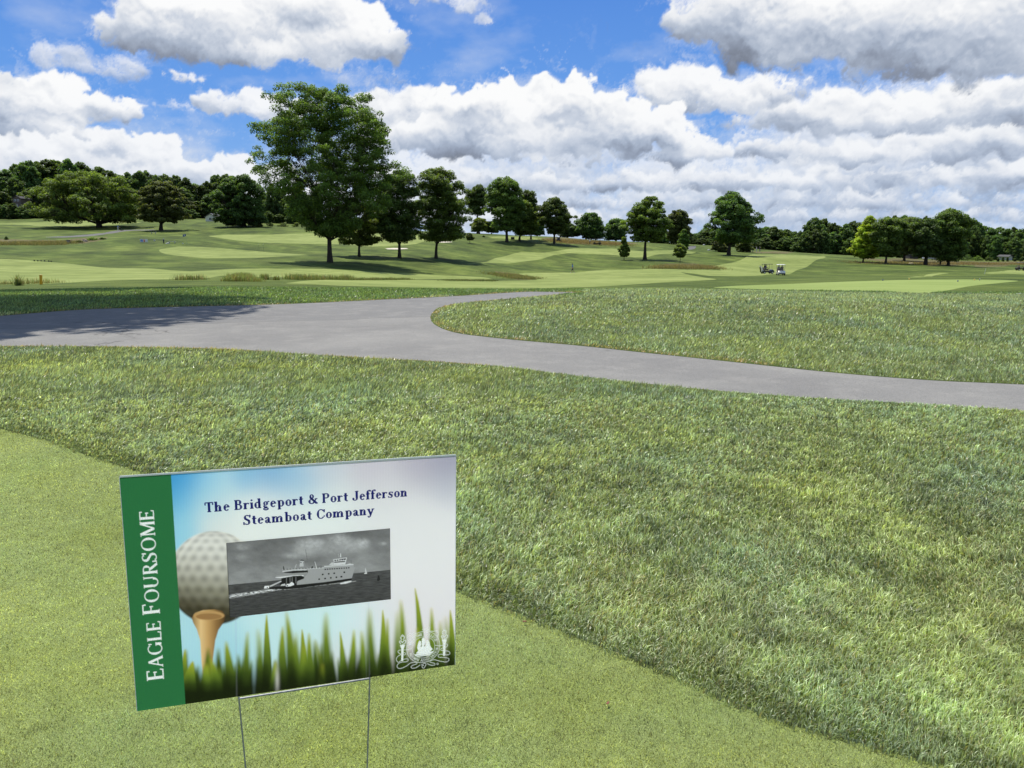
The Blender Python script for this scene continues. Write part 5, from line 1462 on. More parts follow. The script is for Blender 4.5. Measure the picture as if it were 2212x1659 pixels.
NAVY = print_mat('navy_ink', attr=False, col=srgb(22, 34, 135), trans=.35)
WHITE = print_mat('white_ink', attr=False, col=(.92, .93, .93), trans=.6)
overlay_ink(WHITE, .35); overlay_ink(NAVY, .8)
bold = Glyphs(.20, .095, .155, .078); light = Glyphs(.150, .066, .12, .048)
zt = lambda x, y: sg((780 + .3888 * x - 440) / .6329, (1900 + .3888 * y - 1760) / .6329)
a_, b_ = zt(72, 301), zt(2124, 139); caph = .0192
o = lettering('title_lettering', 'The Bridgeport & Port Jefferson', a_, b_, .0190, bold, None, .0026, mat=NAVY, track=.035); tag(o, 'navy serif words The Bridgeport & Port Jefferson'); ink_under(o, srgb(26, 40, 150))
a_, b_ = zt(462, 428), zt(1782, 322)
o = lettering('title_lettering', 'Steamboat Company', a_, b_, .0190, bold, None, .0026, mat=NAVY, track=.035); tag(o, 'navy serif words Steamboat Company'); ink_under(o, srgb(26, 40, 150))
a_, b_ = sg(326, 1442), sg(263, 388)
o = lettering('band_lettering', 'Eagle Foursome', a_, b_, .0290, light, None, .0026, smallcap=.83, mat=WHITE, track=.03); tag(o, 'white capitals EAGLE FOURSOME running up the green band'); ink_under(o, (.93, .94, .94))

# --- ferry photograph (greyscale), painted on its own sheet: 2212 x 1171 survey of the picture
fx = lambda x, y: ((880 + .3074 * x - 440) / .6329, (2070 + .3074 * y - 1760) / .6329)     # picture survey -> sign sheet
FS = .45; fw, fh = int(2212 * FS), int(1171 * FS)
FY, FX = np.mgrid[0:fh, 0:fw]; FX = (FX + .5) / FS; FY = (FY + .5) / FS
tilt = -.083
hor = 752 + (FX - 60) * -.092
g = lambda v: srgb(v, v, v)[0]
fer = np.interp((FY - (hor - 640)) / 640, [0, .35, .7, 1], [g(112), g(118), g(134), g(146)])
cl = fbm(FX / 330, FY / 170, 401, 6, .55); fer = fer * (1 + cl * .55)
for (cx, cy, rx, ry, v) in [(1120, 250, 190, 90, 190), (1030, 330, 150, 70, 170), (880, 380, 110, 40, 165), (1500, 190, 150, 80, 185), (1640, 270, 170, 80, 175), (1780, 220, 90, 60, 190), (1380, 300, 200, 80, 160), (240, 270, 110, 45, 155), (230, 400, 70, 50, 150), (2040, 225, 50, 22, 170), (1230, 215, 50, 40, 180)]:
    q = np.exp(-(((FX - cx) / rx) ** 2 + ((FY - cy) / ry) ** 2) ** 1.3) * np.clip(.95 + 1.0 * fbm(FX / 60, FY / 45, int(cx), 5, .55), .3, 1.3)
    fer = fer * (1 - q * .8) + g(v) * q * .8
seaf = fbm(FX / 120, (FY - FX * tilt) / 14, 411, 6, .6); sea = g(74) * (1 + seaf * .95) * np.interp(FY, [700, 1171], [1.12, .80])
sm = np.clip((FY - hor) / 3, 0, 1); fer = fer * (1 - sm) + sea * sm
fer = np.repeat(fer[..., None], 3, 2)
def fp(pts, v, soft=0):
    m_ = poly_mask(pts, w=fw, h=fh, s=FS)
    if soft: m_ = blur(m_, soft)
    lay(fer, m_, (g(v),) * 3)
# wake
wk = np.clip(1 - np.abs(FY - (905 - (FX - 70) * .155)) / (34 - (FX - 70) * .02), 0, 1) * (FX < 780) * np.clip(.55 + 2.2 * fbm(FX / 50, FY / 10, 421, 5), 0, 1)
lay(fer, np.clip(wk * 1.3, 0, 1), (g(232),) * 3)
bw = np.clip(1 - np.abs(FY - (812 - (FX - 800) * .118)) / 7, 0, 1) * (FX > 780) * (FX < 1700) * np.clip(.6 + 2 * fbm(FX / 40, FY / 8, 425, 4), 0, 1); lay(fer, bw, (g(190),) * 3)
fp([(1490, 735), (1560, 712), (1640, 700), (1640, 716), (1570, 738), (1500, 745)], 220, 1)
# hull
fp([(515, 800), (600, 785), (940, 752), (1300, 716), (1645, 664), (1640, 694), (1400, 735), (1000, 792), (800, 810), (560, 808)], 36)
fp([(940, 755), (950, 700), (1040, 655), (1085, 600), (1080, 550), (1120, 545), (1290, 540), (1290, 512), (1665, 486), (1668, 530), (1685, 528), (1672, 580), (1645, 668), (1300, 718)], 160)
fp([(1290, 512), (1665, 486), (1668, 500), (1290, 526)], 200)
fp([(755, 590), (900, 568), (1075, 562), (1085, 585), (1080, 604), (1060, 606), (900, 606), (790, 600)], 40)
fp([(755, 575), (900, 556), (1060, 548), (1082, 562), (1060, 568), (900, 572), (760, 592)], 196)
fp([(680, 632), (900, 604), (1078, 592), (1078, 610), (1000, 626), (680, 652)], 150)
fp([(668, 655), (900, 632), (1030, 628), (1030, 640), (900, 645), (740, 668), (668, 662)], 215)
fp([(745, 668), (900, 640), (1000, 636), (1038, 655), (1030, 675), (960, 700), (938, 716), (938, 750), (700, 770), (740, 715)], 34)
for x0 in (805, 850, 878, 925): fp([(x0, 652), (x0 + 9, 651), (x0 + 9, 735), (x0, 737)], 120)
fp([(590, 765), (740, 700), (746, 712), (640, 765), (600, 780)], 190)
fp([(520, 800), (530, 768), (590, 764), (584, 797)], 232); fp([(556, 782), (572, 780), (572, 792), (556, 794)], 50)
fp([(800, 775), (812, 742), (850, 738), (875, 715), (905, 735), (905, 755), (860, 772)], 228); fp([(812, 758), (830, 756), (830, 768), (812, 770)], 60)
fp([(730, 768), (745, 748), (790, 736), (800, 762)], 200); fp([(660, 772), (680, 755), (730, 748), (725, 770)], 90)
# funnel, mast, wheelhouse
fp([(975, 520), (985, 455), (968, 446), (1000, 432), (1036, 436), (1030, 450), (1038, 470), (1058, 518)], 188); fp([(972, 446), (1002, 431), (1036, 437), (1030, 447)], 50); fp([(988, 462), (1000, 461), (1000, 472), (988, 473)], 40); fp([(1022, 455), (1040, 470), (1060, 520), (1030, 520)], 140)
fp([(1050, 300), (1056, 300), (1080, 440), (1072, 440)], 110)
fp([(1400, 430), (1585, 402), (1580, 416), (1568, 468), (1560, 492), (1410, 500), (1412, 440)], 210); fp([(1420, 436), (1572, 414), (1566, 434), (1424, 452)], 70)
for x0 in (1445, 1475, 1505, 1535): fp([(x0, 430), (x0 + 7, 429), (x0 + 7, 452), (x0, 453)], 215)
fp([(1350, 500), (1390, 465), (1410, 470), (1410, 505)], 196); fp([(1420, 458), (1560, 446), (1558, 462), (1420, 474)], 90); fp([(1548, 500), (1620, 480), (1660, 488), (1650, 500), (1560, 508)], 205)
fp([(1495, 380), (1500, 350), (1506, 350), (1510, 400), (1495, 402)], 210); fp([(1468, 360), (1474, 352), (1480, 400), (1474, 402)], 170); fp([(1630, 440), (1640, 440), (1640, 482), (1632, 482)], 120)
fp([(1185, 535), (1200, 512), (1260, 504), (1270, 530)], 120); fp([(1130, 520), (1150, 514), (1152, 540), (1130, 542)], 60); fp([(1168, 455), (1176, 458), (1200, 535), (1188, 535)], 200)
fp([(1080, 545), (1290, 530), (1290, 540), (1080, 556)], 196); fp([(765, 510), (778, 520), (780, 560), (765, 560)], 70); fp([(915, 530), (935, 488), (940, 490), (925, 535)], 190)
for k in range(40): fp([(760 + k * 13, 548 - k * .55), (764 + k * 13, 548 - k * .55), (764 + k * 13, 562 - k * .55), (760 + k * 13, 562 - k * .55)], 60 if k % 3 else 210)
for k in range(11): fp([(1296 + k * 30, 548 - k * 1.9), (1315 + k * 30, 547 - k * 1.9), (1315 + k * 30, 562 - k * 2.0), (1296 + k * 30, 563 - k * 2.0)], 46)
for (x0, y0) in [(1262, 612), (1338, 604), (1408, 597), (1216, 673), (1292, 665), (1365, 656), (1436, 648), (1500, 641), (1538, 585)]: fp([(x0, y0), (x0 + 22, y0 - 2), (x0 + 22, y0 + 16), (x0, y0 + 18)], 26)
# sailing boat and buoy
fp([(1800, 605), (1840, 600), (1836, 612), (1806, 614)], 225); fp([(1818, 530), (1838, 600), (1812, 602)], 200)
fp([(1966, 690), (1978, 632), (1994, 632), (2008, 688), (1990, 704), (1968, 702)], 44)
fer = np.clip(fer * (1 + .05 * RNG.normal(size=fer.shape[:2]))[..., None], 0, 1)
pc = [sg(*fx(38, 218)), sg(*fx(2134, 32)), sg(*fx(2143, 938)), sg(*fx(82, 1172))]
V, Q, X, Y = face_grid(pc, 400, 190, .0025)
# sign sheet -> picture survey
PX = ((X * .6329 + 440) - 880) / .3074; PY = ((Y * .6329 + 1760) - 2070) / .3074
cc = sample(fer, PX, PY, FS)
o = mesh_np('ferry_picture', V, (Q.ravel().astype(np.int32), np.full(len(Q), 4, np.int32)), PRM, sign, smooth=True, color=(cc * np.array([1, 1.0, 1.02])).reshape(-1, 3))
tag(o, 'black and white photograph of a car ferry at sea')

# --- alumni emblem, white line work (survey 2054 x 1659 of the corner)
ez = lambda x, y: sg((1540 + .12658 * x - 440) / .6329, (2440 + .12658 * y - 1760) / .6329)
class Em:
    def __init__(s): s.v = []; s.f = []; s.k = 0
    def line(s, pts, w):
        P = [np.array(ez(*p)) for p in pts]; w = w * .12658 / 2165 * .61 * 1.0
        s.k += 1; z = -(.0026 + (s.k % 19) * .000015); L_, R_2 = [], []
        for i, p in enumerate(P):
            t = P[min(i + 1, len(P) - 1)] - P[max(i - 1, 0)]; t = t / (np.linalg.norm(t) + 1e-12); n = np.array([-t[1], t[0]]) * w
            L_.append((p[0] + n[0], z, p[1] + n[1])); R_2.append((p[0] - n[0], z, p[1] - n[1]))
        b = len(s.v); s.v += L_ + R_2; n_ = len(P)
        s.f += [(b + i, b + i + 1, b + n_ + i + 1, b + n_ + i) for i in range(n_ - 1)]
    def poly(s, pts):
        s.k += 1; z = -(.0026 + (s.k % 19) * .000015); b = len(s.v); s.v += [(ez(*p)[0], z, ez(*p)[1]) for p in pts]; s.f.append(tuple(range(b, b + len(pts))))
    def curve(s, pts, w, closed=False):
        P = np.array(pts, float); out = []
        n = len(P)
        for i in range(n - 1):
            p0, p1, p2, p3 = P[max(i - 1, 0)], P[i], P[i + 1], P[min(i + 2, n - 1)]
            for j in range(6):
                t = j / 6; out.append(.5 * ((2 * p1) + (-p0 + p2) * t + (2 * p0 - 5 * p1 + 4 * p2 - p3) * t * t + (-p0 + 3 * p1 - 3 * p2 + p3) * t ** 3))
        out.append(P[-1]); s.line(out, w)
em_ = Em()
ring = lambda cx, cy, rx, ry, sk: [(cx + rx * math.cos(2 * PI * k / 48), cy + ry * math.sin(2 * PI * k / 48) + sk * math.cos(2 * PI * k / 48)) for k in range(49)]
em_.line(ring(998, 835, 515, 482, -60), 13); em_.line(ring(1000, 845, 352, 328, -40), 11)
# ship
em_.poly([(770, 1040), (870, 1040), (1170, 1010), (1290, 900), (1250, 860), (1215, 800), (1190, 690), (1130, 610), (1090, 640), (1085, 760), (1050, 830), (1010, 800), (1055, 720), (1060, 620), (1010, 540), (960, 560), (945, 640), (950, 820), (905, 840), (935, 760), (920, 650), (870, 640), (830, 730), (805, 850), (840, 960), (800, 990)])
em_.poly([(720, 1070), (1330, 960), (1290, 1010), (1180, 1050), (760, 1110)]); em_.poly([(770, 1125), (1260, 1040), (1180, 1090), (830, 1140)])
# rope scrolls
for c_ in [[(640, 880), (520, 920), (390, 925), (250, 935), (210, 990), (300, 1060), (420, 1080), (450, 1040), (400, 1010), (340, 1050), (200, 1130), (160, 1230), (220, 1310), (330, 1240), (480, 1200), (530, 1240), (470, 1290), (300, 1310), (190, 1390), (200, 1480), (300, 1500), (480, 1420), (600, 1330), (760, 1310), (800, 1350), (700, 1390), (620, 1440), (640, 1490), (760, 1480), (900, 1390)],
          [(1360, 780), (1480, 800), (1600, 780), (1720, 740), (1745, 800), (1660, 860), (1560, 880), (1540, 930), (1640, 950), (1780, 970), (1820, 1040), (1740, 1080), (1560, 1060), (1460, 1090), (1480, 1150), (1640, 1160), (1780, 1190), (1780, 1260), (1700, 1300), (1500, 1270), (1330, 1230), (1220, 1270), (1210, 1310), (1340, 1340), (1350, 1390), (1240, 1400), (1110, 1350)],
          [(540, 620), (500, 560), (530, 470), (640, 430), (780, 390)], [(960, 300), (1060, 300), (1150, 320), (1200, 280), (1190, 230), (1150, 240), (1150, 300), (1230, 345), (1420, 345), (1460, 390), (1450, 500)],
          [(930, 1370), (960, 1400), (960, 1460), (1010, 1490), (1050, 1440), (1080, 1370), (1040, 1340), (980, 1370), (1010, 1420)]]: em_.curve(c_, 15)
# torches
for (ox, oy) in [(0, 0), (1300, -165)]:
    em_.poly([(270 + ox, 770 + oy), (430 + ox, 765 + oy), (385 + ox, 900 + oy), (370 + ox, 1270 + oy), (310 + ox, 1270 + oy), (315 + ox, 900 + oy)])
    em_.curve([(300 + ox, 740 + oy), (260 + ox, 680 + oy), (300 + ox, 640 + oy), (350 + ox, 700 + oy), (400 + ox, 630 + oy), (455 + ox, 650 + oy), (420 + ox, 720 + oy), (350 + ox, 760 + oy)], 26)
    em_.curve([(330 + ox, 610 + oy), (295 + ox, 560 + oy), (330 + ox, 480 + oy), (350 + ox, 455 + oy), (360 + ox, 510 + oy), (390 + ox, 480 + oy), (405 + ox, 560 + oy), (370 + ox, 605 + oy)], 24)
em_.curve([(1410, 1355), (1437, 1330), (1465, 1355), (1437, 1385), (1410, 1355)], 14)
# ring lettering
lf = Glyphs(.17, .09, .12, .05)
def ring_text(text, a0, a1, rin, rh, inward):
    tot = 0; it = []
    for ch in text:
        a = .42 if ch == ' ' else lf.draw(ch); it.append((tot, a, [] if ch == ' ' else [list(p) for p in lf.P])); tot += a + .08
    for (x0, a, polys) in it:
        for p in polys:
            q = []
            for (px_, py_) in p:
                th = R(a0 + (a1 - a0) * (x0 + px_) / tot); rr = rin + (py_ * rh if not inward else -py_ * rh)
                q.append((998 + rr * math.cos(th), 838 - rr * .935 * math.sin(th) - 55 * math.cos(th) * rr / 500))
            em_.poly(q)
ring_text('MARITIME COLLEGE', 166, 20, 385, 92, False)
ring_text('ALUMNI ASSOCIATION', 200, 352, 478, 90, True)
o = mesh_np('emblem', np.array(em_.v), em_.f, WHITE, sign); tag(o, 'white line emblem with a sailing ship, ring lettering, torches and rope'); ink_under(o, (.9, .92, .9))

fullq = [(0, SH), (SW, SH), (SW, 0), (0, 0)]
V, Q, X, Y = face_grid(fullq, 780, 582, .0024)
pin = np.array([(V_[0], V_[1]) for V_ in pc]); pcen = pin.mean(0); pin = pcen + (pin - pcen) * .992
qc = V[Q].mean(1); keep = ~inside(pin, qc[:, 0], qc[:, 2]); Q = Q[keep]
pf = mesh_np('printed_face', V, (Q.ravel().astype(np.int32), np.full(len(Q), 4, np.int32)), PRM, sign, smooth=True, color=np.clip(sample(art, X, Y), 0, .93).reshape(-1, 3))

# --- galvanised wire stake
def wire_mat():
    m, t, b = material('galvanised_wire'); tc = t.new('ShaderNodeTexCoord').outputs['Object']
    f = t.noise(tc, 90, 4, .6); t.put(b.inputs['Base Color'], t.ramp(f, [(.3, (.22, .23, .24)), (.7, (.40, .41, .42))]))
    b.inputs['Metallic'].default_value = .5; b.inputs['Roughness'].default_value = .6
    t.put(b.inputs['Normal'], t.bump(f, .3, .001)); return m
WM = wire_mat()
kz = lambda x, y: sg((880 + .31646 * x - 440) / .6329, (2560 + .31646 * y - 1760) / .6329)
stake = MB()
l0, r0 = kz(190, 580), kz(1822, 340); l1, r1 = kz(275, 1466), kz(1788, 1466)
gz_ = -(EYE - .8678)      # ground below the sign base plane
def down(a, b, z): f_ = (z - a[1]) / (b[1] - a[1]); return (a[0] + (b[0] - a[0]) * f_, z)
for (a, b) in ((l0, l1), (r0, r1)):
    e = down(a, b, gz_ - .12)
    stake.tube([(a[0], .001, a[1] + .012), (a[0], .001, a[1]), (e[0], .001, e[1])], .0016, 8)
cl_, cr_ = kz(200, 607), kz(1815, 357)
stake.tube([(cl_[0] - .002, .001, cl_[1]), (cr_[0] + .002, .001, cr_[1])], .0021, 8)
stake.tube([(l1[0] - .003, -.001, down(l0, l1, gz_ + .12)[1]), (r1[0] + .003, -.001, down(r0, r1, gz_ + .12)[1])], .0018, 8)
stake.build('wire_stake', WM, sign, smooth=True)
# ------------------------------------------------------------------ people
SKIN = simple('skin', (.42, .25, .17), .55, var=.06)
def cloth(nm, c): return simple(nm, c, .85, var=.15, scale=14)
CL = {'blue': cloth('blue_shirt', (.06, .20, .62)), 'navy': cloth('navy_cloth', (.012, .018, .06)), 'white': cloth('white_cloth', (.78, .78, .76)), 'black': cloth('black_cloth', (.015, .015, .018)),
      'grey': cloth('grey_cloth', (.22, .24, .27)), 'khaki': cloth('khaki_cloth', (.38, .31, .20)), 'purple': cloth('violet_shirt', (.07, .045, .22)), 'pale': cloth('pale_blue_shirt', (.35, .50, .68))}
HAIR = simple('dark_hair', (.02, .014, .01), .7)
def person(loc, rz, label, shirt, legs_m, pose='walk', shorts=True, hat=None, group=None, h=1.76, shoe='white', z0=0.0):
    J = {}; s = h / 1.76
    if pose in ('walk', 'stand', 'push'):
        st = {'walk': .30, 'stand': .04, 'push': .22}[pose]
        hipz = .93 - st * .12
        J = dict(pel=(0, 0, hipz), wai=(0, .01, 1.08), che=(0, .03 if pose != 'push' else .09, 1.32), nk=(0, .05 if pose != 'push' else .14, 1.48), hd=(0, .07 if pose != 'push' else .18, 1.60), hd2=(0, .07 if pose != 'push' else .18, 1.67),
                 hl=(-.09, 0, hipz - .04), kl=(-.10, st * .75, .50), al=(-.10, st * .95, .10), tl=(-.11, st * .95 + .17, .04),
                 hr=(.09, 0, hipz - .04), kr=(.10, -st * .15, .49), ar=(.10, -st * 1.15, .13 if pose == 'walk' else .09), trr=(.11, -st * 1.15 + .16, .04))
        if pose == 'walk': arms = dict(sl=(-.19, .03, 1.41), el=(-.25, -.10, 1.15), wl=(-.23, -.10 + .14, .92), sr=(.19, .03, 1.41), er=(.25, .12, 1.17), wr=(.21, .32, 1.02))
        elif pose == 'push': arms = dict(sl=(-.18, .10, 1.40), el=(-.22, .20, 1.15), wl=(-.14, .46, 1.05), sr=(.18, .10, 1.40), er=(.22, .20, 1.15), wr=(.14, .46, 1.05))
        else: arms = dict(sl=(-.19, .03, 1.41), el=(-.26, .02, 1.13), wl=(-.27, .08, .89), sr=(.19, .03, 1.41), er=(.27, 0, 1.14), wr=(.24, .16, .95))
    else:  # seated: hips at origin height of a seat (z = .0 is the seat top)
        J = dict(pel=(0, 0, .10), wai=(0, -.03, .26), che=(0, -.04, .50), nk=(0, 0, .66), hd=(0, .03, .78), hd2=(0, .03, .85),
                 hl=(-.10, .04, .09), kl=(-.13, .45, .10), al=(-.13, .52, -.34), tl=(-.13, .68, -.38), hr=(.10, .04, .09), kr=(.13, .45, .10), ar=(.13, .52, -.34), trr=(.13, .68, -.38))
        arms = dict(sl=(-.19, -.03, .58), el=(-.24, .12, .36), wl=(-.16, .36, .40), sr=(.19, -.03, .58), er=(.24, .12, .36), wr=(.16, .36, .40))
    J.update(arms)
    for sd, wn, en in (('l', 'wl', 'el'), ('r', 'wr', 'er')):
        w_ = Vector(J[wn]); dr = (w_ - Vector(J[en])).normalized(); sx = -1 if sd == 'l' else 1
        J['p' + sd] = tuple(w_ + dr * .07)
        for k, off in enumerate((-.03, -.010, .010, .03)):
            J['f%s%d' % (sd, k)] = tuple(w_ + dr * (.105 + .012 * (k in (1, 2))) + Vector((0, off, 0)))
            J['g%s%d' % (sd, k)] = tuple(w_ + dr * (.135 + .018 * (k in (1, 2)) - .02 * (k == 3)) + Vector((-sx * .02, off, -.01)))
        J['t' + sd + 'h'] = tuple(w_ + dr * .05 + Vector((-sx * .02, .045, 0)))
    names = list(J); ix = {n: i for i, n in enumerate(names)}
    B = [('pel', 'wai', 0), ('wai', 'che', 0), ('che', 'nk', 0), ('nk', 'hd', 2), ('hd', 'hd2', 2), ('pel', 'hl', 1), ('pel', 'hr', 1), ('hl', 'kl', 1), ('hr', 'kr', 1), ('kl', 'al', 2 if shorts else 1), ('kr', 'ar', 2 if shorts else 1),
         ('al', 'tl', 3), ('ar', 'trr', 3), ('nk', 'sl', 0), ('nk', 'sr', 0), ('sl', 'el', 0), ('sr', 'er', 0), ('el', 'wl', 2), ('er', 'wr', 2)]
    for sd, wn in (('l', 'wl'), ('r', 'wr')):
        B += [(wn, 'p' + sd, 2), (wn, 't' + sd + 'h', 2)]
        for k in range(4): B += [('p' + sd, 'f%s%d' % (sd, k), 2), ('f%s%d' % (sd, k), 'g%s%d' % (sd, k), 2)]
    RAD_ = dict(pel=(.155, .12), wai=(.145, .11), che=(.17, .12), nk=(.062, .062), hd=(.082, .095), hd2=(.080, .09), hl=(.10, .10), hr=(.10, .10), kl=(.062, .066), kr=(.062, .066), al=(.042, .046), ar=(.042, .046), tl=(.040, .03), trr=(.040, .03),
                sl=(.062, .062), sr=(.062, .062), el=(.043, .043), er=(.043, .043), wl=(.028, .028), wr=(.028, .028), pl=(.03, .02), pr=(.03, .02))
    me = bpy.data.meshes.new('body'); me.from_pydata([Vector(J[n]) * s for n in names], [(ix[a], ix[b]) for a, b, _ in B], [])
    tmp = bpy.data.objects.new('body_tmp', me); COL.objects.link(tmp)
    md = tmp.modifiers.new('s', 'SKIN'); md.use_smooth_shade = True
    sv = me.skin_vertices[0].data
    for n in names:
        r = RAD_.get(n, (.009, .009)); sv[ix[n]].radius = (r[0] * s, r[1] * s); sv[ix[n]].use_root = (n == 'pel')
    sb = tmp.modifiers.new('u', 'SUBSURF'); sb.levels = 1; sb.render_levels = 1
    dg = bpy.context.evaluated_depsgraph_get(); dg.update()
    bm = bpy.data.meshes.new_from_object(tmp.evaluated_get(dg)); bm.name = 'body'
    bpy.data.objects.remove(tmp)
    bm.materials.clear()
    for m_ in (CL[shirt], CL[legs_m], SKIN, CL[shoe]): bm.materials.append(m_)
    segs = [(Vector(J[a]) * s, Vector(J[b]) * s, k) for a, b, k in B]
    for p in bm.polygons:
        c = p.center; best = 9; mi = 0
        for a, b, k in segs:
            ab = b - a; t_ = max(0, min(1, (c - a).dot(ab) / max(1e-9, ab.dot(ab)))); d_ = (c - a - ab * t_).length
            if d_ < best: best = d_; mi = k
        p.material_index = mi; p.use_smooth = True
    root = empty('person', (loc[0], loc[1], loc[2] + z0), rz, label, 'person', group)
    body = bpy.data.objects.new('body', bm); COL.objects.link(body); body.parent = root
    hd = Vector(J['hd2']) * s
    f = MB(); f.ball(hd + Vector((0, .083, -.045)), (.016, .024, .024), 8, 5)             # nose
    f.build('nose', SKIN, body, smooth=True)
    e = MB()
    for sx in (-1, 1): e.ball(hd + Vector((sx * .032, .078, -.012)), (.014, .01, .009), 8, 5)
    e.build('eyes', CL['black'], body, smooth=True)
    q = MB(); q.ball(hd + Vector((0, -.012, .022)), (.094, .108, .085), 14, 8)
    if hat: q.box(hd + Vector((0, .13, .02)), (.15, .12, .015), bev=.004)
    q.build('cap' if hat else 'hair', CL[hat] if hat else HAIR, root, smooth=True)
    return root


# ------------------------------------------------------------------ golf carts and bags
PM = {'cream': simple('cream_cowl', (.86, .83, .74), .3, var=.04, coat=.3), 'grey': simple('graphite_cowl', (.07, .08, .09), .3, var=.1, coat=.4), 'black': simple('black_trim', (.018, .018, .02), .5),
      'roofw': simple('white_canopy', (.88, .88, .85), .4, var=.03), 'tyre': simple('tyre_rubber', (.02, .02, .02), .8), 'rim': simple('white_wheel_rim', (.70, .70, .68), .4), 'steel': simple('steel_strut', (.35, .36, .38), .35, .8),
      'seat': simple('tan_seat', (.30, .25, .18), .6), 'lamp': simple('lamp_glass', (.8, .8, .75), .15), 'red': simple('red_vinyl', (.5, .04, .03), .5)}
def glass():
    m, t, b = material('windscreen'); out = t.n['Material Output']
    tp = t.new('ShaderNodeBsdfTransparent'); gl = t.new('ShaderNodeBsdfGlossy'); gl.inputs['Roughness'].default_value = .05
    lw = t.new('ShaderNodeLayerWeight'); lw.inputs[0].default_value = .35
    mx = t.new('ShaderNodeMixShader'); t.l.new(lw.outputs['Fresnel'], mx.inputs[0]); t.l.new(tp.outputs[0], mx.inputs[1]); t.l.new(gl.outputs[0], mx.inputs[2]); t.l.new(mx.outputs[0], out.inputs[0]); t.n.remove(b)
    return m
GLASS = glass()
def golf_cart(loc, rz, label, body, roof, group='golf carts out on the course', rim='rim'):
    """front towards local +Y, origin on the ground under the middle"""
    r = empty('golf_cart', loc, rz, label, 'golf cart', group)
    b = MB()
    b.prism([(-1.18, .34), (-1.18, .62), (-1.02, .70), (-.62, .72), (-.60, .36), (-.10, .30), (.52, .30), (.55, .34), (.58, .62), (.72, .82), (.86, .84), (1.12, .66), (1.22, .46), (1.20, .32), (.98, .28), (.95, .40), (.82, .50), (.66, .48), (.55, .26), (-.52, .26), (-.58, .44), (-.72, .54), (-.90, .52), (-1.02, .40), (-1.05, .30)], -.58, .58)
    bd = b.build('body', PM[body], r, smooth=False)
    mod = bd.modifiers.new('bevel', 'BEVEL'); mod.width = .025; mod.segments = 2; mod.limit_method = 'ANGLE'
    MB().box((0, 1.20, .33), (1.16, .10, .16), bev=.03).build('bumper', PM['black'], r)
    MB().box((0, -1.20, .36), (1.12, .10, .14), bev=.03).build('bumper', PM['black'], r)
    MB().box((0, .20, .335), (1.10, .80, .03)).build('floor_mat', PM['black'], r)
    MB().box((0, -.42, .76), (1.08, .50, .13), bev=.04).build('seat', PM['seat'], r)
    MB().box((0, -.70, 1.02), (1.08, .12, .42), Matrix.Rotation(R(-8), 3, 'X'), bev=.04).build('backrest', PM['seat'], r)
    rf = MB().box((0, -.08, 1.86), (1.20, 1.75, .07), bev=.03); rf.box((0, -.08, 1.83), (1.26, 1.82, .04), bev=.015); rf.build('canopy', PM[roof], r)
    for sx in (-1, 1):
        MB().tube([(sx * .52, .74, .82), (sx * .54, .66, 1.3), (sx * .55, .62, 1.83)], .022, 8).build('post', PM['black'], r, smooth=True)
        MB().tube([(sx * .52, -.78, .70), (sx * .54, -.80, 1.2), (sx * .55, -.82, 1.83)], .022, 8).build('post', PM['black'], r, smooth=True)
        MB().tube([(sx * .56, -.62, .84), (sx * .57, -.36, .98), (sx * .56, -.18, .86)], .018, 6).build('armrest', PM['black'], r, smooth=True)
        MB().ball((sx * .40, 1.16, .55), (.09, .04, .05), 10, 6).build('headlight', PM['lamp'], r, smooth=True)
        for y_ in (.78, -.80):
            wy = MB(); n = 20; P = [(.225, -.08), (.235, -.04), (.235, .04), (.225, .08), (.13, .085), (.13, -.085)]
            vs = []; fs = []
            for k in range(n):
                a = 2 * PI * k / n
                for (q, xx) in P: vs.append((sx * .52 + xx, y_ + q * math.cos(a), .235 + q * math.sin(a)))
            for k in range(n):
                for j in range(6): fs.append((k * 6 + j, k * 6 + (j + 1) % 6, ((k + 1) % n) * 6 + (j + 1) % 6, ((k + 1) % n) * 6 + j))
            wy.add(vs, fs); ty = wy.build('wheel', PM['tyre'], r, smooth=True)
            rm = MB(); rm.tube([(sx * .52 - sx * .07, y_, .235), (sx * .52 + sx * .075, y_, .235)], .132, 16); rm.tube([(sx * .52 + sx * .07, y_, .235), (sx * .52 + sx * .092, y_, .235)], .05, 10)
            rm.build('rim', PM[rim], ty, smooth=True)
    ws = MB(); ws.add([(-.50, .735, .86), (.50, .735, .86), (.51, .64, 1.78), (-.51, .64, 1.78)], [(0, 1, 2, 3)]); ws.build('windscreen', GLASS, r)
    sw = MB(); sw.tube([(-.26 + .16 * math.cos(a), .30 + .10 * math.sin(a), 1.02 + .12 * math.sin(a)) for a in np.linspace(0, 2 * PI, 17)], .014, 6, cap=False); sw.tube([(-.26, .30, 1.02), (-.26, .62, .72)], .016, 6)
    sw.build('steering_wheel', PM['black'], r, smooth=True)
    MB().tube([(-.5, -1.02, .72), (-.5, -1.05, 1.15), (.5, -1.05, 1.15), (.5, -1.02, .72)], .018, 6).build('bag_rack', PM['black'], r, smooth=True)
    return r
BAGM = {'navy': cloth('navy_bag', (.02, .03, .09)), 'black': cloth('black_bag', (.02, .02, .022)), 'white': cloth('white_bag', (.75, .75, .73))}
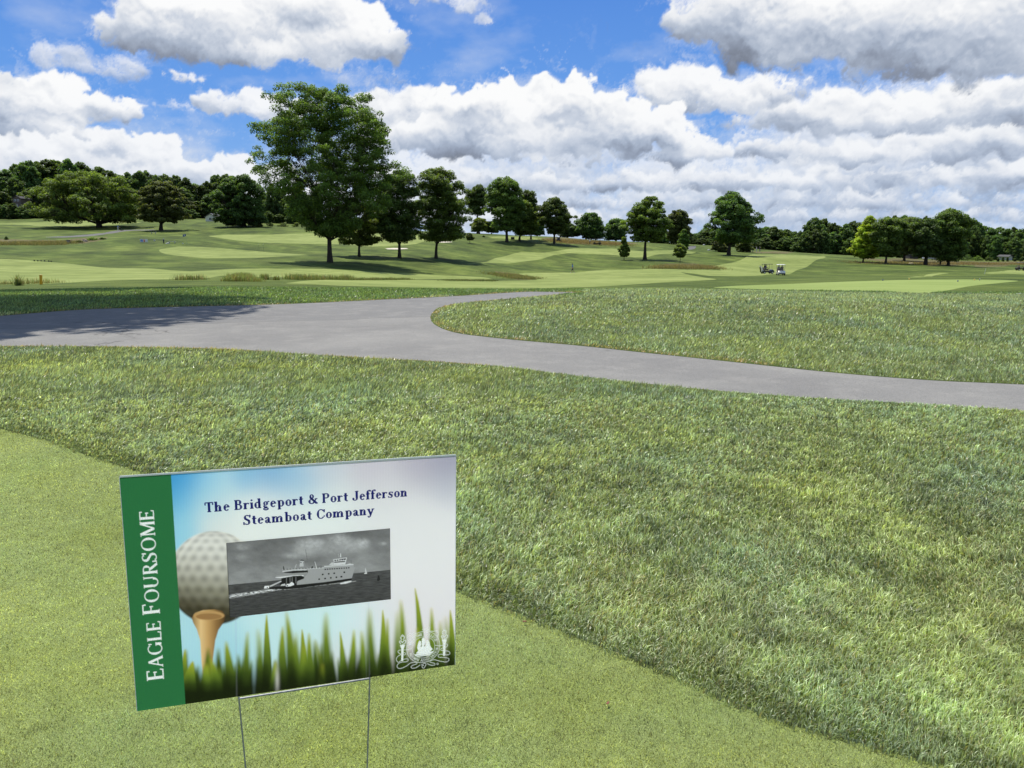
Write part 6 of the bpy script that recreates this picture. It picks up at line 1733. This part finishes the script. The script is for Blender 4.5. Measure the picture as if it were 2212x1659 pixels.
def golf_bag(loc, rz, label, m, tilt=0.15, group=None, lying=False, m2=None):
    r = empty('golf_bag', loc, rz, label, 'golf bag', group)
    T = Matrix.Rotation(R(82) if lying else tilt, 4, 'X')
    g = MB(); g.tube([(0, 0, 0), (0, 0, .05), (0, 0, .45), (0, 0, .86)], [.10, .115, .12, .135], 12)
    o = g.build('bag_body', BAGM[m], r, smooth=True); o.data.transform(T)
    p = MB(); p.box((0, .12, .40), (.16, .07, .34), bev=.02); p.box((0, .12, .15), (.14, .06, .12), bev=.02); o = p.build('pocket', BAGM[m2 or m], r); o.data.transform(T)
    c = MB()
    for k in range(7):
        a = k * .9; x_, y_ = .07 * math.cos(a), .07 * math.sin(a); hgt = 1.02 + .05 * (k % 3)
        c.tube([(x_, y_, .6), (x_ * 1.3, y_ * 1.3, hgt)], .007, 5); c.ball((x_ * 1.4, y_ * 1.4, hgt + .02), (.035, .05, .035), 8, 5)
    o = c.build('clubs', PM['steel'], r, smooth=True); o.data.transform(T)
    return r


def G_(u, v, lift=0): g = ground(u, v); g.z += lift; return g
# walking golfer
g = G_(1237, 590)
person(g, R(80), 'golfer in blue shirt and navy shorts striding across the central fairway', 'blue', 'navy', 'walk', True, 'navy')
# group with the two carts
gA = G_(1657, 591.3)
golf_cart(gA, R(-82), 'dark grey cart seen side on with two riders and loaded bags', 'grey', 'black')
MA = Matrix.Translation(gA) @ Matrix.Rotation(R(-82), 4, 'Z') @ Matrix.Scale(.88, 4)
person(MA @ Vector((-.27, -.46, .83)), R(-82), 'driver in black seated in the dark side-on cart', 'black', 'khaki', 'sit', True, 'black')
person(MA @ Vector((.27, -.46, .83)), R(-82), 'rider in violet shirt seated in the dark side-on cart', 'purple', 'black', 'sit', True, None)
golf_bag(MA @ Vector((-.28, -1.20, .40)), R(-82), 'black golf bag strapped to the back of the dark side-on cart', 'black', .22)
golf_bag(MA @ Vector((.28, -1.20, .40)), R(-82), 'white topped golf bag strapped to the back of the dark side-on cart', 'white', .22)
gB = G_(1686, 594.6)
golf_cart(gB, R(172), 'cream fronted cart with white canopy facing the sign', 'cream', 'roofw')
MB_ = Matrix.Translation(gB) @ Matrix.Rotation(R(172), 4, 'Z') @ Matrix.Scale(.88, 4)
person(MB_ @ Vector((-.27, -.46, .83)), R(172), 'driver in black seated behind the cream cowl', 'black', 'grey', 'sit', True, 'black')
person(MB_ @ Vector((.27, -.46, .83)), R(172), 'passenger in grey seated behind the cream cowl', 'grey', 'black', 'sit', True, 'navy')
for o_ in COL.objects:
    if o_.parent is None and o_.name.split('.')[0] in ('golf_cart', 'golf_bag') or (o_.name.split('.')[0] == 'person' and 'seated' in o_.get('label', '')): o_.scale = (.88, .88, .88)
gC = G_(2206, 584.5)
golf_cart(gC, R(-95), 'dark cart cut by the right edge of the view', 'black', 'black')
gD = G_(1206, 521)
golf_cart(gD, R(175), 'tiny distant cart with white canopy on the brown crest bank', 'black', 'roofw')
gE = G_(1290, 529)
golf_cart(gE, R(80), 'distant dark cart parked in front of the brown bank', 'black', 'black', rim='tyre')
g = G_(1274, 528.3); person(g, R(-60), 'distant person in white shirt beside the dark cart on the bank', 'white', 'black', 'stand', False, 'white')
# walker with push trolley on the left path
g = G_(255, 498.2); person(g, R(-75), 'golfer in pale blue pushing a trolley along the left path', 'pale', 'white', 'push', False, 'navy')
tr = empty('golf_trolley', g + Vector((.95, .1, 0)), R(-75), 'dark three wheeled golf trolley pushed along the left path', 'golf trolley')
MB().tube([(0, -.45, 1.02), (0, -.1, .75), (0, .35, .22)], .02, 6).build('frame', PM['steel'], tr, smooth=True)
MB().tube([(0, -.05, .20), (0, -.18, .55), (0, -.32, 1.0)], [.11, .12, .13], 10).build('bag', BAGM['black'], tr, smooth=True)
for x_, y_ in ((-.3, 0), (.3, 0), (0, .5)): MB().tube([(x_ - .03, y_, .15), (x_ + .03, y_, .15)], .15, 14).build('wheel', PM['tyre'], tr, smooth=True)
# three far figures at the edge of the wood
for k, (u, lab, c) in enumerate([(1626, 'leftmost of the distant figures in front of the right wood, pale blue shirt', 'pale'), (1634, 'middle distant figure in front of the right wood, all in white', 'white'), (1641, 'rightmost of the distant figures in front of the right wood, navy shirt', 'navy')]):
    g = G_(u, 545); person(g, R(40 + 70 * k), lab, c, 'white' if k != 2 else 'grey', 'stand', False, 'white')

# ------------------------------------------------------------------ course furniture
YEL = simple('yellow_stake_paint', (.85, .45, .02), .45, var=.06); BLU = simple('blue_paint', (.02, .06, .30), .4); WHT = simple('white_paint', (.80, .80, .78), .5, var=.04)
g = G_(89.5, 614.6); st = empty('marker_stake', g, 0, 'yellow square hazard stake standing in the tall weeds at left', 'stake')
mp = g.y / F; m_ = MB().box((0, 0, 10 * mp), (4.2 * mp, 4.2 * mp, 21 * mp), Matrix.Rotation(R(5), 3, 'Y'), bev=.01); m_.build('post', YEL, st); MB().box((-.09 * 0, 0, 20.6 * mp), (4.5 * mp, 4.5 * mp, .8 * mp), bev=.01).build('top_cap', simple('pale_yellow_cap', (.9, .75, .35), .5), st)
# row of six little dark boxes on the left fairway edge
BX = simple('dark_box_plastic', (.012, .02, .014), .6)
pb = None
for k, (x, y) in enumerate([(535, 824), (590, 826), (640, 827), (695, 829), (760, 833), (797, 836)]):
    u, v = zA(x, y); g = G_(u, v)
    if pb is None:
        pb = empty('range_box', g, .1, None, 'box', 'dark boxes in a row along the left fairway'); q = 2.6 * g.y / F
        MB().box((0, 0, q * .55), (q * .75, q * .6, q * 1.0), bev=.01).build('box_body', BX, pb); MB().box((0, 0, q * 1.1), (q * .85, q * .7, q * .14), bev=.01).build('lid', BX, pb); o = pb
    else: o = dup(pb, g, .1 + k * .3)
    o['label'] = ['small dark box at the left end of the row of six on the left fairway', 'second small dark box from the left in the row on the left fairway', 'third small dark box from the left in the row on the left fairway', 'fourth small dark box from the left in the row on the left fairway',
                  'fifth small dark box, the left one of the closer pair', 'small dark box at the right end of the row of six on the left fairway'][k]
# things by the left practice green
g = G_(311, 524); mp = g.y / F
bn = empty('banner', g, R(-6), 'white red and blue sponsor banner on the mound by the far green', 'banner')
b_ = MB(); b_.box((0, 0, 4 * mp), (17 * mp, .05, 6.4 * mp), bev=.01); b_.build('panel', WHT, bn)
MB().box((-4.6 * mp, -.035, 4.2 * mp), (5.5 * mp, .012, 4.6 * mp)).build('blue_block', simple('banner_blue', (.20, .30, .62), .5), bn); MB().box((1.2 * mp, -.035, 4.0 * mp), (3.2 * mp, .012, 5.0 * mp)).build('red_block', simple('banner_red', (.75, .22, .16), .5), bn)
for sx in (-1, 1): MB().tube([(sx * 7.5 * mp, .03, -.1), (sx * 7.5 * mp, .03, 6 * mp)], .02, 6).build('leg', PM['steel'], bn)
def bench(u, v, w, label, m=WHT):
    g = G_(u, v); mp = g.y / F; r = empty('bench', g, 0, label, 'bench'); W_ = w * mp
    s_ = MB()
    for k in range(3): s_.box((0, -.14 + k * .14, .45), (W_, .11, .05), bev=.008)
    s_.build('seat', m, r)
    for sx in (-.38, .38): MB().box((sx * W_, 0, .22), (.08, .34, .44), bev=.01).build('leg', PM['steel'], r)
    return r
bench(332, 505.5, 11, 'small white bench on the slope above the sponsor banner')
bench(372, 526, 15.5, 'longer white bench beside the blue flag')
g = G_(334, 521); r = empty('bucket', g, 0, 'small white ball bucket between the banner and the dark bag', 'bucket'); mp = g.y / F
MB().tube([(0, 0, 0), (0, 0, 3.2 * mp)], [1.3 * mp, 1.7 * mp], 14).build('pail', WHT, r, smooth=True); MB().tube([(-1.6 * mp, 0, 3.1 * mp), (0, 0, 4.2 * mp), (1.6 * mp, 0, 3.1 * mp)], .012, 5).build('handle', PM['steel'], r)
g = G_(395, 527); r = empty('bucket', g, 0, 'small white ball bucket just left of the flag pole', 'bucket'); mp = g.y / F
MB().tube([(0, 0, 0), (0, 0, 2.2 * mp)], [.9 * mp, 1.2 * mp], 14).build('pail', WHT, r, smooth=True); MB().tube([(-1.1 * mp, 0, 2.1 * mp), (0, 0, 3 * mp), (1.1 * mp, 0, 2.1 * mp)], .012, 5).build('handle', PM['steel'], r)
g = G_(354, 525.5); golf_bag(g, R(20), 'dark navy golf bag standing between the two white benches', 'navy', .35, m2='white')
g = G_(358.5, 526.3); golf_bag(g, R(70), 'white golf bag lying on the grass beside the navy bag', 'white', lying=True)
# flagstick
g = G_(403.5, 528); mp = g.y / F; r = empty('golf_flag', g, 0, 'blue flag on a thin yellow green pole at the left practice green', 'flag')
MB().tube([(0, 0, -.1), (-.05, 0, 21.5 * mp)], .022, 6).build('pole', simple('pole_paint', (.55, .60, .30), .4), r, smooth=True)
vs, fs = [], []
for i in range(9):
    for j in range(5): q = i / 8; vs.append((-.05 - q * 6.6 * mp, .10 * math.sin(q * 6), (21.3 - j / 4 * 4.2 - q * .8 + .25 * math.sin(q * 5)) * mp))
for i in range(8):
    for j in range(4): a = i * 5 + j; fs.append((a, a + 1, a + 6, a + 5))
fl = MB(); fl.add(vs, fs); fl.build('flag_cloth', BLU, r, smooth=True)
MB().box((-3.4 * mp, -.12, 19.3 * mp), (2.4 * mp, .02, 1.6 * mp)).build('white_patch', WHT, r)
# faint pale poles right of it
for k, (u, v, hgt) in enumerate([(559.5, 545, 17), (569.5, 543, 15)]):
    g = G_(u, v); mp = g.y / F; r = empty('net_pole', g, 0, ['left one of two pale thin poles on the slope left of the tallest oak', 'right one of two pale thin poles on the slope left of the tallest oak'][k], 'pole', 'thin pale poles')
    MB().tube([(0, 0, -.1), (0, 0, hgt * mp)], .03, 6).build('shaft', simple('pale_green_pole', (.28, .33, .18), .5), r); MB().ball((0, 0, hgt * mp), .05, 8, 6).build('cap', PM['rim'], r)
# brick pillar, boulder and mound plants at left
BRK = None
def brick():
    m, t, b = material('brick'); tc = t.new('ShaderNodeTexCoord').outputs['Object']; bk = t.new('ShaderNodeTexBrick'); t.put(bk.inputs['Vector'], tc); bk.inputs['Scale'].default_value = 4
    t.put(bk.inputs['Color1'], (.20, .075, .05, 1)); t.put(bk.inputs['Color2'], (.28, .12, .08, 1)); t.put(bk.inputs['Mortar'], (.30, .28, .25, 1)); t.put(b.inputs['Base Color'], bk.outputs[0]); b.inputs['Roughness'].default_value = .9; return m
g = G_(148, 525.5); mp = g.y / F; r = empty('brick_pillar', g, R(10), 'short brown brick pillar in the rough grass ditch at left', 'pillar')
MB().box((0, 0, 3.2 * mp), (6 * mp, 5 * mp, 6.4 * mp), bev=.01).build('shaft', brick(), r); MB().box((.6 * mp, 0, 6.7 * mp), (10 * mp, 6 * mp, .8 * mp), bev=.01).build('capstone', simple('dark_slab', (.06, .05, .045), .8), r)
def rock(u, v, w, hgt, label, colr):
    g = G_(u, v); mp = g.y / F; bm = bmesh.new(); bmesh.ops.create_icosphere(bm, subdivisions=3, radius=1)
    for vv in bm.verts:
        n_ = fbm(np.array([vv.co.x * 1.4 + u]), np.array([vv.co.y * 1.4 + vv.co.z]), int(u), 4)[0]; vv.co *= 1 + .55 * n_; vv.co.x *= w * mp * .5; vv.co.y *= w * mp * .4; vv.co.z = max(-.3, vv.co.z) * hgt * mp * .8
    me = bpy.data.meshes.new('boulder'); bm.to_mesh(me); bm.free(); me.materials.append(simple('stone', colr, .9, var=.3, scale=2)); o = bpy.data.objects.new('boulder', me); COL.objects.link(o); o.location = g
    return tag(o, label, 'boulder')
rock(184, 522, 12, 6, 'pale tan boulder on the shrubby mound by the left path', (.38, .31, .24))
rock(1520.5, 530, 5, 3, 'pale stone beside the end of the far central path', (.5, .5, .47)); rock(1531, 541, 6, 3.4, 'flat pale stone on the slope below the far central path', (.45, .47, .44))
rock(1968, 570, 12, 3.2, 'tan patch of loose stones at the crest under the shed tree', (.42, .36, .24))
# dark bench box between the crest pair
g = G_(1107.5, 517.5); mp = g.y / F; r = empty('storage_box', g, 0, 'dark slatted box standing between the two crest trees', 'box')
MB().box((0, 0, 2.6 * mp), (7.6 * mp, 3 * mp, 4.6 * mp), bev=.02).build('box_body', simple('weathered_slats', (.06, .055, .05), .8), r)
MB().box((0, 0, 5.1 * mp), (8.2 * mp, 3.5 * mp, .5 * mp), bev=.01).build('lid', PM['black'], r)
for sx in (-1, 1): MB().box((sx * 3.4 * mp, -1.6 * mp, 2.2 * mp), (.5 * mp, .3 * mp, 4.4 * mp)).build('corner_post', PM['black'], r)
# tee markers and posts on the right tee
def tee_marker(u, v, m, label):
    g = G_(u, v + 1.2); mp = g.y / F; q = 1.45 * mp; r = empty('tee_marker', g, 0, label, 'tee marker', 'coloured markers on the right tee')
    MB().ball((0, 0, q), q, 14, 9).build('ball', m, r, smooth=True); MB().tube([(0, 0, -.08), (0, 0, q * .5)], q * .2, 6).build('spike', PM['steel'], r)
TY = simple('marker_yellow', (.80, .55, .10), .4); TB = simple('marker_blue', (.02, .05, .20), .4)
tee_marker(1907, 605.2, TB, 'leftmost dark blue tee marker on the right tee'); tee_marker(1964, 603.2, TY, 'left hand yellow tee marker on the right tee'); tee_marker(2069, 607.2, TB, 'right hand dark blue tee marker on the tee')
tee_marker(2105, 604.4, TY, 'right hand yellow tee marker on the tee, beside the grey post')
def post(u, v, hgt, w, m, label, lean=0, name='post', cat='post'):
    g = G_(u, v); mp = g.y / F; r = empty(name, g, 0, label, cat)
    MB().tube([(0, 0, -.1), (lean * hgt * mp, 0, hgt * mp)], w * mp * .5, 8).build('shaft', m, r, smooth=True); MB().ball((lean * hgt * mp, 0, hgt * mp), w * mp * .55, 8, 6).build('cap', PM['rim'], r, smooth=True)
post(2116, 606, 4, 1.6, simple('grey_post', (.30, .31, .28), .6), 'short grey post on the tee right of the yellow marker')
post(2126, 592, 11.5, .8, simple('white_pole', (.6, .62, .56), .5), 'thin pale leaning pole beyond the tee', lean=.22, name='leaning_pole', cat='pole')
g = G_(2200, 635.5); o = MB().box((0, 0, .015), (.20, .05, .03), Matrix.Rotation(.3, 3, 'Z'), bev=.005).build('yardage_plate', WHT); o.location = g; tag(o, 'small white marker plate lying in the rough near the right edge', 'marker plate')
g = G_(2200, 569); mp = g.y / F; r = empty('tee_sign', g, 0, 'low white board above the dark cart at the right edge', 'sign')
MB().box((0, 0, 1.4 * mp), (6 * mp, .06, 1.6 * mp), bev=.01).build('board', WHT, r)
for sx in (-1, 1): MB().box((sx * 2.4 * mp, .02, .4 * mp), (.3 * mp, .05, 1.2 * mp)).build('leg', PM['steel'], r)
for k, (u, v, w) in enumerate([(1746, 546.5, 3.4), (1761, 547.0, 2.2)]): rock(u, v, w, 2, ['white stone on the brown strip before the right wood', 'smaller white stone right of the other on the brown strip'][k], (.75, .75, .72))

# ------------------------------------------------------------------ houses, shed, car among the trees
def house(u, v, d, w, hgt, wall, roofc, label, win, rz=0, depth_=7, balcony=False, gable=True):
    p = at(u, v, d); mp = d / F; gz = hz(p.x, d); r = empty('house', (p.x, d, min(gz, p.z)), rz, label, 'house'); base = min(gz, p.z)
    W_, H_ = w * mp, (p.z - base) + hgt * mp; hw = W_ / 2; wl = MB()
    wl.box((0, depth_ / 2, H_ / 2), (W_, depth_, H_)); 
    if gable: wl.prism([(-hw + .001, H_ + .001), (hw - .001, H_ + .001), (0, H_ + hw * .62)], 0.001, depth_ - .001, 'y')
    wl.build('wall', simple('clapboard', wall, .7, var=.05), r)
    rf = MB()
    for sx in (-1, 1):
        q = [(sx * (hw + .35), H_ - .20), (0, H_ + hw * .62 + .04), (0, H_ + hw * .62 + .22), (sx * (hw + .35), H_ - .02)]
        rf.prism(q, -.4, depth_ + .4, 'y')
    rf.build('roof', simple('roof_shingle', roofc, .85, var=.2), r)
    for (x_, z_, ww, wh) in win:
        f = MB().box((x_ * mp, -.04, H_ - (hgt - z_) * mp), (ww * mp + .16, .08, wh * mp + .16), bev=.01).build('window', WHT, r)
        pn = MB(); nx = max(1, int(ww // 1.6))
        for i in range(nx): pn.box(((x_ + (i + .5 - nx / 2) * ww / nx) * mp, -.09, H_ - (hgt - z_) * mp), (ww / nx * mp - .08, .02, wh * mp - .06))
        pn.build('pane', simple('window_glass', (.02, .025, .03), .1), f)
    if balcony:
        bl = MB().box((0, -.7, H_ * .55), (W_ * .6, 1.4, .15)).build('balcony', WHT, r)
        ra = MB()
        for i in range(9): ra.box((-W_ * .3 + i * W_ * .6 / 8, -1.35, H_ * .55 + .5), (.08, .06, .9))
        ra.box((0, -1.35, H_ * .55 + .98), (W_ * .62, .1, .1)); ra.build('railing', WHT, bl)
    return r
house(455, 478, 300, 21, 9, (.75, .75, .73), (.10, .10, .11), 'white gabled house peeping out left of the globe tree', [(-.2, 5.0, 5, 4.6), (6, 4.5, 2, 3.4)])
house(37, 441, 332, 17, 12, (.12, .09, .07), (.05, .045, .05), 'dark brown house with white balcony hidden in the left wood', [(-3.5, 8, 3, 3), (3, 8, 3, 3)], balcony=True)
house(2183, 556, 318, 8, 1.6, (.45, .45, .44), (.08, .08, .08), 'small white house glimpsed through the trees at far right', [(-2, .8, 1.6, .9), (2, .8, 1.6, .9)])
p = at(1974, 560, 262); mp = 262 / F; r = empty('shed', (p.x, 262, hz(p.x, 262)), 0, 'low dark slatted shed behind the olive tree at right', 'shed')
MB().box((0, 1.5, 4.5 * mp), (18 * mp, 3, 9 * mp)).build('wall', simple('shed_boards', (.045, .035, .035), .8, var=.3, scale=1), r)
MB().box((0, 1.5, 10.2 * mp), (20 * mp, 3.6, 1.6 * mp), Matrix.Rotation(R(4), 3, 'X'), bev=.03).build('roof', simple('shed_roof', (.13, .14, .15), .6), r); MB().box((3 * mp, -.04, 3.6 * mp), (3.5 * mp, .06, 6.6 * mp), bev=.01).build('door', PM['black'], r)
# parked car
p = at(2008, 562, 258); c0 = Vector((p.x, 258, hz(p.x, 258))); r = empty('parked_car', c0, R(90), 'silver grey car parked in the shade beside the thick trunk at right', 'car')
b_ = MB(); b_.prism([(-2.2, .35), (-2.2, .75), (-2.0, .92), (-1.25, .98), (-.75, 1.42), (.55, 1.45), (1.2, .98), (2.05, .86), (2.2, .62), (2.2, .35)], -.88, .88); o = b_.build('body', simple('silver_paint', (.42, .44, .46), .3, .3, var=.04, coat=.5), r)
o.modifiers.new('bevel', 'BEVEL').width = .06
g_ = MB(); g_.prism([(-1.12, 1.0), (-.72, 1.36), (.50, 1.39), (1.02, 1.0)], -.895, .895); g_.build('windows', simple('car_glass', (.02, .025, .03), .08), r)
for sx in (-.82, .82):
    for y_ in (-1.35, 1.4): w_ = MB().tube([(sx - .1, y_, .33), (sx + .1, y_, .33)], .33, 18).build('wheel', PM['tyre'], r, smooth=True); MB().tube([(sx - .12, y_, .33), (sx + .12, y_, .33)], .19, 14).build('rim', PM['steel'], w_, smooth=True)
    MB().box((sx * .75, 2.16, .68), (.3, .08, .14), bev=.02).build('headlight', PM['lamp'], r)

# ------------------------------------------------------------------ unmown stems, ditch plants, shrubs
GRN = (.16, .21, .07); BRN = (.16, .135, .06)
def clumps(name, label, u0, v0, u1, v1, n, hg, nb, su, colr, top=.4, w=.03, kind='stuff'):
    rr = np.random.default_rng(abs(int(u0)) + 1); t = rr.random(n); pts = [(u0 + (u1 - u0) * q, v0 + (v1 - v0) * q + rr.normal() * .5) for q in t]
    return stems(name, pts, su, su * 1.3, nb, [h_ * (.55 + .8 * rr.random()) for h_ in [hg] * n], colr, label, 'grass', kind=kind, width=w, top=top)
clumps('tall_grass', 'thin seedy stems of tall grass at the left edge around the yellow stake', -30, 615, 125, 611, 46, 12, 16, .5, GRN, .45, .02)
stems('leaning_weed', [(38, 617), (39, 617), (41, 617)], .12, .12, 26, [32, 28, 22], (.15, .19, .07), 'tall leaning weed clump left of the yellow stake', 'weed', width=.035, top=.15)
clumps('tall_grass', 'sparse seedy stems of tall grass on the left fairway edge', 385, 605, 432, 604, 18, 14, 22, .4, GRN, .4, .025)
stems('fescue_clump', [(500, 607.5), (512, 607.5), (522, 607), (534, 607.5), (546, 608), (508, 606.5), (530, 606.5)], .28, .5, 600, [12, 18, 21, 17, 11, 18, 20], (.28, .34, .13), 'large rounded bush of brownish tall grass left of the tallest oak', 'grass clump', width=.03, top=.28)
stems('fescue_clump', [(573, 604)], .16, .25, 260, [15], (.18, .23, .08), 'single dark tuft right of the large brownish grass bush', 'grass clump', width=.03, top=.25)
stems('fescue_clump', [(597, 605)], .12, .2, 160, [12], (.18, .23, .08), 'narrow tuft second to the right of the grass bush', 'grass clump', width=.03, top=.25)
for q, (u0, v0, u1, v1, n_, h_) in enumerate([(625, 603.5, 760, 604, 60, 12), (750, 604, 880, 604, 60, 5.5)]):
    clumps('tall_grass', ['taller tufted ditch grass between the two long fairway strips, left half', 'low ditch grass between the two long fairway strips, right half'][q], u0, v0, u1, v1, n_, h_, 40, .35, (.20, .25, .09), .25, .03)
clumps('tall_grass', 'thin low line of ditch grass below the brown gully', 960, 605.5, 1062, 606.5, 60, 3, 40, .6, (.11, .15, .05), .2, .035)
clumps('tall_grass', 'brown rank grass on the gully bank in the central fairway', 1075, 592, 1140, 603, 110, 5, 50, 1.2, (.20, .23, .08), .35, .045)
clumps('tall_grass', 'brown fescue mound between the round sapling and the pale fairway', 1430, 579, 1535, 579.5, 130, 8, 60, 1.6, (.26, .23, .10), .45, .055)
clumps('tall_grass', 'brownish rank grass filling the ditch at far left', -30, 527, 140, 526, 200, 5, 50, 1.6, (.20, .20, .08), .35, .06)
clumps('tall_grass', 'reddish fescue along the bank before the right wood', 1860, 568, 2260, 571, 220, 2.6, 50, 3.0, (.30, .20, .10), .6, .07)
clumps('tall_grass', 'reddish fescue on the bank behind the central crest', 1195, 521, 1350, 527, 160, 3, 50, 3.0, (.28, .19, .09), .6, .07)
def bush(u, v, w, hgt, lm, label, seed, name='shrub'):
    g = G_(u, v); mp = g.y / F; W_ = w * mp / 2; H_ = hgt * mp
    return build_tree([(.05, -W_, W_), (H_ * .35, -W_ * 1.05, W_ * 1.05), (H_ * .75, -W_ * .7, W_ * .7), (H_, -W_ * .2, W_ * .2)], .06, seed, 26, 1500, .5 * mp * 1.3, LM[lm], limbs=0, clump_r=max(.25, W_ * .3), label=label, name=name, loc=g, cat='shrub')
bush(172, 524, 14, 5, 'olive', 'dull shrub left of the tan boulder on the mound', 301)
bush(200, 519, 24, 6, 'fresh', 'light green low shrub right of the tan boulder on the mound', 302); bush(222, 517, 12, 4, 'dark', 'small dark shrub at the right end of the mound', 303)
bush(14, 518, 6, 7, 'dark', 'small dark shrub above the ditch at far left', 304)
bush(1045, 512, 5, 3.5, 'dark', 'tiny dark shrub on the central crest below the bushy pair', 305)
for k, (u, v, w, hh, lm) in enumerate([(2090, 563, 26, 12, 'dark'), (2112, 563, 22, 10, 'fresh'), (2136, 564, 18, 9, 'dark'), (2156, 565, 5, 9, 'dark'), (2166, 565, 5, 10, 'dark'), (2176, 565, 5, 10, 'dark'), (2192, 565, 7, 11, 'dark'), (2206, 565, 7, 10, 'dark')]):
    bush(u, v, w, hh, lm, ['broad dark hedge shrub right of the tallest right hand tree', 'lighter green hedge shrub in the low row at right', 'dark hedge shrub at the right end of the low row', 'first narrow conical shrub of the far right row', 'second narrow conical shrub of the far right row',
                           'third narrow conical shrub of the far right row', 'fourth conical shrub, right of the small white house', 'last conical shrub above the dark cart'][k], 310 + k)
for k, (u, lm, w) in enumerate([(560, 'olive', 20), (585, 'fresh', 16), (612, 'dark', 22), (640, 'fresh', 18)]):
    bush(u, 490, w, 9, lm, ['pinkish grey shrub right of the globe tree', 'pale shrub between the globe tree and the tallest oak', 'dark garden shrub left of the tallest oak', 'light green rounded shrub nearest the tallest oak trunk'][k], 330 + k)
# bark-brown leaf litter specks on the turf
for k, (u, v) in enumerate([(1133, 1345), (1313, 1522)]):
    g = G_(u, v, .006); o = MB().box((0, 0, 0), (.014, .006, .002), Matrix.Rotation(k * 1.1, 3, 'Z')).build('dead_leaf', simple('dead_leaf', (.22, .07, .05), .8)); o.location = g; tag(o, ['tiny reddish dead leaf on the green nearest the sign', 'tiny reddish dead leaf low on the green'][k], 'leaf')
